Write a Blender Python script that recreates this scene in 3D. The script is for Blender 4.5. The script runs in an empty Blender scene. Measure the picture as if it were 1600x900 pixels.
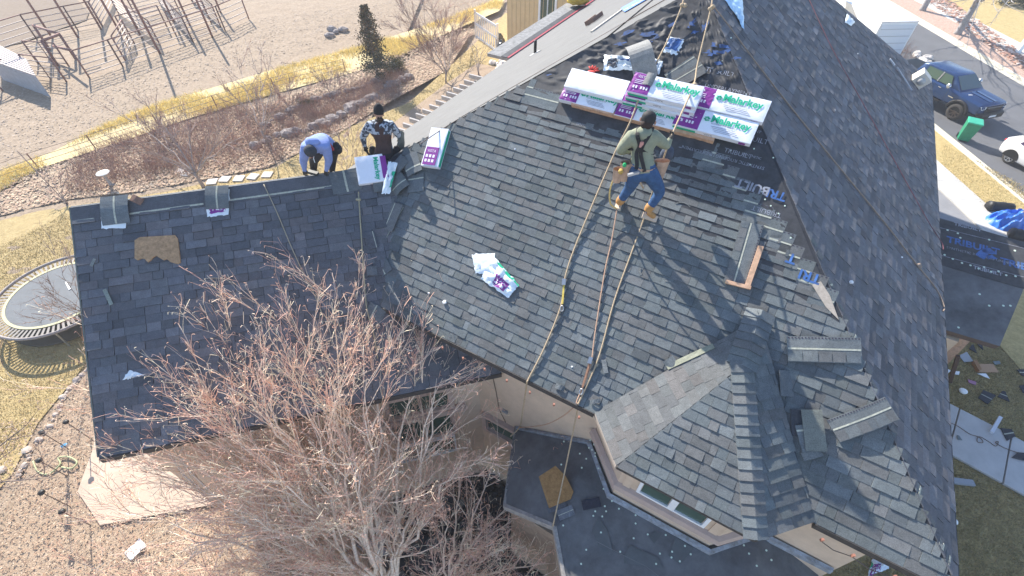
import bpy, bmesh, math, random
from mathutils import Vector, Matrix, noise
R = random.Random(7)
SC = bpy.context.scene
COL = SC.collection
rad = math.radians
# ------------------------------------------------------------------ camera
CAMH = 13.0
F = 735.0
PITCH = rad(47.06)
cd = bpy.data.cameras.new('camera')
cd.sensor_width = 36.0
cd.lens = F / 1600.0 * 36.0
cd.clip_start = 0.1
cd.clip_end = 2000
cam = bpy.data.objects.new('camera', cd)
COL.objects.link(cam)
cam.location = (0, 0, CAMH)
cam.rotation_euler = (rad(90) - PITCH, 0, 0)
SC.camera = cam
# ------------------------------------------------------------------ world and sun
SUN_AZ, SUN_EL = rad(327), rad(34)
w = bpy.data.worlds.new('World')
SC.world = w
w.use_nodes = True
nt = w.node_tree
sky = nt.nodes.new('ShaderNodeTexSky')
sky.sky_type = 'NISHITA'
sky.sun_disc = False
sky.sun_elevation = SUN_EL
sky.sun_rotation = SUN_AZ
sky.altitude = 1400
bg = nt.nodes['Background']
bg.inputs['Strength'].default_value = 0.15
nt.links.new(sky.outputs[0], bg.inputs[0])
sd = bpy.data.lights.new('sun', 'SUN')
sd.energy = 5.0
sd.angle = rad(0.5)
sd.color = (1.0, 0.93, 0.82)
sun = bpy.data.objects.new('sun', sd)
COL.objects.link(sun)
sdir = Vector((math.sin(SUN_AZ) * math.cos(SUN_EL), math.cos(SUN_AZ) * math.cos(SUN_EL), math.sin(SUN_EL)))
sun.rotation_euler = sdir.to_track_quat('Z', 'Y').to_euler()
sun.location = sdir * 60
SC.view_settings.view_transform = 'Standard'
SC.view_settings.look = 'None'
SC.view_settings.exposure = 1.18
SC.view_settings.gamma = 1.0
# ------------------------------------------------------------------ survey helpers: photo bearings -> places in the world
O = Vector((0, 0, CAMH))
FW = Vector((0, math.cos(PITCH), -math.sin(PITCH)))
UPV = Vector((0, math.sin(PITCH), math.cos(PITCH)))
def ray(x, y): return FW * F + Vector((1, 0, 0)) * (x - 800) - UPV * (y - 450)
def G(x, y, z=0.0):
    r = ray(x, y)
    return O + r * ((z - CAMH) / r.z)
class Pl:
    """A plane: point p, axis a along the courses, s up the slope, n out."""
    def __init__(self, p, a, q):
        self.p = Vector(p); self.a = Vector(a).normalized()
        v = Vector(q) - self.p
        self.n = self.a.cross(v).normalized()
        if self.n.z < -1e-6: self.n.negate()
        self.s = self.n.cross(self.a).normalized()
        if self.s.z < 0: self.s.negate()
    def X(self, x, y, h=0.0):
        r = ray(x, y)
        return O + r * (((self.p + self.n * h - O).dot(self.n)) / r.dot(self.n))
    def ls(self, v): d = Vector(v) - self.p; return (d.dot(self.a), d.dot(self.s))
    def L(self, x, y): return self.ls(self.X(x, y))
    def W(self, l, s, h=0.0): return self.p + self.a * l + self.s * s + self.n * h
MA = Vector((math.sin(rad(120.3)), math.cos(rad(120.3)), 0))
UA = Vector((-MA.y, MA.x, 0))
def MU(m, u, z=0.0): return MA * m + UA * u + Vector((0, 0, z))
EZ, PIT = 6.65, 8.69 / 12
ME, MW, UE, UB = 3.87, -8.37, 3.57, 19.3
MR = -1.78; RZ = EZ + PIT * (ME - MR)
PITL = (RZ - EZ) / (MR - MW)
UR1 = UE + (ME - MR); UR2 = UB - (ME - MR)
PM = Pl(MU(-5, UE, EZ), MA, MU(-5, UE + 1, EZ + PIT))            # main slope
PR = Pl(MU(ME, 3, EZ), UA, MU(ME - 1, 3, EZ + PIT))               # right slope
PL_ = Pl(MU(MW, 3, EZ), UA, MU(MW + 1, 3, EZ + PITL))              # left slope
wa = G(111, 324, 8.14); wb = G(520, 270, 8.14); wc = G(155, 714, 5.71)
PW = Pl(wc, wb - wa, wa)                                          # wing slope
WN = Vector((PW.n.x, PW.n.y, 0)).normalized()
ap = PM.X(1187, 496, .10)
bA, bB, bC, bD = MU(-.65, UE, EZ), MU(-.07, 2.97, EZ), MU(1.75, 2.97, EZ), MU(2.33, UE, EZ)
PBL = Pl(bA, bB - bA, ap)
bT = PBL.X(1160, 572)
PBF = Pl(bB, bC - bB, bT)
PBR = Pl(bD, bC - bD, ap)
# ------------------------------------------------------------------ materials
MATS = {}
def mat(name, col, rough=.85, ns=0, na=.25, bump=0, bs=None, tone=False, metal=0, col2=None, spec=.3, trans=0, det=6, blue=0):
    if name in MATS: return MATS[name]
    m = bpy.data.materials.new(name); m.use_nodes = True
    n = m.node_tree; b = n.nodes['Principled BSDF']; L = n.links.new
    b.inputs['Roughness'].default_value = rough
    b.inputs['Metallic'].default_value = metal
    b.inputs['Specular IOR Level'].default_value = spec
    if trans: b.inputs['Transmission Weight'].default_value = trans
    tc = n.nodes.new('ShaderNodeTexCoord')
    if tone:
        at = n.nodes.new('ShaderNodeAttribute'); at.attribute_name = 'tone'; src = at.outputs['Color']
    else:
        rgb = n.nodes.new('ShaderNodeRGB'); rgb.outputs[0].default_value = (*col, 1); src = rgb.outputs[0]
    if ns:
        nz = n.nodes.new('ShaderNodeTexNoise'); nz.inputs['Scale'].default_value = ns; nz.inputs['Detail'].default_value = det
        nz.inputs['Roughness'].default_value = .7
        L(tc.outputs['Object'], nz.inputs['Vector'])
        rp = n.nodes.new('ShaderNodeMapRange'); rp.inputs[1].default_value = .3; rp.inputs[2].default_value = .7
        rp.inputs[3].default_value = 0; rp.inputs[4].default_value = 1
        L(nz.outputs[0], rp.inputs[0])
        mx = n.nodes.new('ShaderNodeMix'); mx.data_type = 'RGBA'
        if col2:
            L(rp.outputs[0], mx.inputs['Factor']); L(src, mx.inputs['A']); mx.inputs['B'].default_value = (*col2, 1)
        else:
            mx.blend_type = 'MULTIPLY'; mx.inputs['Factor'].default_value = 1
            r2 = n.nodes.new('ShaderNodeMapRange'); r2.inputs[3].default_value = 1 - na; r2.inputs[4].default_value = 1 + na
            L(rp.outputs[0], r2.inputs[0]); L(src, mx.inputs['A']); L(r2.outputs[0], mx.inputs['B'])
        src = mx.outputs['Result']
    L(src, b.inputs['Base Color'])
    if bump:
        nb = n.nodes.new('ShaderNodeTexNoise'); nb.inputs['Scale'].default_value = bs or ns or 20; nb.inputs['Detail'].default_value = 5
        L(tc.outputs['Object'], nb.inputs['Vector'])
        bp = n.nodes.new('ShaderNodeBump'); bp.inputs['Strength'].default_value = 1; bp.inputs['Distance'].default_value = bump
        L(nb.outputs[0], bp.inputs['Height']); L(bp.outputs[0], b.inputs['Normal'])
    MATS[name] = m
    return m
def ground_mat(name, c1, c2, c3, s1, s2, bump, bscale):
    """two scales of colour variation plus relief"""
    m = mat(name, c1, .95, s1, col2=c2)
    n = m.node_tree; b = n.nodes['Principled BSDF']; L = n.links.new
    tc = [x for x in n.nodes if x.type == 'TEX_COORD'][0]
    nz = n.nodes.new('ShaderNodeTexNoise'); nz.inputs['Scale'].default_value = s2; nz.inputs['Detail'].default_value = 8; nz.inputs['Roughness'].default_value = .75
    L(tc.outputs['Object'], nz.inputs['Vector'])
    rp = n.nodes.new('ShaderNodeMapRange'); rp.inputs[1].default_value = .42; rp.inputs[2].default_value = .62
    L(nz.outputs[0], rp.inputs[0])
    mx = n.nodes.new('ShaderNodeMix'); mx.data_type = 'RGBA'
    L(rp.outputs[0], mx.inputs['Factor'])
    L(b.inputs['Base Color'].links[0].from_socket, mx.inputs['A']); mx.inputs['B'].default_value = (*c3, 1)
    L(mx.outputs['Result'], b.inputs['Base Color'])
    nb = n.nodes.new('ShaderNodeTexNoise'); nb.inputs['Scale'].default_value = bscale; nb.inputs['Detail'].default_value = 4
    L(tc.outputs['Object'], nb.inputs['Vector'])
    bp = n.nodes.new('ShaderNodeBump'); bp.inputs['Strength'].default_value = 1; bp.inputs['Distance'].default_value = bump
    L(nb.outputs[0], bp.inputs['Height']); L(bp.outputs[0], b.inputs['Normal'])
    return m
SH = mat('shingle granules', (.1, .1, .1), .9, 90, .38, tone=True, bump=.002, bs=300, spec=.2)
SHN = mat('new shingle granules', (.05, .055, .07), .9, 70, .3, tone=True, bump=.002, bs=300, spec=.25)
def weather(m, sc, amt):
    n = m.node_tree; b = n.nodes['Principled BSDF']; L = n.links.new; tc = [x for x in n.nodes if x.type == 'TEX_COORD'][0]
    nz_ = n.nodes.new('ShaderNodeTexNoise'); nz_.inputs['Scale'].default_value = sc; nz_.inputs['Detail'].default_value = 7; nz_.inputs['Roughness'].default_value = .65
    L(tc.outputs['Object'], nz_.inputs['Vector'])
    r = n.nodes.new('ShaderNodeMapRange'); r.inputs[1].default_value = .3; r.inputs[2].default_value = .7; r.inputs[3].default_value = 1 - amt; r.inputs[4].default_value = 1 + amt
    L(nz_.outputs[0], r.inputs[0]); mx = n.nodes.new('ShaderNodeMix'); mx.data_type = 'RGBA'; mx.blend_type = 'MULTIPLY'; mx.inputs['Factor'].default_value = 1
    L(b.inputs['Base Color'].links[0].from_socket, mx.inputs['A']); L(r.outputs[0], mx.inputs['B']); L(mx.outputs['Result'], b.inputs['Base Color'])
weather(SH, 1.4, .16); weather(SH, 14, .14); weather(SHN, 1.0, .14); weather(SHN, 10, .14)
SEAL = mat('sealant strip', (.42, .42, .34), .8, 30, .3)
DECK = mat('roof deck felt', (.035, .037, .045), .8, 6, .3)
UND = mat('synthetic underlayment', (.05, .051, .056), .62, 5, .4, spec=.3)
MEMB = mat('grey roll roofing', (.125, .128, .134), .85, 1.2, .35, bump=.003, bs=120)
STUC = mat('tan stucco', (.60, .46, .34), .9, 3, .1, bump=.004, bs=90)
STUCD = mat('trim stucco', (.48, .36, .30), .9, 4, .1, bump=.003, bs=90)
SIDING = mat('yellow siding', (.66, .49, .27), .8, 3, .08)
GUT = mat('dark gutter', (.055, .05, .048), .6, 5, .3)
WHT = mat('white paint', (.8, .8, .8), .5, 3, .06)
GLS = mat('window glass', (.06, .10, .075), .1, spec=.8)
WOOD = mat('raw pine', (.55, .34, .22), .8, 14, .25)
WOODG = mat('weathered wood', (.30, .28, .26), .9, 12, .35)
WRAP = mat('white bundle wrap', (.78, .80, .86), .38, 3, .05, spec=.5)
PURP = mat('purple print', (.22, .035, .25), .45, 6, .15)
GRN = mat('green print', (.02, .42, .24), .45)
INK = mat('black print', (.05, .04, .06), .5)
WINK = mat('white print', (.75, .7, .78), .5)
BLUP = mat('blue print', (.06, .17, .46), .6, 7, col2=(.05, .09, .2))
GREYP = mat('grey print', (.26, .27, .31), .6, 10, .5)
weather(STUC, .8, .10); weather(MEMB, 5, .16)
ROPE = mat('tan rope', (.42, .32, .21), .85, 60, .35, bump=.004, bs=120)
ROPED = mat('dark rope', (.16, .12, .10), .85, 60, .35)
ROPER = mat('red cord', (.17, .07, .09), .85)
STEEL = mat('steel', (.5, .5, .5), .35, metal=.9)
CONC = mat('concrete', (.46, .45, .43), .9, 2.5, .12, bump=.003, bs=40)
ASPH = mat('asphalt', (.115, .118, .128), .92, .6, .12, bump=.004, bs=60)
# ------------------------------------------------------------------ mesh builder
class MB:
    def __init__(s): s.v = []; s.f = []; s.m = []; s.c = []
    def q(s, pts, mi=0, c=(.1, .1, .1)):
        i = len(s.v); s.v += [tuple(p) for p in pts]; s.f.append(tuple(range(i, i + len(pts)))); s.m.append(mi); s.c.append(c)
    def box(s, o, ax, ay, az, mi=0, c=(.1, .1, .1), base=True):
        """o corner, three edge vectors"""
        o = Vector(o); P = [o, o + ax, o + ax + ay, o + ay]; T = [p + az for p in P]
        i = len(s.v); s.v += [tuple(p) for p in P + T]
        fs = [(4, 5, 6, 7), (0, 1, 5, 4), (1, 2, 6, 5), (2, 3, 7, 6), (3, 0, 4, 7)]
        if base: fs.append((3, 2, 1, 0))
        if ax.cross(ay).dot(az) < 0: fs = [f[::-1] for f in fs]
        for f in fs: s.f.append(tuple(i + k for k in f)); s.m.append(mi); s.c.append(c)
        return s
    def cbox(s, c, sx, sy, sz, rz=0, mi=0, col=(.1, .1, .1)):
        x = Vector((math.cos(rz), math.sin(rz), 0)) * sx; y = Vector((-math.sin(rz), math.cos(rz), 0)) * sy; z = Vector((0, 0, sz))
        return s.box(Vector(c) - x / 2 - y / 2, x, y, z, mi, col)
    def bar(s, a, b, w, h=None, mi=0, up=Vector((0, 0, 1)), c=(.1, .1, .1)):
        a = Vector(a); b = Vector(b); h = h or w; d = b - a; x = d.normalized().cross(up)
        if x.length < 1e-3: x = Vector((1, 0, 0))
        x.normalize(); y = x.cross(d).normalized()
        return s.box(a - x * w / 2 - y * h / 2, x * w, y * h, d, mi, c)
    def tube(s, pts, rs, n=6, mi=0, c=(.1, .1, .1), cap=True):
        pts = [Vector(p) for p in pts]
        if not isinstance(rs, (list, tuple)): rs = [rs] * len(pts)
        i0 = len(s.v); k = len(pts); ref = None
        for j, p in enumerate(pts):
            d = (pts[min(j + 1, k - 1)] - pts[max(j - 1, 0)])
            if d.length < 1e-9: d = Vector((0, 0, 1))
            d.normalize()
            if ref is None: ref = d.orthogonal().normalized()
            x = (ref - d * ref.dot(d))
            x = x.normalized() if x.length > 1e-6 else d.orthogonal().normalized()
            ref = x; y = d.cross(x)
            for t in range(n):
                an = 2 * math.pi * t / n
                s.v.append(tuple(p + (x * math.cos(an) + y * math.sin(an)) * rs[j]))
        for j in range(k - 1):
            for t in range(n):
                a = i0 + j * n + t; b = i0 + j * n + (t + 1) % n
                s.f.append((a, b, b + n, a + n)); s.m.append(mi); s.c.append(c)
        if cap and n > 3:
            s.f.append(tuple(i0 + t for t in range(n))[::-1]); s.m.append(mi); s.c.append(c)
            s.f.append(tuple(i0 + (k - 1) * n + t for t in range(n))); s.m.append(mi); s.c.append(c)
        return s
    def prism(s, pts, h, mi=0, c=(.1, .1, .1), mi_side=None):
        """closed outline pts, thickness vector h"""
        pts = [Vector(p) for p in pts]; h = Vector(h); n = len(pts); i = len(s.v)
        s.v += [tuple(p) for p in pts] + [tuple(p + h) for p in pts]
        s.f.append(tuple(range(i + n, i + 2 * n))); s.m.append(mi); s.c.append(c)
        s.f.append(tuple(range(i + n - 1, i - 1, -1))); s.m.append(mi); s.c.append(c)
        ms = mi if mi_side is None else mi_side
        for k in range(n):
            a = i + k; b = i + (k + 1) % n
            s.f.append((a, b, b + n, a + n)); s.m.append(ms); s.c.append(c)
        return s
    def ell(s, c, rx, ry, rz, nu=12, nv=8, mi=0, col=(.1, .1, .1), nz=0, fr=2.0):
        c = Vector(c); i0 = len(s.v)
        for a in range(nv + 1):
            th = math.pi * a / nv
            for b in range(nu):
                ph = 2 * math.pi * b / nu
                d = Vector((math.sin(th) * math.cos(ph), math.sin(th) * math.sin(ph), math.cos(th)))
                k = 1 + (nz * noise.noise(d * fr + c * 3.1) if nz else 0)
                s.v.append((c.x + d.x * rx * k, c.y + d.y * ry * k, c.z + d.z * rz * k))
        for a in range(nv):
            for b in range(nu):
                p = i0 + a * nu + b; q_ = i0 + a * nu + (b + 1) % nu
                s.f.append((p, p + nu, q_ + nu, q_)); s.m.append(mi); s.c.append(col)
        return s
    def grid(s, fn, nu, nv, mi=0, c=(.1, .1, .1)):
        i0 = len(s.v)
        for a in range(nv + 1):
            for b in range(nu + 1): s.v.append(tuple(fn(b / nu, a / nv)))
        for a in range(nv):
            for b in range(nu):
                p = i0 + a * (nu + 1) + b
                s.f.append((p, p + 1, p + nu + 2, p + nu + 1)); s.m.append(mi); s.c.append(c)
        return s
    def mesh(s, name, mats, smooth=False, tone=False):
        me = bpy.data.meshes.new(name)
        me.from_pydata(s.v, [], s.f)
        for m in (mats if isinstance(mats, (list, tuple)) else [mats]): me.materials.append(m)
        me.polygons.foreach_set('material_index', s.m)
        if smooth: me.polygons.foreach_set('use_smooth', [True] * len(s.f))
        if tone:
            at = me.color_attributes.new('tone', 'FLOAT_COLOR', 'CORNER')
            buf = []
            for f, c in zip(s.f, s.c): buf += [c[0], c[1], c[2], 1.0] * len(f)
            at.data.foreach_set('color', buf)
        return me
    def obj(s, name, mats, parent=None, smooth=False, tone=False, **k):
        o = bpy.data.objects.new(name, s.mesh(name, mats, smooth, tone)); COL.objects.link(o)
        if parent: o.parent = parent; o.matrix_parent_inverse = Matrix.Translation(parent.matrix_world.translation).inverted() if parent.type == 'EMPTY' else Matrix()
        for a, b in k.items(): o[a] = b
        return o
def tag(o, label, cat, group=None):
    o['label'] = label; o['category'] = cat
    if group: o['group'] = group
    return o
def thing(name, label, cat, loc=(0, 0, 0), group=None):
    o = bpy.data.objects.new(name, None); COL.objects.link(o); o.empty_display_size = .2
    o.location = loc; o.matrix_world = Matrix.Translation(loc)
    return tag(o, label, cat, group)
def struct(o): o['kind'] = 'structure'; return o
def stuff(o): o['kind'] = 'stuff'; return o
def dup(root, mw, label=None, group=None):
    """copy of a thing and its children, moved by matrix mw"""
    def cp(o, par):
        c = o.copy(); COL.objects.link(c)
        if par: c.parent = par
        for ch in list(o.children): cp(ch, c)
        return c
    r = cp(root, None); r.matrix_world = mw
    if label: r['label'] = label
    if group: r['group'] = group
    return r
def text(s_, size, o, x, y, m, parent, name='lettering', h=.003, bold=False):
    """flat print: o lower-left, x reading direction, y up of the letters"""
    cu = bpy.data.curves.new(name, 'FONT'); cu.body = s_; cu.size = size; cu.extrude = 0.0; cu.resolution_u = 2
    if bold: cu.offset = size * .03
    t = bpy.data.objects.new(name, cu); COL.objects.link(t)
    me = bpy.data.meshes.new_from_object(t.evaluated_get(bpy.context.evaluated_depsgraph_get()))
    bpy.data.objects.remove(t); bpy.data.curves.remove(cu)
    x = Vector(x).normalized(); y = Vector(y).normalized(); n = x.cross(y)
    M = Matrix((x, y, n)).transposed().to_4x4(); M.translation = Vector(o) + n * h
    me.transform(M); me.materials.clear(); me.materials.append(m)
    ob = bpy.data.objects.new(name, me); COL.objects.link(ob)
    if parent:
        ob.parent = parent
        if parent.type == 'EMPTY': ob.matrix_parent_inverse = Matrix.Translation(parent.matrix_world.translation).inverted()
    return ob
def nz(p, s=1.0): return noise.noise(Vector(p) * s)
def catmull(pts, k=6):
    pts = [Vector(p) for p in pts]; P = [pts[0]] + pts + [pts[-1]]; out = []
    for i in range(1, len(P) - 2):
        a, b, c, d = P[i - 1], P[i], P[i + 1], P[i + 2]
        for j in range(k):
            t = j / k
            out.append(.5 * ((2 * b) + (c - a) * t + (2 * a - 5 * b + 4 * c - d) * t * t + (3 * b - a - 3 * c + d) * t ** 3))
    out.append(pts[-1]); return out
# ------------------------------------------------------------------ the ground, street and gardens
def flat(name, pts, z, m, n=1):
    b = MB(); b.q([Vector((p[0], p[1], z)) for p in pts]); o = b.obj(name, m); return struct(o)
def poly_px(name, px, z, m): return flat(name, [G(x, y, 0) for x, y in px], z, m)
dirt = ground_mat('trodden dirt', (.315, .24, .17), (.36, .28, .205), (.225, .17, .12), .35, 5, .02, 14)
dirt2 = ground_mat('arena dirt', (.19, .14, .10), (.165, .12, .088), (.215, .165, .12), .5, 6, .02, 6)
lawn = ground_mat('dormant lawn', (.38, .28, .13), (.31, .235, .11), (.45, .35, .17), .45, 5, .03, 25)
lawnr = ground_mat('dormant front lawn', (.42, .31, .13), (.33, .27, .12), (.50, .38, .18), .6, 6, .03, 25)
mulch = ground_mat('bark mulch and leaves', (.37, .275, .195), (.43, .335, .24), (.29, .21, .15), 1.2, 18, .03, 34)
def subd(name, x0, x1, y0, y1, n, z, amp, m, fr):
    b = MB(); b.grid(lambda u, v: (x0 + (x1 - x0) * u, y0 + (y1 - y0) * v, z + amp * (nz((x0 + (x1 - x0) * u, y0 + (y1 - y0) * v, 0), fr) - .6)), n, n)
    return struct(b.obj(name, m, smooth=True))
flat('ground', [(-900, -300), (900, -300), (900, 1200), (-900, 1200)], -.25, dirt)
subd('dirt_field', -75, -8, 12, 110, 330, .02, .045, dirt, 1.5)
poly_px('arena_ground', [(-60, 40), (-60, -60), (60, -60), (140, 20), (135, 33), (98, 45), (40, 66), (-60, 92)], .06, dirt2)
# left yard
flat('yard', [(-60, -4), (-8, -4), (-8, 13), (-60, 13)], -.02, dirt)
poly_px('lawn', [(-300, 400), (0, 345), (60, 330), (112, 322), (260, 300), (430, 262), (520, 210), (640, 160), (740, 70), (790, 20), (900, 60), (900, 420), (300, 560), (140, 560), (110, 600), (60, 660), (20, 740), (-200, 1000)], .012, lawn)
poly_px('garden_bed', [(-300, 410), (0, 338), (110, 312), (220, 300), (420, 262), (520, 215), (600, 165), (700, 110), (740, 45), (700, 60), (560, 150), (430, 190), (330, 190), (150, 250), (0, 300), (-300, 360)], .03, mulch)
poly_px('mulch_bed', [(150, 560), (112, 600), (72, 660), (40, 740), (-60, 1000), (-40, 1300), (900, 1300), (900, 560)], .028, mulch)
poly_px('patio', [(150, 655), (150, 700), (125, 770), (160, 822), (420, 775), (700, 740), (700, 620)], .10, mat('patio concrete', (.47, .37, .29), .9, 1.2, .15, bump=.003, bs=30))
poly_px('pergola_bed', [(640, 215), (600, 240), (606, 200), (700, 130), (745, 100), (800, 110), (820, 130)], .05, mulch)
# street side
X0, X1 = 23.2, 32.6
flat('front_lawn', [(4, -12), (23, -12), (23, 70), (4, 70)], .0, lawnr)
flat('road', [(X0, -40), (X1, -40), (X1, 160), (X0, 160)], .0, ASPH)
kb = MB()
for x, s in ((X0, -1), (X1, 1)):
    kb.box((min(x, x + .18 * s), -40, -.05), Vector((.18, 0, 0)), Vector((0, 200, 0)), Vector((0, 0, .17)))
    kb.box((min(x, x - .45 * s), -40, -.05), Vector((.45, 0, 0)), Vector((0, 200, 0)), Vector((0, 0, .058)))
KERB = mat('kerb concrete', (.60, .55, .44), .9, 1.5, .15)
struct(kb.obj('kerb', KERB))
flat('verge', [(21.3, -40), (23.02, -40), (23.02, 160), (21.3, 160)], .10, lawnr)
walk = MB()
y = -20
while y < 70:
    walk.box((19.9, y, 0), Vector((1.4, 0, 0)), Vector((0, 1.49, 0)), Vector((0, 0, .11))); y += 1.5
struct(walk.obj('pavement', CONC))
flat('lawn_strip', [(16.5, -40), (19.9, -40), (19.9, 160), (16.5, 160)], .03, lawnr)
poly_px('driveway', [(1440, 262), (1472, 262), (1538, 318), (1542, 352), (1500, 372), (1440, 360)], .06, mat('driveway concrete', (.24, .24, .25), .9, 1, .12))
flat('rock_mulch', [(32.78, -40), (35.0, -40), (35.0, 160), (32.78, 160)], .10, ground_mat('rock mulch', (.42, .27, .20), (.30, .18, .13), (.52, .40, .33), 2, 9, .05, 9))
fw_ = MB(); y = -20
while y < 150:
    fw_.box((35.0, y, 0), Vector((1.9, 0, 0)), Vector((0, 1.89, 0)), Vector((0, 0, .13))); y += 1.9
struct(fw_.obj('far_pavement', mat('pale concrete', (.52, .50, .46), .9, 2, .12)))
flat('far_lawn', [(36.9, -40), (120, -40), (120, 200), (36.9, 200)], .08, lawnr)
# the walk beside the house, slab by slab
pa = G(1480, 632, 0); pb_ = G(1612, 700, 0); pc = G(1484, 712, 0)
wd = (pb_ - pa).normalized(); wn = Vector((-wd.y, wd.x, 0)); wn = wn if wn.dot(pc - pa) > 0 else -wn
wid = (pc - pa).dot(wn)
wk = struct(MB().box(pa - wd * 5 + Vector((0, 0, .005)), wd * 12, wn * wid, Vector((0, 0, .01))).obj('walk', mat('joint sand', (.12, .11, .1))))
sl = None; j0 = (G(1497, 640, 0) - pa).dot(wd)
for k in range(-3, 8):
    b = MB(); b.box(pa + wd * (j0 + k * 1.28 + .02) + Vector((0, 0, .01)), wd * 1.24, wn * wid, Vector((0, 0, .075)))
    b.obj('slab', mat('walk concrete', (.47, .46, .45), .9, 2.2, .1, bump=.002, bs=60), wk)
# ------------------------------------------------------------------ ground cover that nobody could count
def inpoly(p, poly):
    x, y = p[0], p[1]; c = False; j = len(poly) - 1
    for i in range(len(poly)):
        xi, yi = poly[i][0], poly[i][1]; xj, yj = poly[j][0], poly[j][1]
        if (yi > y) != (yj > y) and x < (xj - xi) * (y - yi) / (yj - yi) + xi: c = not c
        j = i
    return c
def scatter(px, n, fn, z=0):
    P = [G(x, y, 0) for x, y in px]; x0 = min(p.x for p in P); x1 = max(p.x for p in P); y0 = min(p.y for p in P); y1 = max(p.y for p in P)
    k = 0; t = 0
    while k < n and t < n * 12:
        t += 1; p = Vector((R.uniform(x0, x1), R.uniform(y0, y1), z))
        if inpoly(p, P): fn(p); k += 1
def blades(name, px, n, h, w, cols, m, lean=.5, z=0, clump=0):
    b = MB()
    def one(p):
        if clump and nz(p, clump) < R.uniform(-.25, .25): return
        for _ in range(2):
            a = R.uniform(0, 6.28); d = Vector((math.cos(a), math.sin(a), 0)); q = p + Vector((R.uniform(-.1, .1), R.uniform(-.1, .1), 0)); hh = h * R.uniform(.5, 1.2)
            e = Vector((R.gauss(0, lean), R.gauss(0, lean), 1)).normalized() * hh; c = R.choice(cols)
            b.q([q - d * w, q + d * w, q + e], 0, c)
    scatter(px, n, one, z)
    return stuff(b.obj(name, m, tone=True))
GB = mat('dry grass blades', (.4, .3, .1), .9, tone=True)
yel = [(.88, .72, .28), (.82, .66, .28), (.92, .78, .38), (.74, .60, .28), (.60, .52, .24)]
stripe = [(-200, 330), (0, 272), (90, 235), (200, 180), (300, 148), (420, 112), (560, 75), (700, 30), (790, -5), (780, 18), (700, 52), (620, 90), (560, 112), (420, 150), (300, 185), (180, 226), (70, 262), (0, 300), (-200, 370)]
blades('tall_yellow_grass', stripe, 30000, .36, .02, yel, GB, .85, clump=.35)
poly_px('grass_strip_ground', stripe, .05, ground_mat('straw thatch', (.60, .48, .23), (.50, .40, .21), (.66, .55, .31), .6, 8, .04, 12))
tan_ = [(.46, .35, .16), (.38, .28, .13), (.52, .41, .20), (.30, .24, .11), (.34, .30, .12)]
blades('lawn_grass', [(-30, 400), (112, 330), (160, 560), (110, 600), (60, 660), (-30, 760)], 16000, .07, .012, tan_, GB, .9)
blades('garden_lawn_grass', [(112, 322), (260, 300), (430, 262), (520, 210), (640, 160), (740, 70), (770, 140), (600, 300), (300, 330)], 9000, .09, .016, tan_, GB, .9)
blades('shaded_lawn_grass', [(1475, 500), (1620, 560), (1620, 900), (1290, 960), (1290, 880), (1400, 870), (1480, 895)], 24000, .06, .010, [(.34, .27, .14), (.28, .23, .12), (.40, .33, .19), (.24, .22, .10)], GB, .9, z=.0)  # blade colours darker than the other lawns, house shade put into them
blades('verge_grass', [(1470, 225), (1610, 300), (1610, 380), (1560, 350), (1470, 262)], 5000, .07, .014, tan_, GB, .9, z=.08)
def litter(name, px, n, s, cols, z=.05, hh=.04):
    b = MB()
    def one(p):
        a = R.uniform(0, 6.28); d = Vector((math.cos(a), math.sin(a), R.uniform(-.3, .3))) * s * R.uniform(.5, 1.3); e = Vector((-d.y, d.x, R.uniform(-.3, .3) * s)) * R.uniform(.3, .9)
        p = p + Vector((0, 0, R.uniform(.01, hh))); c = R.choice(cols)
        b.q([p - d - e, p + d - e * .4, p + d + e, p - d * .6 + e], 0, c)
    scatter(px, n, one, z)
    return stuff(b.obj(name, mat('leaf litter', (.3, .2, .1), .9, tone=True), tone=True))
lf = [(.32, .20, .13), (.38, .25, .17), (.25, .165, .115), (.42, .31, .22), (.25, .19, .14), (.46, .36, .27)]
litter('leaf_litter', [(-30, 660), (70, 655), (130, 590), (330, 640), (860, 740), (900, 960), (-60, 960)], 22000, .022, lf)
litter('garden_leaf_litter', [(-61, 400), (0, 338), (110, 312), (220, 300), (420, 262), (520, 215), (600, 165), (700, 110), (740, 45), (690, 50), (430, 160), (260, 200), (0, 285)], 15000, .06, [(.46, .31, .22), (.52, .38, .27), (.34, .23, .17), (.56, .44, .31), (.36, .28, .2)])
litter('dirt_clods', [(-40, 250), (-40, 130), (130, 130), (400, 30), (760, -20), (760, 0), (560, 60), (300, 130), (0, 260)], 6000, .05, [(.34, .27, .21), (.30, .24, .18), (.40, .33, .27), (.37, .30, .24)], .0, .05)
litter('far_leaf_litter', [(1385, -40), (1425, -40), (1620, 105), (1620, 128)], 2600, .12, [(.45, .24, .17), (.36, .2, .15), (.6, .47, .4)], .1, .08)
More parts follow.
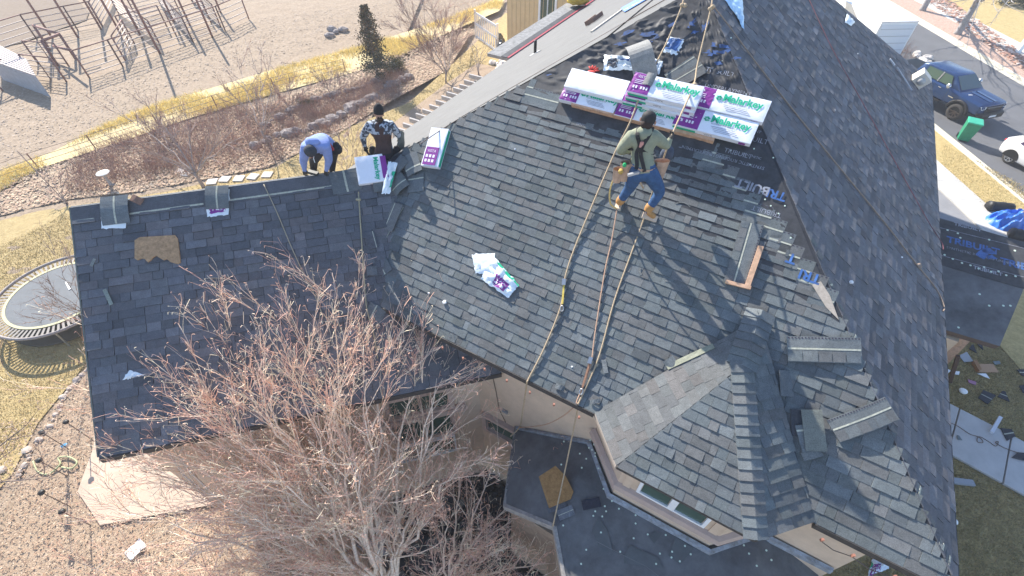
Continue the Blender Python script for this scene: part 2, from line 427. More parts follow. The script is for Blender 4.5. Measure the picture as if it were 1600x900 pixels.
# ------------------------------------------------------------------ the house
house = thing('house', 'tan stucco house with steep hip roofs being reshingled in dark slate grey', 'house', MU(-2, 10, 0))
def slab(name, pl, ls, m, th=.14, mside=None):
    b = MB(); pts = [pl.W(l, s) for l, s in ls]; b.prism([p - pl.n * th for p in pts], pl.n * th, 0, mi_side=1)
    return b.obj(name, [m, mside or GUT], house)
def tri(a, b, c): return (b[0] - a[0]) * (c[1] - a[1]) - (b[1] - a[1]) * (c[0] - a[0])
def spans(poly, s):
    xs = []; n = len(poly)
    for i in range(n):
        (l0, s0), (l1, s1) = poly[i], poly[(i + 1) % n]
        if (s0 > s) != (s1 > s): xs.append(l0 + (l1 - l0) * (s - s0) / (s1 - s0))
    xs.sort(); return list(zip(xs[::2], xs[1::2]))
palM = [(0.1346, 0.1499, 0.1572), (0.1281, 0.1459, 0.1515), (0.1389, 0.1419, 0.1423), (0.1486, 0.1625, 0.1664), (0.1205, 0.1339, 0.1423), (0.1324, 0.1471, 0.1475), (0.1346, 0.1385, 0.1389)]
palB = [(0.154, 0.162, 0.1662), (0.148, 0.1578, 0.1614), (0.1558, 0.1518, 0.1512), (0.163, 0.168, 0.1692), (0.142, 0.1482, 0.1542)]
palN = [(.100, .104, .118), (.110, .113, .126), (.090, .095, .108), (.114, .110, .118), (.104, .108, .118)]
ALLT = []
def tab(b, pl, l0, l1, s, e, t, c, u0=None, u1=None):
    u0 = l0 if u0 is None else u0; u1 = l1 if u1 is None else u1
    j = R.uniform(-.002, .002); l0 += R.uniform(-.002, .002); l1 += R.uniform(-.004, .001); t *= R.uniform(.9, 1.15)
    A, B_ = pl.W(l0, s + j, t * R.uniform(.85, 1.2)), pl.W(l1, s + j + R.uniform(-.002, .002), t * R.uniform(.85, 1.2)); Cc, D = pl.W(u1, s + e, .004), pl.W(u0, s + e, .004)
    a, b2 = pl.W(l0, s + j, 0), pl.W(l1, s + j, 0)
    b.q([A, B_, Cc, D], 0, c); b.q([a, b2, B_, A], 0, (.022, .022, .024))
    b.q([b2, pl.W(u1, s + e, -.001), Cc, B_], 0, c); b.q([pl.W(u0, s + e, -.001), a, A, D], 0, c)
def field(pl, poly, pal, roof, thick=(.013, .018), wr=(.10, .30), expo=.143, sstart=None, slant=True):
    s = min(p[1] for p in poly) if sstart is None else sstart; smax = max(p[1] for p in poly)
    while s < smax:
        lo_, hi_ = spans(poly, max(s, min(p[1] for p in poly)) + .012), spans(poly, min(s + expo * .96, smax - .004))
        mid_ = spans(poly, min(s + expo * .5, smax - .01))
        for qi, (l0, l1) in enumerate(mid_):
            ok = slant and len(lo_) == len(hi_) == len(mid_)
            b0, b1 = lo_[qi] if ok else (l0, l1); t0, t1 = hi_[qi] if ok else (l0, l1)
            if ok: l0 = max(b0, t0); l1 = min(b1, t1)
            l = l0 - R.uniform(0, .2); hi = R.random() < .5; first = True
            while l < l1:
                w = R.uniform(*wr); a = max(l, l0); b = min(l + w, l1)
                if b - a > .012 or (ok and b > a and l + w >= l1):
                    ea, eb = a == l0 and first, l + w >= l1; A0, A1 = (b0, t0) if (ok and ea) else (a, a); B0, B1 = (b1, t1) if (ok and eb) else (b, b); first = False
                    c = R.choice(pal); k = R.uniform(.87, 1.13); k *= R.uniform(.86, 1.06) if pal is palM else (.82 if pal is palB else R.uniform(1.0, 1.42)); c = tuple(x * k for x in c)
                    t = thick[1] if hi else thick[0]
                    gp = .007 if pal is palN else .003
                    ALLT.append((roof, pl, A0, B0 - gp, s, expo + .004 if ok and (ea or eb) else expo + .012, t * R.uniform(.85, 1.15), c, A1, B1 - gp))
                l += w; hi = not hi
        s += expo
# -- main slope
slab('main_roof', PM, [PM.ls(MU(MW, UE, EZ)), PM.ls(MU(ME, UE, EZ)), PM.ls(MU(MR, UR1, RZ))], DECK)
main_roof = house.children[-1]
def LM(x, y): return PM.L(x, y)
e0 = PM.ls(MU(-4.83, UE, EZ)); e1 = PM.ls(MU(ME, UE, EZ))
stepb = [(1308, 497), (1292, 470), (1252, 422), (1216, 366), (1182, 330), (1146, 288), (1126, 262), (1108, 246), (1060, 236), (1000, 218), (945, 203), (893, 183), (850, 158), (826, 146)]
HK = PITL / PIT
hipL = [PM.ls(MU(MW + d, UE + d * HK, EZ + d * PITL)) for d in (4.25, 2.6)]
mainpoly = [(e0[0], -.03), (e1[0] + .02, -.03), LM(1492, 897), PM.ls(MU(ME - 1.0, UE + 1.0, EZ + PIT)), PM.ls(MU(ME - 2.0, UE + 2.0, EZ + 2 * PIT))] + [LM(*p) for p in stepb] + [hipL[0], hipL[1], LM(622, 300), LM(600, 380)]
mainpoly.pop(2)
field(PM, mainpoly, palM, main_roof, wr=(.09, .31), sstart=-.03, slant=False)
# head-laps left open where the courses stop in steps
s = -.03; HL = []
while s < PM.L(826, 146)[1]:
    sp = spans(mainpoly, s + .07); sp2 = spans(mainpoly, s + .143 + .07)
    if sp:
        hi = sp[-1][1]; nx = sp2[-1][1] if sp2 else hi - 2.0
        if s > PM.L(1310, 500)[1] - .1:
            b = MB(); a = max(nx - .15, hi - 3.2, sp[-1][0] + .33)
            b.box(PM.W(a, s + .05, .003), PM.a * (hi - a - .01), PM.s * .285, PM.n * .007, 0, R.choice(palM))
            b.box(PM.W(a, s + .162, .010), PM.a * (hi - a - .02), PM.s * .022, PM.n * .003, 1)
            l = a + .03
            while l < hi - .04:
                b.box(PM.W(l, s + .312, .010), PM.a * .022, PM.s * .014, PM.n * .002, 2); l += .055
            b.obj('headlap', [SH, SEAL, INK], main_roof, tone=True)
    s += .143
# -- right slope
slab('right_roof', PR, [PR.ls(MU(ME, UE, EZ)), PR.ls(MU(ME, UB, EZ)), PR.ls(MU(MR, UR2, RZ)), PR.ls(MU(MR, UR1, RZ))], DECK)
right_roof = house.children[-1]
field(PR, [PR.ls(MU(ME, UE - .02, EZ)), PR.ls(MU(ME, UB, EZ)), PR.ls(MU(MR + 1, UR2 + 1, RZ - PIT)), PR.ls(MU(MR, UR2, RZ)), PR.ls(MU(MR, UR1, RZ))], palN, right_roof, thick=(.008, .015), wr=(.14, .38))
# course ends folded over the hip
for k in range(15):
    d = .12 + k * .19 + R.uniform(-.06, .06)
    p = MU(ME - d, UE + d, EZ + d * PIT); l, s = PR.ls(p)
    b = MB(); w_ = R.uniform(.05, .14)
    q = [PR.W(l + .01, s - .06, .008), PR.W(l + w_, s - .10, .008), PR.W(l + w_ + .04, s + .03, .008), PR.W(l + .03, s + .06, .008)]
    b.prism(q, PR.n * .005, 0, R.choice(palM))
    if k % 3 == 0 or R.random() < .1:
        q = [PR.W(l + .0, s - .015, .015), PR.W(l + w_, s - .05, .015), PR.W(l + w_ + .01, s - .025, .015), PR.W(l + .01, s + .01, .015)]
        b.prism(q, PR.n * .003, 1)
    b.obj('folded_end', [SH, SEAL], right_roof, tone=True)
# -- left slope, bright in the sun, still bare underlayment
left_roof = slab('left_roof', PL_, [PL_.ls(MU(MW, UE, EZ)), PL_.ls(MU(MR, UR1, RZ)), PL_.ls(MU(MR, 30, RZ)), PL_.ls(MU(MW, 30, EZ))], mat('grey underlayment', (.125, .125, .125), .8, 2.5, .12, bump=.004, bs=30))
KL = HK / math.sqrt(1 + PITL ** 2)
for i, (sa, sb) in enumerate(((.02, 1.03), (1.0, 2.05), (2.02, 3.1), (3.07, 4.2), (4.17, 5.3), (5.27, 6.4))):
    b = MB(); l0 = PL_.ls(MU(MW, UE, 0))[0]
    o = PL_.W(l0 + sa * .82, sa, .004 + .004 * i)
    b.prism([PL_.W(l0 + sa * KL + .02, sa, .003 + .003 * i), PL_.W(26.5, sa, .003 + .003 * i), PL_.W(26.5, sb, .003 + .003 * i), PL_.W(l0 + sb * KL + .02, sb, .003 + .003 * i)], PL_.n * .003)
    b.obj('underlayment_course', MATS['grey underlayment'], left_roof)
# -- wing
wr_ = PW.L(625, 239); wv = PW.L(592, 480)
wing_roof = slab('wing_roof', PW, [PW.L(155, 714), PW.L(781, 580), (PW.L(781, 580)[0], wv[1] - .3), (wr_[0], PW.L(111, 324)[1]), PW.L(111, 324)], DECK)
rake0 = PW.L(155, 714); rake1 = PW.L(111, 324)
wpoly = [(rake0[0], -.02), (PW.L(783, 580)[0], -.02), (PW.L(783, 580)[0], .9), (wv[0] + .25, wv[1]), wr_, (rake1[0], rake1[1] - .27)]
wpoly[4] = (wr_[0], rake1[1] - .27)
field(PW, wpoly, palN, wing_roof, thick=(.009, .018), wr=(.14, .42))
b = MB()  # last open course along the ridge with its sealant line
b.box(PW.W(rake1[0], rake1[1] - .30, .008), PW.a * (wr_[0] - rake1[0] - .7), PW.s * .31, PW.n * .006, 0, palN[0])
b.obj('open_course', SHN, wing_roof, tone=True)
for (x0, x1) in ((118, 146), (205, 320), (364, 555)):
    l0, s0 = PW.L(x0, 350)[0], 0
    b = MB(); b.box(PW.W(l0, rake1[1] - .27, .014), PW.a * (PW.L(x1, 330)[0] - l0), PW.s * .03, PW.n * .002); b.obj('sealant_strip', SEAL, wing_roof)
WB = Vector((-PW.n.x, -PW.n.y, PW.n.z))   # far slope of the wing
wl = PW.p + PW.a * rake1[0] + PW.s * rake1[1]; wrr = PW.p + PW.a * (wr_[0] + .4) + PW.s * rake1[1]
back = Vector((-WN.x, -WN.y, 0)) * 3.3 + Vector((0, 0, -3.3 * .95))
b = MB(); b.prism([wl - Vector((0, 0, .15)), wrr - Vector((0, 0, .15)), wrr + back - Vector((0, 0, .15)), wl + back - Vector((0, 0, .15))], Vector((0, 0, .145))); b.obj('wing_back_roof', mat('old shingles', (.12, .12, .125), .9, 20, .2), house)
b = MB(); b.bar(wl + Vector((0, 0, .004)), wrr + Vector((0, 0, .004)), .035, .015); b.obj('ridge_flashing', mat('galvanised flashing', (.24, .25, .26), .6, 8, .2), wing_roof)
# -- bay roof
def slab3(name, pl, pts):
    return slab(name, pl, [pl.ls(p) for p in pts], DECK, .10)
bL = slab3('bay_roof_left', PBL, [bA, bB, bT, ap]); bF = slab3('bay_roof_front', PBF, [bB, bC, bT]); bR = slab3('bay_roof_right', PBR, [bD, bC, bT, ap])
field(PBL, [PBL.ls(p) for p in (bA, bB, bT, ap)], palB, bL, sstart=-.02, wr=(.12, .3), thick=(.004, .008))
field(PBF, [PBF.ls(p) for p in (bB, bC, bT)], palM, bF, sstart=-.02, wr=(.09, .28))
field(PBR, [PBR.ls(p) for p in (bD, bC, bT, ap)], palM, bR, sstart=-.02, wr=(.12, .3))
def caps(p0, p1, n1, n2, parent, wid=.15, pal=palM, ex=.135):
    p0 = Vector(p0); p1 = Vector(p1); d = (p1 - p0); L = d.length; d.normalize(); k = 0
    x1 = n1.cross(d).normalized(); x2 = n2.cross(d).normalized()
    if x1.dot(n2) > 0: x1 = -x1
    if x2.dot(n1) > 0: x2 = -x2
    while k * ex < L:
        a = p0 + d * (k * ex); b = MB(); c = R.choice(pal); kk = R.uniform(.9, 1.1); c = tuple(v * kk for v in c)
        t0, t1 = .030, .012; up = (n1 + n2).normalized(); e = d * (ex + .02)
        for xx, nn in ((x1, n1), (x2, n2)):
            A, B_ = a + up * (t0 + .012), a + xx * wid + nn * t0; Cc, D = a + e + xx * wid + nn * t1, a + e + up * (t1 + .012)
            b.q([A, B_, Cc, D], 0, c); b.q([a, a + xx * wid, B_, A], 0, c); b.q([a + xx * wid, a + e + xx * wid, Cc, B_], 0, c)
        b.obj('hip_cap', SH, parent, tone=True); k += 1
caps(bC, bT, PBF.n, PBR.n, bF)
caps(bT, ap + (ap - bT).normalized() * .05, PBL.n, PBR.n, bR, .20, palM, .12)
# -- choose the 300 tabs that show largest; the rest of each roof is one mesh
def psize(t):
    c = t[1].W((t[2] + t[3]) / 2, t[4] + .07); d = O - c; D = d.length
    return abs(d.normalized().dot(t[1].n)) * (t[3] - t[2]) * .143 / (D * D)
def vis(t):
    c = t[1].W((t[2] + t[3]) / 2, t[4] + .07) - O; z = c.dot(FW)
    x = 800 + F * c.x / z; y = 450 - F * c.dot(UPV) / z
    return 0 < x < 1600 and 0 < y < 900
order = sorted((t for t in ALLT if vis(t)), key=psize, reverse=True)[:300]
ids = set(id(t) for t in order); rest = {}
for t in ALLT:
    if id(t) in ids:
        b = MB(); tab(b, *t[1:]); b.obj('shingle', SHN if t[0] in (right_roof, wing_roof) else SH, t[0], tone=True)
    else:
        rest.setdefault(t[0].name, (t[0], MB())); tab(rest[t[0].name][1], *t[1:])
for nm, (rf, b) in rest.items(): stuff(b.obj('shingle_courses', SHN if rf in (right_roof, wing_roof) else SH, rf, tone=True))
# -- crumpled black underlayment on the upper main slope, and its print
A_ = PM.ls(MU(MW + 4.0, UE + 4.0 * HK, EZ + 4.0 * PITL)); B2 = PM.L(1312, 505); C_ = PM.ls(MU(MR, UR1, RZ))
def undf(u, v):
    l = (A_[0] * (1 - u) + B2[0] * u) * (1 - v) + C_[0] * v; s = (A_[1] * (1 - u) + B2[1] * u) * (1 - v) + C_[1] * v
    k = min(1, max(0, (v - .12) * 4)) * (1 if l < C_[0] + 1.1 else .35)
    q = Vector((l * 1.3 + s * .5, s * 3.0, 0))
    r = abs(noise.noise(q * 1.6)) + .5 * abs(noise.noise(q * 3.7 + Vector((5, 1, 0)))); r = max(0, .22 - r) * .16
    return PM.W(l, s, .006 + k * (r + .004 * noise.noise(q * 5)) + .002)
b = MB(); b.grid(undf, 150, 110); b.obj('underlayment_sheet', UND, main_roof, smooth=True)
def lay(x, y, s_, size, m, flip=False, pl=PM, h=.012, par=None, ang=0):
    a = pl.a.copy(); s2 = pl.s.copy()
    if ang: a, s2 = a * math.cos(ang) + s2 * math.sin(ang), s2 * math.cos(ang) - a * math.sin(ang)
    if flip: a, s2 = -a, -s2
    text(s_, size, pl.X(x, y, 0), a, s2, m, par or main_roof, 'printed_lettering', h, size > .15)
lay(1230, 304, 'TRI', .18, BLUP, True, h=.024); lay(1204, 295, 'BUILT', .18, GREYP, True, h=.024)
lay(1101, 112, 'TRIBUILT', .11, GREYP, h=.02); lay(1150, 215, 'TRIBUILT', .11, GREYP, h=.02); lay(1130, 238, 'TRIBUILT', .10, GREYP, False, h=.02)
lay(1100, 136, 'UNDERLAYMENT', .09, GREYP, h=.02); lay(1156, 202, 'PLAYMENT', .06, GREYP, h=.02)
lay(1195, 262, 'SYNTHETIC ROOFING UNDERLAYMENT', .07, GREYP, True, h=.016); lay(1160, 243, 'SYNTHETIC', .05, GREYP, False, h=.02)
lay(1222, 335, 'TRIBUILT', .10, GREYP, True); lay(1284, 432, 'TRI', .19, BLUP, True, h=.018); lay(1246, 400, 'T', .2, BLUP, True, h=.018)
lay(968, 168, 'SYNTHETIC', .07, GREYP); lay(900, 195, 'SYNTHETIC', .06, GREYP)
BLUD = mat('worn blue print', (.05, .13, .36), .6, 9, col2=(.05, .055, .065))
def blotch(x, y, r, pl=PM, par=None, h=.035, m=BLUP, k=9, sq=.5, ang=0):
    pts = []
    for i in range(k):
        a = 6.283 * i / k; rr = r * R.uniform(.35, 1.3); lx, sx = rr * math.cos(a), rr * math.sin(a) * sq
        lx, sx = lx * math.cos(ang) - sx * math.sin(ang), lx * math.sin(ang) + sx * math.cos(ang)
        c = pl.ls(pl.X(x, y)); pts.append(pl.W(c[0] + lx, c[1] + sx, h))
    b = MB(); b.q(pts); b.obj('printed_logo', m, par or main_roof)
for x, y, r, a in ((1112, 84, .13, .1), (1130, 82, .10, .3), (1080, 40, .13, 1.2), (1085, 52, .08, .4), (1010, 55, .16, .2), (1022, 62, .1, .9), (980, 52, .12, .8), (1172, 192, .13, .4), (1182, 186, .08, .9), (858, 118, .06, .5), (1118, 72, .12, .3), (1100, 44, .12, 1.3), (968, 70, .10, .4), (1132, 74, .09, .2), (1050, 40, .10, 1.0), (1122, 100, .08, .2), (1150, 92, .07, .3)):
    blotch(x, y, r, h=.022, ang=a, k=13, sq=.4, m=BLUD)
# cap nails
def dots(parent, pl, pxs, r=.012, h=.012, m=None, name='cap_nail'):
    for x, y in pxs:
        l, s = pl.L(x, y); b = MB(); b.prism([pl.W(l + r * math.cos(t * 1.047), s + r * math.sin(t * 1.047), h) for t in range(6)], pl.n * .003); b.obj(name, m or mat('nail cap', (.62, .72, .60), .5), parent)
dots(main_roof, PM, [(1130, 130), (1166, 148), (1090, 118), (1142, 236), (1178, 233), (1208, 247), (1172, 258), (1195, 312), (1204, 322), (1226, 322), (1216, 334), (1190, 300), (1235, 372), (1150, 160), (1110, 170), (1142, 60), (1128, 96)])
# bare decking near the hip
b = MB(); q = [LM(1282, 440), LM(1296, 462), LM(1310, 500), LM(1290, 480), LM(1268, 445)]
b.prism([PM.W(l, s, .012) for l, s in q], PM.n * .006); b.obj('bare_decking', mat('osb decking', (.42, .36, .30), .9, 25, .2), main_roof)
# -- gutters and fascia
def gutter(a, b_, n, parent=house, m=GUT, h=.11, w_=.045):
    a = Vector(a); b_ = Vector(b_); x = Vector(n).normalized(); d = (b_ - a)
    mb = MB(); mb.box(a + x * .004 - Vector((0, 0, h + .01)), d, x * w_, Vector((0, 0, h)))
    mb.obj('gutter', m, parent)
gutter(MU(-4.9, UE, EZ), MU(-.66, UE, EZ), -UA); gutter(MU(2.36, UE, EZ), MU(ME, UE, EZ), -UA)
b = MB(); b.box(MU(ME + .005, UE, EZ - .12), UA * (UB - UE), MA * .02, Vector((0, 0, .11))); b.obj('drip_edge', GUT, house)
gutter(bB, bC, -UA, h=.07, w_=.012); gutter(bC, bD, Vector((PBR.n.x, PBR.n.y, 0)), h=.07, w_=.012); gutter(bA, bB, Vector((PBL.n.x, PBL.n.y, 0)), h=.08, w_=.02, m=mat('pale trim', (.34, .29, .25), .7))
gutter(G(155, 714, 5.71), G(783, 580, 5.71), WN)
ra, rb = G(155, 714, 5.71), wl
b = MB(); b.bar(ra - PW.a * .012 - PW.n * .06, rb - PW.a * .012 - PW.n * .06, .022, .15, up=PW.n); b.obj('rake_edge', mat('drip edge', (.14, .15, .13), .5), house)
# -- walls
def wallbox(name, pts, z0, z1, m, th=None):
    b = MB(); b.prism([Vector((p.x, p.y, z0)) for p in pts], Vector((0, 0, z1 - z0))); return b.obj(name, m, house)
wallbox('main_wall', [MU(-7.5, 4.0), MU(3.38, 4.0), MU(3.38, UB - .5), MU(-7.5, UB - .5)], 0, EZ - .14, STUC)
bw = [MU(-.66, 4.02), MU(0.02, 3.34), MU(1.62, 3.34), MU(2.30, 4.02)]
wallbox('bay_wall', bw, 3.6, EZ - .04, STUC)
wi = -WN * .42
wing_c = [G(155, 714, 5.71), G(783, 580, 5.71)]
w1 = Vector((wing_c[0].x, wing_c[0].y, 0)) + wi + PW.a * .12; w2 = Vector((wing_c[1].x, wing_c[1].y, 0)) + wi - PW.a * .05
w3 = w2 - WN * 5.6; w4 = w1 - WN * 5.6
wing_wall = wallbox('wing_wall', [w1, w2, w3, w4], 0, 5.72, STUC)
for k in range(2):
    b = MB(); g0 = (w1, w2)[k]; g1 = (w4, w3)[k]; sg = (1, -1)[k]
    b.prism([Vector((g0.x, g0.y, 5.7)), Vector((g1.x, g1.y, 5.7)), Vector(((g0.x + g1.x) / 2, (g0.y + g1.y) / 2, 7.6))], PW.a * .1 * sg); b.obj('gable_wall', STUC, house)
# soffit return under the wing and main eaves
b = MB(); b.box(MU(-2.8, UE + .02, EZ - .16), MA * 2.2, UA * .42, Vector((0, 0, .02))); b.obj('soffit', STUCD, house)
b = MB(); b.box(MU(2.34, UE + .02, EZ - .16), MA * 1.5, UA * .42, Vector((0, 0, .02))); b.obj('soffit', STUCD, house)
class VP:
    """vertical wall plane through p with outward normal n"""
    def __init__(s, p, n): s.p = Vector(p); s.n = Vector(n).normalized(); s.a = Vector((0, 0, 1)).cross(s.n).normalized()
    def X(s, x, y, h=0):
        r = ray(x, y); return O + r * (((s.p + s.n * h - O).dot(s.n)) / r.dot(s.n))
def window(vp, c, wd_, ht, parent=house, mull=1, fr=.06, deep=.05, m=WHT, sill=True):
    """c centre on the wall"""
    a = vp.a; z = Vector((0, 0, 1)); n = vp.n; c = Vector(c)
    b = MB()
    for (x0, x1, z0, z1) in ((-wd_ / 2 - fr, wd_ / 2 + fr, ht / 2, ht / 2 + fr), (-wd_ / 2 - fr, wd_ / 2 + fr, -ht / 2 - fr, -ht / 2), (-wd_ / 2 - fr, -wd_ / 2, -ht / 2, ht / 2), (wd_ / 2, wd_ / 2 + fr, -ht / 2, ht / 2)):
        b.box(c + a * x0 + z * z0 - n * .02, a * (x1 - x0), z * (z1 - z0), n * (deep + .02))
    f = b.obj('window', m, parent)
    k = mull + 1; pw = wd_ / k
    for i in range(k):
        q = MB(); q.box(c + a * (-wd_ / 2 + i * pw + .012) - z * ht / 2 + n * .004, a * (pw - .024), z * ht, n * .012)
        q.obj('pane', GLS, f) if parent.type == 'EMPTY' else q.obj('pane', GLS, parent)
        if i:
            q = MB(); q.box(c + a * (-wd_ / 2 + i * pw - .02) - z * ht / 2, a * .04, z * ht, n * (deep - .008)); q.obj('mullion', m, f)
    return f
vb = VP(MU(0, 3.34), -UA)
for m0, m1 in ((.37, .81), (.91, 1.33)): window(vb, MU((m0 + m1) / 2, 3.34, 5.79), m1 - m0, .62, mull=0, fr=.05, deep=.045)
for m0 in (.10, 1.46):
    b = MB(); b.box(MU(m0, 3.34, 5.36), MA * .12, -UA * .02, Vector((0, 0, 1.1))); b.obj('stucco_trim', STUC, house)
# curved trim band round the bay and shelf at its foot
def band(pts, z0, z1, out, m, name):
    b = MB(); n = len(pts)
    for i in range(n - 1):
        p, q = pts[i], pts[i + 1]; d = (q - p).normalized(); nn = Vector((d.y, -d.x, 0))
        ds = []
        for k in range(5):
            t = k / 4; ds.append((out * math.sin(math.pi * (.15 + .7 * t)), z0 + (z1 - z0) * t))
        for k in range(4):
            a0, a1 = ds[k], ds[k + 1]
            P = lambda pt, e: Vector((pt.x, pt.y, 0)) + nn * e[0] + Vector((0, 0, e[1]))
            b.q([P(p, a0), P(q, a0), P(q, a1), P(p, a1)])
    b.obj(name, m, house)
# the pale shelf is a solid sloped skirt standing out from the bay wall
def skirt(pts, z0, z1, o0, o1, m, name, pieces=False):
    n = len(pts); nb = []
    for i in range(n):
        ds = []
        if i > 0: d = (pts[i] - pts[i - 1]).normalized(); ds.append(Vector((d.y, -d.x, 0)))
        if i < n - 1: d = (pts[i + 1] - pts[i]).normalized(); ds.append(Vector((d.y, -d.x, 0)))
        v = sum(ds, Vector()); v.normalize(); nb.append(v / max(.5, v.dot(ds[0])))
    out = []
    for i in range(n - 1):
        b = MB(); p, q = pts[i], pts[i + 1]; u, v = nb[i], nb[i + 1]; Z = Vector((0, 0, 1))
        for (A, B_, Cc, D) in ((p + u * o0 + Z * z0, q + v * o0 + Z * z0, q + v * o1 + Z * z1, p + u * o1 + Z * z1), (p + u * o1 + Z * z1, q + v * o1 + Z * z1, q + Z * (z1 + .03), p + Z * (z1 + .03))): b.q([A, B_, Cc, D])
        out.append(b.obj(name, m, house))
    return out
bwp = [MU(-.98, 4.0), MU(-.66, 4.0), MU(0.02, 3.34), MU(1.62, 3.34), MU(2.30, 4.0)]
skirt(bwp[1:], 5.16, 5.24, .03, .10, STUCD, 'trim_band'); skirt(bwp[1:], 5.24, 5.33, .10, .07, STUCD, 'trim_band')
# -- lower roof round the bay, roll roofing
def lz(m, u): return 4.78 - .30 * max(0, 3.3 - u) - .62 * max(0, -.62 - m) - .45 * max(0, m - 2.3) + .06 * max(0, u - 3.3)
lowpoly = [(-2.25, 4.02), (-1.62, 2.5), (-.62, 2.47), (-.12, 1.87), (-.02, .5), (3.9, .5), (3.36, 4.02)]
b = MB(); NX, NY = 126, 76
vid = {}
for i in range(NX + 1):
    for j in range(NY + 1):
        m_ = -2.3 + 6.3 * i / NX; u_ = .5 + 3.52 * j / NY; vid[i, j] = len(b.v); b.v.append(tuple(MU(m_, u_, lz(m_, u_) + .006 * nz((m_, u_, 3), 2.5))))
for i in range(NX):
    for j in range(NY):
        m_ = -2.3 + 6.3 * (i + .5) / NX; u_ = .5 + 3.52 * (j + .5) / NY
        if inpoly((m_, u_), lowpoly): b.f.append((vid[i, j], vid[i + 1, j], vid[i + 1, j + 1], vid[i, j + 1])); b.m.append(0); b.c.append((0, 0, 0))
low = b.obj('lower_roof', MEMB, house, smooth=True)
b = MB(); n_ = len(lowpoly)
for i in range(1, 6):
    (m0, u0), (m1, u1) = lowpoly[i - 1], lowpoly[i]
    p, q = MU(m0, u0, lz(m0, u0) + .012), MU(m1, u1, lz(m1, u1) + .012); d = (q - p).normalized(); nn = Vector((d.y, -d.x, 0)).normalized()
    b.box(p - nn * .03 - Vector((0, 0, .18)), q - p, nn * .06, Vector((0, 0, .19)))
b.obj('fascia_board', WOODG, low)
b = MB(); b.prism([MU(-1.55, 2.62, 0), MU(-.62, 2.6, 0), MU(-.1, 2.0, 0), MU(.0, .6, 0), MU(3.3, .6, 0), MU(3.3, 3.9, 0), MU(-1.9, 3.9, 0)], Vector((0, 0, 3.55))); b.obj('porch_wall', mat('porch siding', (.40, .30, .22), .9, 8, .2), house)
PLW = Pl(MU(0, 3.3, 4.78), MA, MU(0, 2.3, 4.48))
for (x, y, w0, l0, an) in ((935, 655 + 30, 0, 0, 0),): pass
for px in ([(925, 830), (935, 808), (948, 826), (958, 862), (940, 862)], [(975, 868), (985, 852), (1030, 872), (1036, 888), (975, 880)], [(1044, 868), (1056, 838), (1084, 858), (1062, 882)], [(1014, 838), (1022, 830), (1034, 834), (1022, 850)]):
    b = MB(); b.prism([PLW.X(x, y, .008) for x, y in px], PLW.n * .005); b.obj('membrane_patch', mat('membrane patch', (.10, .108, .112), .7, 3, .2), low)
b = MB(); fp = [(932, 846), (975, 868), (1010, 885), (1035, 905)]
for (a, c) in zip(fp[:-1], fp[1:]): b.bar(PLW.X(*a, .012), PLW.X(*c, .012), .008, .004)
b.obj('seam', mat('seam line', (.2, .2, .2), .7), low)
dpx = [(922, 688), (928, 695), (920, 700), (925, 703), (930, 708), (930, 713), (916, 717), (906, 709), (881, 690), (877, 726), (909, 731), (935, 732), (943, 764), (930, 799), (947, 799), (927, 806), (941, 807), (956, 783), (945, 791), (967, 795), (1001, 799), (1022, 809), (993, 805), (993, 818), (1061, 836), (1040, 836), (1012, 835), (1044, 822), (990, 841), (1031, 865), (1070, 853), (1079, 866), (1050, 862), (1049, 871), (1062, 877), (1025, 881), (969, 862), (916, 859), (908, 881), (880, 821), (873, 852), (939, 832), (1132, 849), (1162, 852), (1170, 865), (1197, 860), (1205, 875), (1182, 884)]
dots(low, PLW, dpx, .016, .012)
FL = mat('grey flashing', (.36, .40, .46), .7, 9, col2=(.16, .15, .14), bump=.01, bs=12)
b = MB(); b.bar(MU(-2.2, 3.96, lz(-2.2, 3.96) + .03), MU(-.66, 3.96, lz(-.62, 3.96) + .03), .05, .07); b.obj('flashing', FL, house)
skirt([MU(-.68, 3.98), MU(-.02, 3.30), MU(1.66, 3.30), MU(2.32, 3.97), MU(3.34, 3.98)], 4.74, 4.84, .06, .05, mat('grey flashing', (.36, .40, .46), .7, 9, col2=(.16, .15, .14), bump=.01, bs=12), 'flashing')
# wing windows
vw = VP(w1, WN)
c0 = vw.X(655, 628); window(vw, c0, 1.15, .62, mull=1, m=STUCD, fr=.10, deep=.09)
b = MB(); b.box(c0 - vw.a * .9 - Vector((0, 0, .52)), vw.a * 1.8, WN * .12, Vector((0, 0, .12))); b.obj('sill', STUCD, house)
c1 = vw.X(662, 668); window(vw, c1, 1.25, .75, mull=1, m=STUCD, fr=.08)
c2 = vw.X(668, 700); window(vw, c2, 1.25, .7, mull=1, m=WHT, fr=.04)
vm = VP(MU(0, 4.0), -UA)
c3 = vm.X(790, 672); window(vm, c3, .9, .5, mull=0, m=STUCD, fr=.1, deep=.1)
b = MB(); c4 = vm.X(786, 641); b.box(c4, MA * .12, Vector((0, 0, .08)), -UA * .04); b.obj('vent_cover', mat('grey vent', (.25, .25, .26), .6), house)
def cable(pts, r, m, name, label, cat, sm=True, grp=None):
    P = catmull(pts) if sm else pts
    o = MB().tube(P, r, 6).obj(name, m, smooth=True); tag(o, label, cat, grp); return o
o = MB().tube([vm.X(769, 585, .02), vm.X(775, 612, .02), vm.X(780, 640, .02), vm.X(790, 660, .02)], .008, 5).obj('wall_cable', ROPED, house)
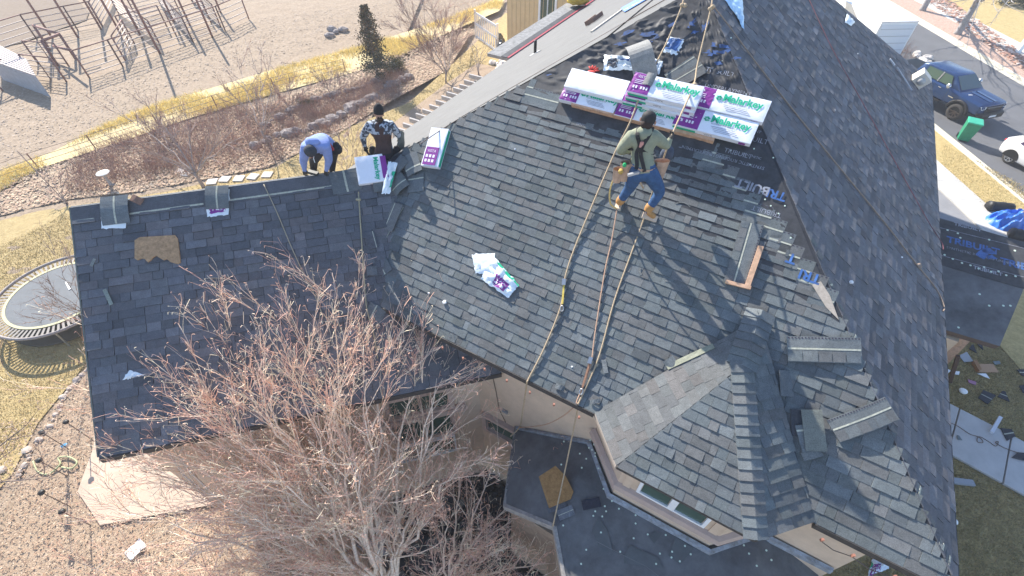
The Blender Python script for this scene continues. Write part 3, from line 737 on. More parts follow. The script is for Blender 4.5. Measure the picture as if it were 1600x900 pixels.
# plaster joints and little eave clips
for (x, y) in ((1242, 822), (1310, 838)):
    pass
for k in range(9):
    p = MU(-4.2 + k * .42, UE - .14, EZ - .16); b = MB(); b.cbox(p, .03, .03, .05); b.obj('light_clip', mat('clip brown', (.30, .14, .10), .6), house)
for m0 in (2.5, 2.85, 3.3):
    b = MB(); b.cbox(MU(m0, UE - .13, EZ - .16), .03, .03, .06); b.obj('light_clip', MATS['clip brown'], house)
cl = [MU(2.5, UE - .13, EZ - .17), MU(2.68, UE - .13, EZ - .24), MU(2.85, UE - .13, EZ - .17), MU(3.1, UE - .13, EZ - .25), MU(3.3, UE - .13, EZ - .17)]
MB().tube(cl, .006, 4).obj('light_string', ROPED, house)
# -- lower roof on the street side
hz_, ez_ = 4.55, 3.55
q0, q1, q2, q3 = G(1470, 338, hz_), G(1612, 379, hz_), G(1562, 541, ez_), G(1466, 512, ez_)
q15 = G(1600, 452, (hz_ + ez_) / 2 + .05)
PP = Pl(q3, q2 - q3, q0)
front_roof = slab('front_roof', PP, [PP.ls(q3 - (q2 - q3) * .8), PP.ls(q2), PP.L(1598, 455), PP.ls(q1), PP.ls(q0 - (q2 - q3) * .8)], MEMB, .18, mat('brown fascia', (.12, .085, .07), .7))
front_roof.name = 'front_roof'
zz = [PP.L(1476, 413), PP.L(1600, 452), PP.ls(q1), PP.ls(q0)]
b = MB(); b.prism([PP.W(l, s, .006) for l, s in [(zz[0][0] - 2, zz[0][1]), zz[1], zz[2], (zz[3][0] - 2, zz[3][1])]], PP.n * .004); b.obj('underlayment_sheet', UND, front_roof)
b = MB()
for s_ in (.02, .62): b.box(PP.W(zz[0][0] - 1, zz[0][1] + .22 + s_ * 1.6, .011), PP.a * 4, PP.s * .012, PP.n * .003)
b.obj('print_line', GREYP, front_roof)
lay(1478, 378, 'TRIBUILT', .30, BLUP, pl=PP, par=front_roof, h=.014); lay(1562, 412, 'TRIBUILT', .30, BLUP, pl=PP, par=front_roof, h=.014)
lay(1478, 388, 'SYNTHETIC ROOFING UNDERLAYMENT', .11, GREYP, pl=PP, par=front_roof, h=.014); lay(1490, 352, 'TRIBUILT', .16, GREYP, pl=PP, par=front_roof, h=.014); lay(1520, 420, 'TRIBUILT', .16, GREYP, pl=PP, par=front_roof, h=.014)
for x, y, r in ((1535, 398, .2), (1545, 392, .16), (1548, 402, .12)): blotch(x, y, r, PP, front_roof, .014, sq=1.0)
dots(front_roof, PP, [(1478 + i * 12 + R.uniform(-3, 3), 402 + i * 3.7 + R.uniform(-4, 4)) for i in range(10)] + [(1480, 360), (1496, 365), (1500, 372), (1545, 375), (1585, 392), (1530, 460), (1545, 478), (1567, 478), (1497, 512), (1578, 478)], .03, .014)
b = MB(); b.prism([MU(4.0, 11.9, 0), MU(6.2, 11.9, 0), MU(7.0, 15.8, 0), MU(4.0, 15.8, 0)], Vector((0, 0, 3.3))); b.obj('porch_wall', STUC, house)
# -- two-storey wing behind, yellow siding
cw = G(793, 101, 0); cm, cu_ = cw.dot(MA), cw.dot(UA)
rw = thing('siding_building', 'tall wall of pale yellow vertical siding with a white window, behind the left roof edge', 'building', cw)
b = MB(); b.prism([MU(cm, cu_), MU(-8.3, cu_), MU(-8.3, cu_ + 9), MU(cm, cu_ + 9)], Vector((0, 0, 9.5))); b.obj('wall', SIDING, rw)
for k in range(27):
    b = MB(); b.box(MU(cm + .02 + k * .31, cu_, .1), MA * .03, -UA * .018, Vector((0, 0, 9.3))); b.obj('siding_batten', mat('siding batten', (.56, .42, .24), .8), rw)
vs = VP(MU(cm, cu_), -UA)
c = vs.X(856, 16); window(vs, c, .95, 2.0, rw, mull=1, fr=.12, deep=.1)
b = MB(); b.box(MU(cm - .25, cu_ - .3, 9.5), MA * 9, UA * 9.4, Vector((0, 0, .25))); b.obj('roof', SHN, rw, tone=True)
# ------------------------------------------------------------------ ropes
def rope(pts, r, label, m=ROPE, knots=()):
    t = thing('rope', label, 'rope', pts[0])
    P = catmull(pts, 5)
    MB().tube(P, r * .84, 7).obj('strand', m, t, smooth=True)
    for p in knots:
        b = MB(); p = Vector(p)
        for k in range(3): b.ell(p + Vector((R.uniform(-.03, .03), R.uniform(-.03, .03), R.uniform(-.01, .03))), r * 2.4, r * 2.0, r * 1.8, 8, 6)
        b.obj('knot', m, t, smooth=True)
    return t
X = PM.X
rope([X(1066, -6, .1), X(1066, 8, .12), X(1040, 70, .08), X(1004, 140, .30), X(985, 190, .28), X(958, 245, .1), X(905, 370, .035), X(884, 430, .035), X(876, 480, .035), X(850, 545, .035), X(826, 592, .03), X(823, 600, -.04), vm.X(817, 640, .35), vm.X(812, 667, .12), MU(-2.2, 3.7, 3.95)], .016, 'tan lifeline from the ridge down to the eave, leftmost of the long ropes', knots=[X(1068, 8, .13)])
hand1 = X(1046, 214, .95)
rope([X(1112, -4, .15), X(1111, 12, .15), X(1090, 100, .12), X(1083, 135, .34), G(1050, 211, 9.66), G(1030, 268, 9.1), X(1006, 342, .03), X(985, 400, .02), X(960, 470, .02), X(935, 560, .03), X(905, 628, .03), X(903, 636, -.06), PLW.X(886, 720, .5), PLW.X(864, 822, .03)], .015, 'tan lifeline held by the worker in green and hanging past the eave', knots=[X(1082, 133, .33), X(1111, 12, .17)])
rope([X(965, 322, .1), X(955, 380, .03), X(945, 425, .03), X(930, 520, .03), X(922, 575, .03), X(902, 625, .03), X(900, 632, -.05), vm.X(880, 650, .3), vm.X(850, 664, .25), vm.X(812, 668, .15)], .012, 'thin pinkish rope from the worker boot to the eave between two thicker ropes', mat('pinkish rope', (.46, .29, .20), .85, 60, .3))
rope([X(1112, 6, .16), PR.X(1135, 35, .05), PR.X(1200, 122, .03), PR.X(1290, 235, .03), PR.X(1380, 345, .03), PR.X(1430, 410, .03), PR.X(1462, 450, .03), PR.X(1475, 478, .03), PR.X(1474, 486, .03)], .014, 'brown rope running diagonally across the dark right roof slope', mat('brown rope', (.27, .21, .17), .85, 60, .3), knots=[PR.X(1436, 417, .03)])
rope([PR.X(1262, -6, .02), PR.X(1300, 75, .02), PR.X(1345, 155, .02), PR.X(1400, 255, .02), PR.X(1450, 345, .02), PR.X(1471, 378, .02), PR.X(1474, 390, .02)], .008, 'thin red cord across the dark right roof slope near the street', ROPER)
LX = PL_.X
rope([LX(655, 226, .02), LX(700, 196, .02), LX(760, 160, .02), LX(850, 108, .02), LX(950, 50, .02), LX(1045, -4, .02)], .010, 'dark thin rope stretched along the sunlit left roof slope', ROPED)
WX = PW.X
rope([WX(412, 288, .03), WX(432, 330, .02), WX(455, 385, .02), WX(478, 435, .02), WX(492, 462, .02), WX(505, 495, .02)], .010, 'thin rope lying down the wing roof left of the shingle bundle', mat('light rope', (.38, .33, .24), .85, 60, .3))
rope([WX(560, 300, .03), WX(564, 360, .03), WX(568, 420, .03), WX(573, 480, .03), WX(584, 522, .03), WX(590, 560, .03)], .014, 'tan rope hanging down the wing roof from the bundle on its ridge', mat('olive rope', (.36, .32, .22), .85, 60, .3), knots=[WX(560, 312, .04)])
# rope grabs with yellow webbing
def grab(x0, y0, x1, y1, label):
    a, b_ = X(x0, y0, .05), X(x1, y1, .05); d = (b_ - a); L = d.length; d.normalize(); sd_ = PM.n.cross(d)
    t = thing('rope_grab', label, 'rope grab', a)
    MB().box(a - sd_ * .03, d * .10, sd_ * .06, PM.n * .03).obj('clamp', STEEL, t)
    MB().bar(a + d * .09, b_ - d * .07, .028, .02, up=PM.n).obj('webbing', mat('yellow webbing', (.62, .46, .10), .8, 40, .3) if 'yellow' in label else mat('brown webbing', (.30, .16, .10), .8, 40, .3), t)
    pts = [b_ + d * (.045 * math.cos(k * .628)) + sd_ * (.026 * math.sin(k * .628)) for k in range(11)]
    MB().tube(pts, .008, 6).obj('carabiner', STEEL, t, smooth=True)
grab(882, 436, 878, 482, 'yellow webbing rope grab with steel snap hook on the left long rope')
grab(924, 558, 908, 612, 'brown webbing rope grab with steel hook low on the main slope near the eave')
# ------------------------------------------------------------------ bundles of shingles and packaging
def bundle(pl, l0, s0, h0, L, Wd, T, label, purple=(0, .3), top='full', group=None, rot=0, tx='Malarkey', side=True):
    a = pl.a * math.cos(rot) + pl.s * math.sin(rot); s = pl.s * math.cos(rot) - pl.a * math.sin(rot); n = pl.n
    o = pl.W(l0, s0, h0); t = thing('shingle_bundle', label, 'shingle bundle', o + a * L / 2 + s * Wd / 2, group)
    b = MB(); sd = R.uniform(0, 99)
    def surf(u, v):
        e = min(u, 1 - u) * L; f = min(v, 1 - v) * Wd; dr = max(0, .015 - min(e, f)) * .5
        return o + a * (u * L) + s * (v * Wd) + n * (T - dr + .004 * nz((u * 9 + sd, v * 5, 0)) + .005 * nz((u * 25 + v * 20 + sd, v * 3 - u * 9, 1)))
    b.grid(surf, 24, 9)
    for (p, q_) in (((0, 0), (1, 0)), ((1, 0), (1, 1)), ((1, 1), (0, 1)), ((0, 1), (0, 0))):
        K = 10
        for k in range(K):
            u0, v0 = p[0] + (q_[0] - p[0]) * k / K, p[1] + (q_[1] - p[1]) * k / K; u1, v1 = p[0] + (q_[0] - p[0]) * (k + 1) / K, p[1] + (q_[1] - p[1]) * (k + 1) / K
            A = o + a * u0 * L + s * v0 * Wd; B_ = o + a * u1 * L + s * v1 * Wd
            b.q([A, B_, surf(u1, v1), surf(u0, v0)])
    b.obj('wrapper', WRAP, t, smooth=True)
    if purple:
        b = MB(); b.grid(lambda u, v: surf(purple[0] + (purple[1] - purple[0]) * u, .02 + .96 * v) + n * .003, 8, 8); b.obj('purple_panel', PURP, t)
        pc = o + a * L * (purple[0] + .02) + n * (T + .004)
        text('VISTA', .06, pc + a * .05 + s * Wd * .74, a, s, WINK, t, 'lettering', .004)
        for r_ in range(3):
            MB().box(pc + s * (Wd * (.62 - r_ * .08)) + a * .03 + n * .003, a * L * .18, s * .008, n * .002).obj('fine_print', WINK, t)
        for k in range(5):
            MB().box(pc + s * Wd * .22 + a * (.03 + k * .045 + (.03 if k > 1 else 0)) + n * .003, a * .028, s * .045, n * .002).obj('digit', WINK, t)
    if top == 'full':
        po = o + n * (T + .004)
        text(tx, .155, po + a * L * .44 + s * Wd * .52, a, s, GRN, t, 'lettering', .005, True)
        q = MB(); c = po + a * L * .39 + s * Wd * .62
        for k in range(6):
            an = k * 1.047 + .3; q.ell(c + (a * math.cos(an) + s * math.sin(an)) * .028, .022, .022, .006, 8, 4)
        q.obj('green_emblem', GRN, t, smooth=True)
        text('ROOFING PRODUCTS', .035, po + a * L * .46 + s * Wd * .42, a, s, GREYP, t, 'lettering', .005)
        for r_ in range(4):
            MB().box(po + a * L * (.47 + .02 * r_) + s * (Wd * (.32 - r_ * .07)) + n * .003, a * L * .3, s * .005, n * .002).obj('fine_print', GREYP, t)
    if side:
        text('VISTA', .05, o + a * L * .42 + n * T * .35 - s * .004, a, n, INK, t, 'lettering', .006)
        MB().box(o + a * L * .86 + n * T * .2 - s * .008, a * L * .08, n * T * .5, s * .004).obj('purple_tab', PURP, t)
        MB().box(o + a * .01 + n * .01 - s * .007, a * L * .3, n * T * .5, s * .003).obj('green_edge', GRN, t)
    return t
def ls(x, y, h=0): return PM.ls(PM.X(x, y, h))
g = 'wrapped shingle bundles stacked above the timber'
def B3(x, y, h, L, Wd, T, lab, **k): l, s = ls(x, y, h + T * .5); return bundle(PM, l, s, h, L, Wd, T, lab, group=g, **k)
B3(874, 157, .02, .98, .30, .10, 'purple ended bundle at the lower left of the stack beside the timber end', purple=(0, .32), side=False)
B3(960, 181, .02, 1.0, .30, .10, 'wrapped bundle lying directly uphill of the head of the worker in green', purple=(0, .32))
B3(882, 137, .13, 1.02, .34, .11, 'plain white bundle with sagging wrapper on top at the left of the stack', purple=None, top='none', side=False)
B3(972, 160, .13, 1.08, .34, .10, 'second bundle from the bottom in the tall middle stack', purple=(0, .3))
B3(977, 153, .24, 1.08, .34, .10, 'third bundle from the bottom in the tall middle stack', purple=(0, .3))
B3(980, 145, .35, 1.06, .34, .10, 'top bundle of the tall middle stack with green lettering on white', purple=(0, .3))
B3(1050, 196, .10, 1.16, .34, .10, 'flat bundle at the lower right of the stack with purple left third and green lettering', purple=(0, .33))
B3(1068, 164, .12, 1.16, .34, .10, 'flat bundle at the upper right of the stack, next to the right hip', purple=(0, .33))
# timber cleat
l0, s0 = ls(894, 163, .05); l1, s1 = ls(1116, 219, .05)
t = MB().box(PM.W(l0, s0 - .03, .0), PM.a * (l1 - l0), PM.s * .05, PM.n * .10).obj('timber_cleat', WOOD); tag(t, 'long pale timber board holding the bundles back above the shingled area', 'board')
# bundles elsewhere
l, s = PW.L(600, 294); d = 0
bundle(PW, PW.ls(PW.X(562, 291))[0], PW.ls(PW.X(575, 287))[1] - .03, .02, .5, .52, .09, 'white wrapped bundle with green lettering turned sideways on the wing ridge', purple=None, top='none', side=False)
bx = bpy.data.objects['shingle_bundle.008'] if 'shingle_bundle.008' in bpy.data.objects else t
l, s = PW.ls(PW.X(566, 288))
text('Malarkey', .12, PW.W(l + .28, s + .44, .115), -PW.s, PW.a, GRN, bx, 'lettering', .006, True)
b = MB(); b.box(PW.W(l + .40, s + .02, .108), PW.a * .10, PW.s * .42, PW.n * .012); b.obj('purple_panel', PURP, bx)
l, s = ls(662, 262)
bundle(PM, l, s, .02, .36, .74, .10, 'white bundle with purple face standing on end on the left hip beside the wing ridge', purple=None, top='none', side=False, rot=.18)
bx = [o for o in bpy.data.objects if o.name.startswith('shingle_bundle')][-1]
cr, sr = math.cos(.18), math.sin(.18); aa = PM.a * cr + PM.s * sr; ss = PM.s * cr - PM.a * sr; oo = PM.W(l, s, .02)
MB().box(oo + aa * .03 + ss * .02 + PM.n * .106, aa * .26, ss * .34, PM.n * .008).obj('purple_panel', PURP, bx)
MB().box(oo + aa * .33 + ss * .02 + PM.n * .02, aa * .034, ss * .70, PM.n * .07).obj('green_edge', GRN, bx)
text('VISTA', .07, oo + aa * .07 + ss * .26 + PM.n * .116, aa, ss, WINK, bx, 'lettering', .004)
for k in range(6): MB().box(oo + aa * (.06 + (k % 3) * .07) + ss * (.07 + (k // 3) * .09) + PM.n * .114, aa * .045, ss * .055, PM.n * .003).obj('digit', WINK, bx)
# crumpled sheets ----------------------------------------------------
def sheet(name, label, cat, corners, pl, m, hgt=.10, nu=16, nv=12, seed=1, bow=.0, extra=None, lift=.012, jag=.03, X_=None):
    """four photo corners on plane pl -> crumpled film with real folds; extra: [(u0,u1,v0,v1,mat,name)]"""
    C4 = [pl.ls(pl.X(x, y)) if isinstance(pl, Pl) else (G(x, y, 0).x, G(x, y, 0).y) for x, y in corners]
    W = (lambda l, s, h: pl.W(l, s, h)) if isinstance(pl, Pl) else (lambda l, s, h: Vector((l, s, h)))
    def f(u, v, k=0):
        l = (C4[0][0] * (1 - u) + C4[1][0] * u) * (1 - v) + (C4[3][0] * (1 - u) + C4[2][0] * u) * v
        s = (C4[0][1] * (1 - u) + C4[1][1] * u) * (1 - v) + (C4[3][1] * (1 - u) + C4[2][1] * u) * v
        l += jag * nz((u * 7, v * 7, seed)); s += jag * nz((u * 7 + 9, v * 7, seed))
        q = Vector((u * 3.2 + seed, v * 2.6, seed * .7)); r = 1 - abs(noise.noise(q) * 2.2)
        h = hgt * (.25 + .5 * max(0, r) * .6 + .35 * nz((u * 8, v * 8, seed + 4))) * (1 - .6 * (max(abs(u - .5), abs(v - .5)) * 2) ** 4) + bow * math.sin(math.pi * u)
        return W(l, s, lift + max(0, h) + k)
    b = MB(); b.grid(f, nu, nv)
    if extra:
        t = thing(name, label, cat, f(.5, .5)); b.obj('film', m, t, smooth=True)
        for (u0, u1, v0, v1, mm, nn) in extra:
            q = MB(); q.grid(lambda u, v: f(u0 + (u1 - u0) * u, v0 + (v1 - v0) * v, .004), 8, 8); q.obj(nn, mm, t, smooth=True)
            if nn == 'purple_panel':
                for k in range(6):
                    uu = u0 + (u1 - u0) * (.15 + .28 * (k % 3)); vv = v0 + (v1 - v0) * (.25 + .3 * (k // 3))
                    q = MB(); q.grid(lambda u, v: f(uu + (u1 - u0) * .16 * u, vv + (v1 - v0) * .14 * v, .008), 2, 2); q.obj('digit', WINK, t)
        return t
    return tag(b.obj(name, m, smooth=True), label, cat)
FILM = mat('white plastic film', (.74, .80, .84), .35, 4, .08, spec=.5)
sheet('wrapper_film', 'empty white wrapper with purple panel and green edge lying alone on the main slope', 'wrapper', [(752, 436), (795, 466), (812, 446), (770, 398)], PM, FILM, .12, 18, 14, 3, extra=[(.38, .78, .12, .62, PURP, 'purple_panel'), (.2, 1.0, .90, 1.0, GRN, 'green_edge')])
sheet('wrapper_film', 'white wrapper flap trailing up and left from the lone wrapper on the main slope', 'wrapper', [(744, 428), (776, 428), (774, 396), (738, 398)], PM, FILM, .07, 10, 8, 11)
sheet('wrapper_film', 'torn white and blue wrapper with dark opening above the bundle stack', 'wrapper', [(943, 112), (990, 112), (999, 92), (945, 88)], PM, FILM, .16, 18, 12, 5, extra=[(.1, .45, .1, .7, mat('shadowed lining', (.10, .10, .11), .8), 'dark_opening'), (.5, .95, .55, .8, BLUP, 'blue_print')])  # dark patch on the film, shade inside the opening put into its colour
sheet('wrapper_film', 'blue and white wrapper scrap right of the grey felt strip, above the tall stack', 'wrapper', [(1018, 118), (1030, 118), (1036, 98), (1022, 92)], PM, FILM, .1, 8, 8, 6, extra=[(.0, .5, .3, .9, BLUP, 'blue_print')])
sheet('wrapper_film', 'white wrapper frame round a blue patch high on the underlayment', 'wrapper', [(1033, 82), (1058, 87), (1070, 63), (1045, 58)], PM, FILM, .04, 12, 10, 8, extra=[(.12, .9, .2, .95, BLUP, 'blue_print')])
sheet('wrapper_film', 'long pale blue film hanging over the right hip near the peak', 'wrapper', [(1150, 30), (1161, 50), (1157, -8), (1122, -12)], PR, mat('pale blue film', (.50, .70, .88), .4, 5, .1), .10, 10, 16, 9)
sheet('wrapper_film', 'white and purple wrapper draped over the ridge at the far left', 'wrapper', [(160, 358), (198, 357), (201, 312), (160, 322)], PW, FILM, .05, 10, 8, 12, lift=.02, extra=[(.85, 1, .3, 1, PURP, 'purple_panel')])
sheet('wrapper_film', 'wrapper with purple print under a folded strip, second from the left on the ridge', 'wrapper', [(325, 340), (358, 336), (360, 296), (322, 300)], PW, FILM, .04, 10, 8, 13, lift=.02, extra=[(.12, .85, .12, .42, PURP, 'purple_panel')])
sheet('wrapper_film', 'torn white wrapper with green stripe lying among the scraps at the wing ridge end', 'wrapper', [(597, 306), (610, 306), (622, 258), (608, 256)], PW, FILM, .08, 8, 14, 14, lift=.10, extra=[(.8, 1, .2, .7, GRN, 'green_edge')])
sheet('wrapper_film', 'small grey wrapper scrap caught low on the wing roof behind the tree twigs', 'wrapper', [(192, 594), (208, 590), (228, 586), (204, 578)], PW, FILM, .04, 8, 6, 15)
# draped shingle strips --------------------------------------------------
def strip(label, x0, y0, x1, y1, wd_, pl, h=.02, bow=0, curl=0, m=None, seal=.5, col=None, name='loose_shingle', tabs=False, cat='shingle strip', side=1, ink=False):
    a = pl.X(x0, y0, h); b_ = pl.X(x1, y1, h); d = b_ - a; L = d.length; d.normalize(); w_ = pl.n.cross(d) * side; n = pl.n
    col = col or R.choice(palM)
    def f(u, v, k=0):
        return a + d * (u * L) + w_ * (v - .5) * wd_ + n * (bow * math.sin(math.pi * u) + curl * (u ** 3) + .004 * nz((u * 6, v * 3, x0)) + k)
    b = MB(); K = 10
    b.grid(f, K, 2, 0, col); b.grid(lambda u, v: f(u, 1 - v, -.008), K, 2, 0, col)
    for v in (0, 1):
        for k in range(K):
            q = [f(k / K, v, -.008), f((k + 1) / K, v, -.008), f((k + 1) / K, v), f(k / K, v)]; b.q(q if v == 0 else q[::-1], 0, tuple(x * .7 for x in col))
    for u in (0, 1): b.q([f(u, 0, -.008), f(u, 1, -.008), f(u, 1), f(u, 0)], 0, col)
    if seal or tabs or ink:
        t = thing(name, label, cat, f(.5, .5)); b.obj('mat', m or SH, t, smooth=False, tone=True)
        if seal:
            q = MB(); q.grid(lambda u, v: f(.01 + .98 * u, seal - .035 + .07 * v, .003), K, 1); q.obj('sealant_strip', SEAL, t)
        if tabs:
            k = 0.0
            while k < .98:
                e = min(.99, k + R.uniform(.1, .22)); q = MB(); c = R.choice(palM)
                q.grid(lambda u, v: f(k + (e - .01 - k) * u, .03 + (seal - .12) * v, .008), 3, 1, 0, c); q.obj('tab', SH, t, tone=True); k = e
        if ink:
            k = .02
            q = MB()
            while k < .97:
                q.grid(lambda u, v: f(k + .022 * u, .92 + .05 * v, .004), 1, 1); k += .045
            q.obj('edge_marks', INK, t)
        return t
    return tag(b.obj(name, m or SH, tone=True), label, cat)
strip('grey shingle strip folded over the ridge on the white wrapper at the far left', 178, 306, 182, 350, .42, PW, .06, .03, col=palM[0])
strip('grey shingle strip folded over the ridge, second from the left', 339, 290, 340, 326, .38, PW, .06, .03, col=palM[0])
strip('brown curled scrap beside the far left ridge wrapper', 205, 308, 222, 316, .12, PW, .05, .02, col=(.20, .12, .09), seal=0)
strip('broad grey shingle with sealant line left of the bundle on the wing ridge', 536, 266, 544, 300, .52, PW, .02, .01, col=palM[4])
strip('grey shingle right of the bundle on the wing ridge, half under it', 596, 262, 602, 298, .4, PW, .05, .02, col=palM[0], seal=0)
strip('long pale grey shingle strip standing in the valley, nearest the wing', 608, 308, 592, 368, .26, PM, .05, 0, col=(.14, .15, .155), seal=0)
strip('narrow grey shingle strip leaning beside the pale one in the valley', 622, 318, 605, 360, .22, PM, .06, 0, col=palM[2], seal=.2)
strip('dark narrow strip with light edge pointing down the valley', 628, 322, 600, 372, .10, PM, .04, 0, col=palM[5], seal=.9)
strip('shingle scrap with bright sealant line below the purple bundle', 632, 262, 655, 250, .42, PM, .08, .02, col=palM[3], seal=.3)
strip('square shingle scrap with pale top line at the valley head', 637, 288, 662, 284, .34, PM, .03, .0, col=palM[0], seal=.75)
strip('bent shingle scrap with broken sealant line at the valley head, left piece', 612, 296, 633, 278, .34, PM, .08, .03, col=palM[5], seal=.4)
strip('small upturned shingle scrap at the top of the valley pile', 618, 250, 630, 262, .30, PM, .10, .02, col=palM[4], seal=0)
strip('shingle scrap with thin light line lying lower in the valley', 588, 400, 603, 428, .30, PM, .03, 0, col=palM[4], seal=.45)
strip('narrow dark strip against the rope in the valley', 577, 362, 584, 388, .18, PW, .03, 0, col=palN[0], seal=.8)
strip('upper pale shingle piece beside the hanging rope', 573, 408, 585, 406, .12, PW, .03, 0, col=(.13, .14, .15), seal=0)
strip('lower pale shingle piece beside the hanging rope', 573, 424, 589, 422, .16, PW, .035, 0, col=(.13, .14, .15), seal=0)
strip('shingle with blue-grey line under the main eave at the rope end', 581, 498, 592, 478, .32, PW, .03, 0, col=palM[0], seal=.6)
strip('small shingle offcut near the left rake edge of the wing', 142, 416, 148, 404, .05, PW, .03, 0, col=(.2, .21, .2), seal=0)
strip('narrow offcut with pale line in the middle left of the wing', 163, 452, 174, 476, .06, PW, .03, 0, col=(.24, .27, .24), seal=0)
strip('long shingle strip lying down the slope beside the wooden stakes', 1176, 348, 1148, 444, .30, PM, .035, 0, col=palM[0], seal=.45, ink=True, tabs=True)
strip('upper loose shingle course with dark top edge right of the bay apex', 1230, 545, 1348, 548, .34, PM, .05, .02, col=palM[3], seal=.52, tabs=True, ink=True, curl=-.03)
strip('lower curved shingle course with dark top edge right of the bay', 1302, 674, 1396, 638, .30, PM, .05, .03, col=palM[3], seal=.55, tabs=True, ink=True, curl=-.03)
strip('dark square shingle offcut below the upper loose course', 1219, 598, 1240, 600, .34, PBR, .03, 0, col=palM[4], seal=0)
strip('dark flat shingle under the scrap stack right of the bay', 1236, 660, 1262, 662, .34, PM, .04, 0, col=(.05, .055, .065), seal=0)
strip('light grey shingle lying down the slope in the scrap stack right of the bay', 1268, 640, 1276, 705, .24, PM, .09, 0, col=(.17, .18, .16), seal=0, m=SH)
strip('small shingle piece with bright line at the foot of the scrap stack', 1248, 686, 1266, 684, .34, PM, .07, 0, col=palM[0], seal=.8)
strip('lowest scrap in the stack right of the bay, seen end on', 1254, 714, 1284, 706, .10, PM, .05, .02, col=palM[3], seal=0)
strip('grey felt strip folded over the top of the tall bundle stack', 994, 68, 1010, 122, .36, PM, .25, .22, col=(.22, .22, .215), seal=0, m=SH)
strip('grey felt flap lying toward the tall stack', 1008, 122, 1022, 126, .2, PM, .47, .02, col=(.22, .22, .215), seal=0)
strip('upper dark shingle strip across the underlayment right of the tall stack', 1042, 122, 1088, 92, .16, PM, .05, 0, col=palM[0], seal=.8)
strip('lower dark shingle strip across the underlayment right of the tall stack', 1052, 132, 1100, 104, .22, PM, .05, 0, col=palM[2], seal=.7)
for i, (x, y, r, lab) in enumerate(((1040, 455, .5, 'curved light cutoff in the worker shadow'), (1063, 332, .9, 'thin pale curl right of the worker boots'), (1034, 396, .2, 'small pointed scrap in the worker shadow'), (1008, 423, 2.9, 'small pale sliver near the rope below the worker'))):
    pts = [PM.X(x, y, .015) + (PM.a * math.cos(r + k * .3) + PM.s * math.sin(r + k * .3)) * (.16 if i < 2 else .08) for k in range(6)]
    b = MB()
    for p, q in zip(pts[:-1], pts[1:]): b.bar(p, q, .03 if i != 1 else .012, .006, up=PM.n)
    tag(b.obj('shingle_cutoff', mat('cutoff back', (.16, .165, .16), .9, 30, .3)), lab, 'offcut')
strip('leaf-shaped shingle offcut beside the brown webbing rope grab', 943, 562, 947, 583, .07, PM, .03, 0, col=(.18, .19, .19), seal=0)
strip('small triangular scrap near the eave by the rope end', 868, 602, 882, 608, .08, PM, .03, .02, col=palM[4], seal=0)
strip('thin twisted scrap at the bay left valley, lower', 922, 628, 938, 626, .06, PM, .03, .02, col=palM[4], seal=0)
strip('scrap curling up at the middle of the bay left valley', 1040, 572, 1056, 562, .14, PM, .04, .03, col=palM[3], seal=0)
strip('cream edged starter strip along the bay left valley', 1042, 574, 1115, 540, .08, PBL, .02, 0, col=(.22, .23, .18), seal=0)
# wooden stakes
for lab, a, b_, w_ in (('splintered wooden stake lying down the slope beside the long shingle strip', (1189, 385), (1168, 446), .07), ('short wooden stake across the foot of the long shingle strip', (1134, 440), (1173, 450), .05)):
    p, q = PM.X(*a, .05), PM.X(*b_, .05)
    o = MB().bar(p, q, w_, .05, up=PM.n).obj('wooden_stake', WOOD); tag(o, lab, 'stake')
# boards
def ragged(label, px, pl, m, th=.03, h=.012, name='fibreboard'):
    b = MB(); b.prism([pl.X(x, y, h) for x, y in px], pl.n * th); return tag(b.obj(name, m), label, 'board')
FIB = mat('brown fibreboard', (.40, .25, .14), .95, 18, .35, bump=.006, bs=60)
ragged('light brown fibreboard with torn lower edge on the wing roof', [(212, 376), (220, 371), (240, 370), (274, 368), (279, 374), (281, 392), (283, 411), (278, 413), (268, 410), (262, 405), (257, 407), (250, 403), (246, 400), (241, 402), (238, 406), (232, 410), (228, 405), (222, 404), (216, 407), (212, 404)], PW, FIB)
ragged('brown fibreboard square on the grey lower roof', [(842, 745), (868, 728), (884, 744), (896, 768), (892, 780), (858, 794), (850, 770)], PLW, mat('dark fibreboard', (.33, .18, .07), .95, 18, .3, bump=.006, bs=60))
strip('dark shingle with pale middle line, alone on the lower roof', 910, 790, 938, 784, .15, PLW, .02, 0, col=(.035, .038, .055), seal=0)
strip('pale shingle edge under the fibreboard on the lower roof', 872, 806, 896, 796, .16, PLW, .03, 0, col=(.16, .17, .19), seal=.5)
strip('dark shingle left of the pale one under the fibreboard', 856, 798, 884, 786, .1, PLW, .02, 0, col=palN[0], seal=0)
strip('black shingle scrap against the rope end on the lower roof', 864, 818, 876, 808, .12, PLW, .02, 0, col=palN[2], seal=0)
# small white bits
for x, y, r, pl, lab in ((695, 472, .035, PM, 'small white crumpled bit on the lower left of the main slope'), (670, 458, .018, PM, 'tiny white chip left of the crumpled bit'), (805, 233, .016, PM, 'tiny white chip in the middle of the main slope'), (894, 573, .014, PM, 'tiny white chip near the left lifeline'), (1304, 172, .014, PR, 'tiny white fleck on the right slope by the rope'), (1340, 84, .014, PR, 'tiny white fleck high on the right slope'), (1409, 402, .016, PR, 'tiny white fleck low on the right slope'), (1330, 441, .03, PR, 'pale sliver on the right slope by the hip')):
    b = MB(); b.ell(pl.X(x, y, r * .7), r * 1.2, r, r * .8, 8, 6, nz=.5); tag(b.obj('paper_scrap', WHT), lab, 'scrap')
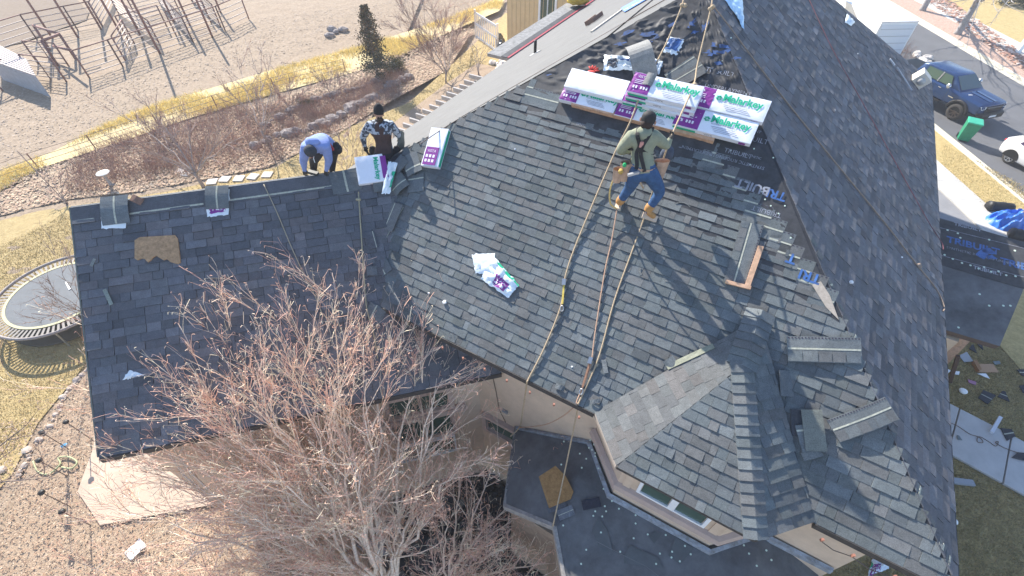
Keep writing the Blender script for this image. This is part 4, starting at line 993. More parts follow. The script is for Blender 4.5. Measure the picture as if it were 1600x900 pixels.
# red gloves
t = thing('work_glove', 'red and white work glove left above the bundle stack', 'glove', X(925, 113, .05))
l, s = PM.L(925, 114); b = MB(); b.ell(PM.W(l, s, .03), .07, .06, .025, 10, 6, nz=.2); b.obj('palm', mat('red glove', (.62, .07, .06), .8, 20, .3), t, smooth=True)
for k in range(5):
    a = .5 + k * .45; p = PM.W(l + .05 * math.cos(a), s + .05 * math.sin(a), .03); q = PM.W(l + .13 * math.cos(a), s + .12 * math.sin(a), .02)
    MB().tube([p, (p + q) / 2 + PM.n * .01, q], [.014, .015, .010], 6).obj('finger', MATS['red glove'], t, smooth=True)
b = MB(); b.box(PM.W(l - .07, s - .07, .01), PM.a * .08, PM.s * .05, PM.n * .05); b.obj('cuff', WHT, t)
# vent pipe, vent opening and strips on the left slope
lp = PL_.X(836, 84)
t = thing('vent_pipe', 'black vent pipe standing out of the sunlit left roof slope', 'pipe', lp)
MB().tube([lp, lp + Vector((0, 0, .34))], .04, 12).obj('pipe', mat('black pipe', (.02, .02, .02), .5), t, smooth=True)
b = MB(); l, s = PL_.ls(lp); b.prism([PL_.W(l + .16 * math.cos(k * .524), s + .16 * math.sin(k * .524), .012) for k in range(12)], PL_.n * .01); b.obj('flashing_boot', mat('pale boot', (.5, .5, .5), .5), t)
l, s = PL_.ls(PL_.X(930, 34))
b = MB(); b.box(PL_.W(l - .3, s - .12, .03), PL_.a * .6, PL_.s * .05, PL_.n * .10); b.box(PL_.W(l - .3, s + .1, .03), PL_.a * .6, PL_.s * .02, PL_.n * .1); b.box(PL_.W(l - .3, s - .07, .03), PL_.a * .02, PL_.s * .17, PL_.n * .1)
tag(b.obj('roof_vent', mat('brown vent', (.22, .14, .11), .7)), 'small brown open roof vent on the sunlit left slope', 'vent')
b = MB(); b.bar(PL_.X(925, 50, .03), PL_.X(972, 16, .03), .07, .05, up=PL_.n); tag(b.obj('wood_strip', mat('pale strip', (.62, .56, .48), .8)), 'long pale wood strip on the left slope pointing at the blue print', 'board')
q = [PL_.X(x, y, .04) for x, y in ((970, 13), (1004, -6), (1012, -2), (976, 19))]
b = MB(); b.prism(q, PL_.n * .006); tt = tag(b.obj('underlayment_roll_end', mat('blue film', (.10, .22, .62), .5)), 'blue printed underlayment strip at the top of the left slope', 'underlayment')
text('TRIBUILT', .3, PL_.X(975, 17, .05), (q[1] - q[0]), PL_.n.cross(q[1] - q[0]), WINK, tt, 'lettering', .004)
# gutter valley with red flashing behind the left slope
b = MB(); p0, p1 = MU(MW - .02, 14.2, EZ - .1), MU(MW - .02, 27, EZ - .1)
b.box(p0, p1 - p0, -MA * .9, Vector((0, 0, .1))); sr_ = b.obj('lower_shed_roof', mat('rough grey granules', (.24, .24, .24), .95, 8, .35, bump=.01, bs=30), house)
b = MB(); b.box(p0 + Vector((0, 0, .104)) - MA * .03, p1 - p0, -MA * .07, Vector((0, 0, .02))); b.obj('red_flashing', mat('red flashing', (.35, .06, .08), .6), sr_)
b = MB(); b.box(p0 + Vector((0, 0, .103)) - MA * .12, p1 - p0, -MA * .22, Vector((0, 0, .012))); b.obj('dark_valley', UND, sr_)
pb = G(902, 6, EZ + .1); b = MB(); b.ell(pb + Vector((0, 0, .15)), .45, .3, .2, 14, 9, nz=.5, fr=2.5)
tag(b.obj('yellow_sack', mat('yellow sack', (.55, .38, .06), .7, 5, .3), smooth=True), 'crumpled yellow sack on the lower roof at the top of the picture', 'sack')
# cream vent box at the right eave
t = thing('eave_vent', 'cream box with a round vent at the street-side roof edge', 'vent', PR.X(1430, 128, .05))
l, s = PR.ls(PR.X(1428, 128)); b = MB(); b.box(PR.W(l - .2, s - .2, .02), PR.a * .42, PR.s * .34, PR.n * .30); b.obj('case', mat('cream metal', (.66, .60, .52), .6), t)
c = PR.W(l - .205, s - .03, .16); MB().tube([c, c - PR.a * .03], .10, 16).obj('round_vent', mat('pale vent', (.45, .45, .45), .5), t, smooth=True)
for x0, y0, x1, y1, lab in ((1391, 92, 1398, 102, 'pale lifted flashing scrap at the upper end of the right eave'), (1402, 105, 1425, 141, 'thin grey flashing strip beside the cream vent box')):
    b = MB(); b.bar(PR.X(x0, y0, .06), PR.X(x1, y1, .06), .10 if x0 < 1395 else .035, .02, up=PR.n); tag(b.obj('flashing_scrap', mat('pale flashing', (.45, .47, .52), .5)), lab, 'flashing')
sheet('wrapper_film', 'white wrapper on the roof edge in front of the truck box', 'wrapper', [(1318, 36), (1328, 42), (1334, 36), (1322, 22)], PR, FILM, .10, 10, 10, 21)
# ------------------------------------------------------------------ people
SKIN = mat('skin', (.42, .24, .17), .55, 30, .1)
def figure(label, J, cloth, hands, loc):
    """one continuous body grown over a skeleton; cloth: list of (a, b, material) deciding what covers each stretch"""
    t = thing('person', label, 'person', loc)
    rad_ = dict(pelvis=.155, waist=.155, belly=.165, chest=.175, neck=.058, jaw=.062, head=.080, crown=.07, shL=.10, shR=.10, uaL=.085, uaR=.085, elL=.07, elR=.07, faL=.06, faR=.06, wrL=.036, wrR=.036, hipL=.13, hipR=.13, thL=.118, thR=.118, knL=.085, knR=.085, caL=.076, caR=.076, anL=.056, anR=.056, heL=.045, heR=.045, baL=.05, baR=.05, toL=.042, toR=.042)
    mid = lambda a, b, k=.5: J[a] * (1 - k) + J[b] * k
    J['belly'] = mid('waist', 'chest')
    for s in 'LR':
        J['ua' + s] = mid('sh' + s, 'el' + s, .5); J['fa' + s] = mid('el' + s, 'wr' + s, .35); J['th' + s] = mid('hip' + s, 'kn' + s, .45); J['ca' + s] = mid('kn' + s, 'an' + s, .35)
        J['ba' + s] = mid('an' + s, 'to' + s, .6)
    J['jaw'] = mid('neck', 'head', .55)
    J['crown'] = J['head'] + (J['head'] - J['neck']).normalized() * .06
    E_ = [('pelvis', 'waist'), ('waist', 'belly'), ('belly', 'chest'), ('chest', 'neck'), ('neck', 'jaw'), ('jaw', 'head'), ('head', 'crown')]
    for s in 'LR': E_ += [('chest', 'sh' + s), ('sh' + s, 'ua' + s), ('ua' + s, 'el' + s), ('el' + s, 'fa' + s), ('fa' + s, 'wr' + s), ('pelvis', 'hip' + s), ('hip' + s, 'th' + s), ('th' + s, 'kn' + s), ('kn' + s, 'ca' + s), ('ca' + s, 'an' + s), ('an' + s, 'ba' + s), ('ba' + s, 'to' + s)]
    for s in 'LR':
        w_ = J['wr' + s]; d = (w_ - J['fa' + s]).normalized(); ref = hands[s]; side = d.cross(ref).normalized(); palm = side.cross(d).normalized()
        J['pm' + s] = w_ + d * .05; rad_['pm' + s] = .034; E_.append(('wr' + s, 'pm' + s))
        for k in range(4):
            L = (.034, .040, .038, .028)[k]; o = J['pm' + s] + side * (k - 1.5) * .020 + d * .025
            J['f%da%s' % (k, s)] = o; J['f%db%s' % (k, s)] = o + d * L * .7 + palm * L * .6; J['f%dc%s' % (k, s)] = o + d * L * .5 + palm * L * 1.6
            for q, r in zip('abc', (.0115, .010, .0085)): rad_['f%d%s%s' % (k, q, s)] = r
            E_ += [('pm' + s, 'f%da%s' % (k, s)), ('f%da%s' % (k, s), 'f%db%s' % (k, s)), ('f%db%s' % (k, s), 'f%dc%s' % (k, s))]
        o = J['pm' + s] - side * .035; J['t0' + s] = o; J['t1' + s] = o - side * .018 + palm * .035 + d * .02
        rad_['t0' + s] = .014; rad_['t1' + s] = .010; E_ += [('pm' + s, 't0' + s), ('t0' + s, 't1' + s)]
    names = [n for n in rad_ if n in J]; names.sort(key=lambda n: n != 'pelvis'); idx = {n: i for i, n in enumerate(names)}
    me = bpy.data.meshes.new('body'); me.from_pydata([tuple(J[n]) for n in names], [(idx[a], idx[b]) for a, b in E_ if a in idx and b in idx], [])
    ob = bpy.data.objects.new('body', me); COL.objects.link(ob)
    ob.modifiers.new('s', 'SKIN')
    sv = me.skin_vertices[0].data
    for n in names: sv[idx[n]].radius = (rad_[n], rad_[n]); sv[idx[n]].use_root = n == 'pelvis'
    sb = ob.modifiers.new('u', 'SUBSURF'); sb.levels = 2; sb.render_levels = 2
    bpy.context.view_layer.update()
    m2 = bpy.data.meshes.new_from_object(ob.evaluated_get(bpy.context.evaluated_depsgraph_get()))
    bpy.data.objects.remove(ob)
    m2.materials.clear(); ml = []
    for a, b, m in cloth:
        if m not in ml: ml.append(m)
    for m in ml: m2.materials.append(m)
    for p in m2.polygons:
        c = p.center; best = 9; bi = 0
        for a, b, m in cloth:
            for s in ('',) if a in J and b in J else 'LR':
                A, B_ = J[a + s], J[b + s]; d = B_ - A; k = max(0, min(1, (c - A).dot(d) / max(1e-9, d.length_squared))); q = (c - A - d * k).length / max(.02, rad_[a + s] * (1 - k) + rad_[b + s] * k)
                if q < best: best = q; bi = ml.index(m)
        p.material_index = bi; p.use_smooth = True
    body = bpy.data.objects.new('body', m2); COL.objects.link(body); body.parent = t; body.matrix_parent_inverse = Matrix.Translation(loc).inverted()
    return t
def std(top, sleeve, glove, pant, boot, face=SKIN):
    return [('waist', 'belly', top), ('belly', 'chest', top), ('chest', 'neck', top), ('chest', 'sh', top), ('neck', 'jaw', face), ('jaw', 'head', face), ('head', 'crown', face), ('sh', 'ua', sleeve), ('ua', 'el', sleeve), ('el', 'fa', sleeve), ('fa', 'wr', sleeve), ('wr', 'pm', glove), ('pm', 'f0a', glove), ('pm', 'f1a', glove), ('pm', 'f2a', glove), ('pm', 'f3a', glove), ('f0a', 'f0b', glove), ('f1a', 'f1b', glove), ('f2a', 'f2b', glove), ('f3a', 'f3b', glove), ('f0b', 'f0c', glove), ('f1b', 'f1c', glove), ('f2b', 'f2c', glove), ('f3b', 'f3c', glove), ('pm', 't0', glove), ('t0', 't1', glove), ('pelvis', 'waist', top), ('pelvis', 'hip', pant), ('hip', 'th', pant), ('th', 'kn', pant), ('kn', 'ca', pant), ('ca', 'an', pant), ('an', 'ba', boot), ('ba', 'to', boot)]
def fixcloth(cl, J):
    out = []
    for a, b, m in cl:
        if a in ('chest', 'pelvis') and b in ('sh', 'hip'): out += [(a, b + 'L', m), (a, b + 'R', m)]
        elif a in J or a in ('belly', 'jaw', 'crown'): out.append((a, b, m))
        else: out += [(a + 'L', b + 'L', m), (a + 'R', b + 'R', m)]
    return out
FEAT_EYE = mat('dark eye', (.02, .015, .012), .3)
def face(t, head, fw_, up_, beard=None):
    fw_ = Vector(fw_).normalized(); up_ = Vector(up_); sd_ = fw_.cross(up_).normalized(); up_ = sd_.cross(fw_).normalized(); h = head
    for s in (-1, 1):
        MB().ell(h + fw_ * .073 + sd_ * s * .028 + up_ * .005, .011, .011, .008, 8, 6).obj('eye', FEAT_EYE, t, smooth=True)
        MB().ell(h + sd_ * s * .078 - up_ * .01, .014, .014, .03, 8, 6).obj('ear', SKIN, t, smooth=True)
    MB().tube([h + fw_ * .076 + up_ * .01, h + fw_ * .096 - up_ * .022, h + fw_ * .074 - up_ * .03], [.008, .016, .012], 6).obj('nose', SKIN, t, smooth=True)
    MB().tube([h + fw_ * .068 - up_ * .055 + sd_ * .025, h + fw_ * .076 - up_ * .055, h + fw_ * .068 - up_ * .055 - sd_ * .025], .006, 6).obj('mouth', mat('lips', (.30, .12, .10), .5), t, smooth=True)
def lathe(c, ax, prof, n, m, name, parent, nzz=0, sm=True):
    ax = Vector(ax).normalized(); x = ax.orthogonal().normalized(); y = ax.cross(x); b = MB(); i0 = 0
    for (h, r) in prof:
        for k in range(n):
            a = 6.2832 * k / n; d = (x * math.cos(a) + y * math.sin(a)); b.v.append(tuple(Vector(c) + ax * h + d * r * (1 + nzz * nz((k, h * 20, r * 9)))))
    for j in range(len(prof) - 1):
        for k in range(n):
            q = j * n + k; q2 = j * n + (k + 1) % n; b.f.append((q, q2, q2 + n, q + n)); b.m.append(0); b.c.append((0, 0, 0))
    b.f.append(tuple(range((len(prof) - 1) * n, len(prof) * n))); b.m.append(0); b.c.append((0, 0, 0))
    return b.obj(name, m, parent, smooth=sm)
# -- worker in green on the main slope, seen from behind
zf = 8.44
g_ = lambda x, y, h: G(x, y, zf + h)
J = dict(pelvis=g_(1004, 264, .86), waist=g_(1004, 248, .98), chest=g_(1005, 219, 1.22), neck=g_(1009, 200, 1.40), head=g_(1013, 187, 1.52),
         shL=g_(985, 214, 1.30), elL=g_(968, 236, 1.04), wrL=g_(985, 246, .98) + Vector((0, .16, 0)), shR=g_(1025, 214, 1.30), elR=g_(1043, 233, 1.10) + Vector((0, .08, 0)), wrR=g_(1047, 218, 1.17),
         hipL=g_(993, 270, .82), knL=g_(982, 296, .46) + UA * .06, anL=g_(967, 317, .13), toL=PM.X(970, 309, .055), hipR=g_(1016, 270, .82), knR=g_(1032, 300, .44), anR=g_(1011, 330, .13), toR=PM.X(1024, 340, .05))
HOOD = mat('sage green hoodie', (.24, .255, .185), .9, 12, .14, bump=.012, bs=14); JEAN = mat('blue jeans', (.035, .085, .19), .85, 14, .3, bump=.006, bs=25); BOOT = mat('tan boots', (.42, .22, .08), .75, 16, .2)
GLV = mat('dark gloves', (.06, .055, .05), .8)
man1 = figure('worker seen from behind in green hoodie, blue jeans and tool belt, holding a rope', J, fixcloth(std(HOOD, HOOD, GLV, JEAN, BOOT), J), dict(L=Vector((0, 1, -.3)), R=Vector((0, .6, .7))), PM.X(995, 335))
hd = J['head']; upn = (hd - J['neck']).normalized(); fwd = Vector((.35, .93, 0)).normalized()
lathe(hd + upn * .0, upn, [(-.03, .090), (.03, .096), (.07, .088), (.10, .062), (.115, .02)], 16, mat('black cap', (.02, .02, .022), .7), 'cap', man1)
b = MB(); r_ = fwd.cross(upn).normalized(); c = hd + upn * .03 + fwd * .02
b.prism([c + fwd * (.07 + .08 * math.sin(k * .52)) + r_ * .07 * math.cos(k * .52) for k in range(7)], upn * .012); b.obj('cap_visor', MATS['black cap'], man1)
b = MB(); b.ell(hd - fwd * .045 - upn * .045, .085, .07, .07, 12, 8, nz=.15, fr=4); b.obj('hair', mat('dark curly hair', (.035, .022, .018), .8), man1, smooth=True)
for s_ in (-1, 1): MB().ell(hd + r_ * s_ * .098 - upn * .02, .014, .016, .03, 8, 6).obj('ear', SKIN, man1, smooth=True)
MB().tube([hd + fwd * .095, hd + fwd * .115 - upn * .03], [.01, .015], 6).obj('nose', SKIN, man1)
b = MB(); bk = -fwd; ck = J['neck'] + bk * .075 - upn * .05   # hood hanging on the back
b.ell(ck, .135, .10, .10, 16, 10, nz=.18, fr=3); b.obj('hood', HOOD, man1, smooth=True)
BLK = mat('black webbing', (.02, .02, .023), .7)
def ribbon(P, w0, par, m, nm='harness_strap', off=.0):
    b = MB(); Q = catmull(P, 5)
    for p, q in zip(Q[:-1], Q[1:]): b.bar(p, q, w0, .012, up=bk)
    b.obj(nm, m, par)
dr = J['chest'] + bk * .195 + upn * .02
for s_ in (-1, 1):
    sh_ = J['sh' + ('L' if s_ < 0 else 'R')]
    ribbon([sh_ * .55 + J['neck'] * .45 + Vector((0, 0, .075)) - bk * .02, sh_ * .45 + J['neck'] * .55 + bk * .13 + Vector((0, 0, .02)), dr + r_ * s_ * .02, dr - upn * .12 + r_ * s_ * .03, J['waist'] + bk * .185 + r_ * s_ * .045, J['waist'] * .5 + J['pelvis'] * .5 + bk * .185 + r_ * s_ * .06], .05, man1, BLK)
    ribbon([dr - upn * .05, J['chest'] - upn * .12 + r_ * s_ * .15 + bk * .11, J['chest'] - upn * .16 + r_ * s_ * .20], .035, man1, BLK)
MB().cbox(J['chest'] + bk * .19, .05, .03, .08, 0).obj('dorsal_ring', mat('pink webbing', (.5, .25, .22), .7), man1)
LEA = mat('tan leather', (.42, .28, .20), .8, 12, .25, bump=.004, bs=40)
wp = J['waist'] * .45 + J['pelvis'] * .55
def ring(c, ax, r1, r2, h, m, name, par, n=20):
    ax = Vector(ax).normalized(); x = r_; y = ax.cross(x); b = MB()
    for k in range(n):
        a0, a1 = 6.2832 * k / n, 6.2832 * (k + 1) / n
        p = c + x * r1 * math.cos(a0) + y * r2 * math.sin(a0); q = c + x * r1 * math.cos(a1) + y * r2 * math.sin(a1); b.q([p - ax * h, q - ax * h, q + ax * h, p + ax * h])
    b.obj(name, m, par, smooth=True)
ring(wp, upn, .185, .18, .03, LEA, 'tool_belt', man1)
for (x, y, h, w_, hh, nm) in ((977, 268, .80, .17, .30, 'tool_pouch'), (1031, 266, .80, .20, .32, 'tool_pouch'), (965, 274, .74, .15, .22, 'tool_pouch')):
    c = g_(x, y, h); b = MB(); n_ = 8
    for k in range(n_):
        a0, a1 = 6.2832 * k / n_, 6.2832 * (k + 1) / n_
        w_ = w_ * 1.0
        lo = lambda a: c + Vector((math.cos(a) * w_ * .38, math.sin(a) * .04, -hh / 2)); up__ = lambda a: c + Vector((math.cos(a) * w_ * .55, math.sin(a) * .06, hh / 2))
        b.q([lo(a0), lo(a1), up__(a1), up__(a0)])
    b.q([c + Vector((math.cos(6.2832 * k / n_) * w_ * .38, math.sin(6.2832 * k / n_) * .04, -hh / 2)) for k in range(n_)][::-1])
    b.obj(nm, LEA, man1)
b = MB(); b.bar(g_(994, 262, .88) + bk * .12, g_(1007, 288, .56) + bk * .1, .022, .022); b.obj('hammer_handle', mat('hammer wood', (.40, .29, .20), .7), man1)
b = MB(); b.bar(g_(984, 266, .89) + bk * .13, g_(1001, 261, .9) + bk * .14, .035, .035); b.obj('hammer_head', mat('hammer steel', (.55, .55, .56), .4, metal=.5), man1)
MB().cbox(g_(1009, 268, .80) + bk * .125, .05, .01, .03, .4).obj('leather_patch', mat('patch brown', (.38, .18, .10), .7), man1)
MB().ell(g_(977, 255, .95) + bk * .05, .03, .03, .035, 8, 6).obj('green_clip', mat('green plastic', (.02, .35, .12), .5), man1)
hose = catmull([g_(981, 262, .86), g_(962, 275, .72), g_(953, 298, .45), g_(954, 318, .2), g_(963, 326, .06)], 6)
MB().tube(hose, .013, 6).obj('belt_rope', mat('pale yellow rope', (.58, .42, .16), .8, 50, .3), man1, smooth=True)
b = MB(); b.ell(g_(970, 268, .84), .04, .04, .035, 10, 8, nz=.4, fr=3); b.obj('rope_coil', mat('yellow rope coil', (.45, .30, .08), .8, 40, .4), man1, smooth=True)
b = MB(); b.ell(g_(1046, 249, .86) + Vector((0, .15, 0)), .10, .09, .13, 14, 10, nz=.2, fr=2.5); b.obj('tool_bag', mat('denim bag', (.06, .075, .11), .85, 20, .3), man1, smooth=True)
for s in 'LR':
    a_, t_ = J['an' + s], J['to' + s]; d = (t_ - a_); d.z = 0; d.normalize(); hl = Vector((a_.x, a_.y, 0)) ; sl = [a_ - d * .05 - Vector((0, 0, .075)), t_ + d * .03 - Vector((0, 0, .03))]
    b = MB(); b.bar(sl[0], sl[1], .095, .022, up=PM.n); b.obj('boot_sole', mat('pale sole', (.62, .48, .36), .7), man1)
    lathe(J['an' + s] + (J['ca' + s] - J['an' + s]).normalized() * .05, J['ca' + s] - J['an' + s], [(-.05, .055), (.0, .068), (.05, .07), (.06, .06)], 12, BOOT, 'boot_shaft', man1)
# -- worker bending over the wing ridge
zr = 8.14
k_ = lambda x, y, z: G(x, y, z)
J = dict(pelvis=k_(511, 226, 8.62), waist=k_(506, 221, 8.78), chest=k_(494, 223, 8.92), neck=k_(488, 229, 8.94), head=k_(485, 236, 8.90),
         shL=k_(509, 229, 8.86), elL=k_(514, 250, 8.52), wrL=k_(510, 266, 8.27), shR=k_(478, 232, 8.86), elR=k_(474, 252, 8.52), wrR=k_(476, 266, 8.27),
         hipL=k_(518, 230, 8.55), knL=k_(519, 250, 8.10), anL=k_(519, 268, 7.75), toL=k_(516, 274, 7.68), hipR=k_(497, 233, 8.55), knR=k_(490, 252, 8.10), anR=k_(490, 270, 7.75), toR=k_(488, 276, 7.68))
LAV = mat('lavender hoodie', (.22, .29, .56), .9, 10, .12, bump=.01, bs=14); BPANT = mat('black trousers', (.022, .022, .026), .85, 12, .3)
man2 = figure('worker in pale blue hoodie bending over the wing ridge with both hands down', J, fixcloth(std(LAV, LAV, GLV, BPANT, mat('brown shoes', (.3, .18, .12), .7)), J), dict(L=Vector((0, -.3, -1)), R=Vector((0, -.3, -1))), k_(505, 272, 7.65))
hd = J['head']; ax = Vector((-.1, -.45, .9)).normalized()
lathe(hd, ax, [(-.04, .094), (.02, .098), (.06, .088), (.09, .06), (.105, .02)], 16, mat('dark grey beanie', (.045, .05, .06), .9, 60, .3), 'beanie', man2)
face(man2, hd - ax * .02, Vector((-.1, -.85, -.5)), ax)
b = MB(); b.ell(J['neck'] + Vector((0, .06, .05)), .13, .09, .07, 14, 8, nz=.2); b.obj('hood', LAV, man2, smooth=True)
b = MB(); b.bar(k_(507, 214, 8.95), k_(521, 234, 8.70), .06, .03); b.obj('harness_strap', mat('red webbing', (.35, .04, .05), .7), man2)
b = MB(); b.ell(k_(524, 232, 8.62), .11, .09, .12, 12, 8, nz=.25); b.obj('tool_bag', BPANT, man2, smooth=True)
ring(J['waist'] * .3 + J['pelvis'] * .7, (J['waist'] - J['pelvis']), .155, .15, .025, LEA, 'tool_belt', man2)
b = MB(); b.bar(k_(482, 268, 8.24), k_(497, 272, 8.22), .07, .05); b.obj('nail_gun', mat('tool black', (.04, .045, .045), .5), man2)
MB().tube([k_(491, 240, 8.8), k_(490, 248, 8.72), k_(492, 254, 8.66)], .006, 4).obj('drawstring', WHT, man2)
# -- bearded worker in camouflage behind the valley
zf = 7.30
J = dict(pelvis=k_(600, 238, zf + .88), waist=k_(600, 226, zf + 1.0), chest=k_(596, 203, zf + 1.26), neck=k_(593, 189, zf + 1.42), head=k_(592, 178, zf + 1.55),
         shL=k_(612, 196, zf + 1.36), elL=k_(622, 210, zf + 1.12), wrL=k_(625, 211, zf + 1.02) + Vector((0, -.12, .02)), shR=k_(576, 197, zf + 1.36), elR=k_(567, 214, zf + 1.10), wrR=k_(570, 228, zf + .93),
         hipL=k_(609, 243, zf + .84), knL=k_(613, 262, zf + .48) + Vector((0, -.05, 0)), anL=k_(612, 285, zf + .08), toL=k_(614, 292, zf + .05), hipR=k_(592, 243, zf + .84), knR=k_(594, 264, zf + .46), anR=k_(596, 287, zf + .08), toR=k_(594, 294, zf + .05))
CAMO = mat('camouflage', (.36, .40, .46), .9, 16, col2=(.05, .06, .08), det=1); VEST = mat('dark brown vest', (.055, .032, .03), .85, 10, .25, bump=.006, bs=16)
for n in CAMO.node_tree.nodes:
    if n.type == 'MAP_RANGE': n.inputs[1].default_value = .47; n.inputs[2].default_value = .53
cl = [(a, b, m) for a, b, m in fixcloth(std(CAMO, CAMO, GLV, BPANT, BPANT), J)]
cl = [(a, b, VEST if a in ('waist', 'belly') else m) for a, b, m in cl]
man3 = figure('bearded worker standing in camouflage sleeves, dark vest and black beanie, looking down', J, cl, dict(L=Vector((-.3, -.6, -.6)), R=Vector((.4, -.5, -.6))), k_(602, 285, zf))
bd = [c for c in man3.children if c.name.startswith('body')][0]; vi = [i for i, m in enumerate(bd.data.materials) if m == VEST][0]
for p in bd.data.polygons:
    c = p.center; k = (c.z - J['pelvis'].z) / (J['chest'].z - J['pelvis'].z)
    ax_ = J['pelvis'].lerp(J['chest'], k)
    if .1 < k < 1.0 and (c - ax_).length < .215 and abs(c.x - ax_.x) < .16: p.material_index = vi
hd = J['head']; ax = (hd - J['neck']).normalized()
lathe(hd + ax * .02, ax, [(-.01, .090), (.03, .096), (.08, .09), (.13, .07), (.17, .03)], 16, mat('black beanie', (.018, .018, .02), .9), 'beanie', man3)
face(man3, hd - ax * .01, Vector((.25, -.85, -.35)), ax)
b = MB(); b.ell(hd + Vector((.02, -.06, -.085)), .06, .05, .055, 12, 8, nz=.15, fr=4); b.obj('beard', mat('dark beard', (.05, .03, .02), .9), man3, smooth=True)
lathe(J['neck'] - ax * .02, ax, [(-.03, .095), (.03, .085), (.06, .075)], 14, mat('black collar', (.02, .02, .025), .8), 'collar', man3)
ring(J['waist'] * .2 + J['pelvis'] * .8, Vector((0, 0, 1)), .165, .16, .035, BPANT, 'tool_belt', man3)
for x, y in ((583, 236), (620, 236)):
    b = MB(); b.ell(k_(x, y, zf + .86), .075, .07, .11, 10, 8, nz=.25); b.obj('tool_pouch', BPANT, man3, smooth=True)
pts = [k_(603, 234, zf + .90) + Vector((math.cos(a) * .035, -.16, math.sin(a) * .045)) for a in [i * .5 for i in range(11)]]
MB().tube(pts, .008, 6).obj('harness_ring', STEEL, man3, smooth=True)
b = MB(); b.bar(k_(571, 234, zf + .86), k_(580, 246, zf + .72), .03, .03); b.bar(k_(576, 248, zf + .7), k_(584, 243, zf + .72), .05, .04); b.obj('hammer', mat('hammer black', (.03, .03, .03), .5), man3)
pts = catmull([k_(628, 206, zf + 1.1), k_(627, 222, zf + .95), k_(622, 240, zf + .75), k_(610, 252, zf + .6), k_(596, 258, zf + .5)], 6)
b = MB()
for p, q in zip(pts[:-1], pts[1:]): b.bar(p, q, .05, .16, up=Vector((0, 0, 1)))
tag(b.obj('curved_shingle_roll', mat('grey curved strip', (.16, .17, .15), .8, 20, .3)), 'curved grey shingle strip held by the worker in camouflage', 'shingle strip')
# ------------------------------------------------------------------ bare trees and shrubs
BARKL = mat('pale bark', (.84, .68, .54), .9, 18, .35, bump=.01, bs=30)
BARKM = mat('grey brown bark', (.30, .25, .23), .9, 18, .35, bump=.01, bs=30)
TW = mat('twigs', (.4, .25, .2), .9, tone=True)
def rvec(r): return Vector((r.gauss(0, 1), r.gauss(0, 1), r.gauss(0, 1))).normalized()
def bez(a, b, c, n): return [a * (1 - t) ** 2 + b * 2 * t * (1 - t) + c * t * t for t in [i / n for i in range(n + 1)]]
def twig(b, p, d, L, r, rg, col, curl=.0, seg=3, n=3, tip=None):
    pts = [Vector(p)]; q = Vector(p); dd = Vector(d)
    for i in range(seg):
        dd = (dd + rvec(rg) * .16 + Vector((0, 0, .05))).normalized(); q = q + dd * (L / seg); pts.append(q.copy())
    if curl:
        sd_ = dd.cross(Vector((0, 0, 1))); sd_ = sd_.normalized() if sd_.length > .01 else Vector((1, 0, 0))
        g = (sd_ * rg.choice((-1, 1)) + Vector((0, 0, -.6))).normalized()
        pts.append(q + dd * curl * .5 + g * curl * .4); pts.append(q + dd * curl * .5 + g * curl * 1.2)
    k = len(pts); b.tube(pts, [r * (1 - .72 * i / (k - 1)) if not (tip and i >= k - 2) else tip for i in range(k)], n, 0, col, cap=False)
    return pts
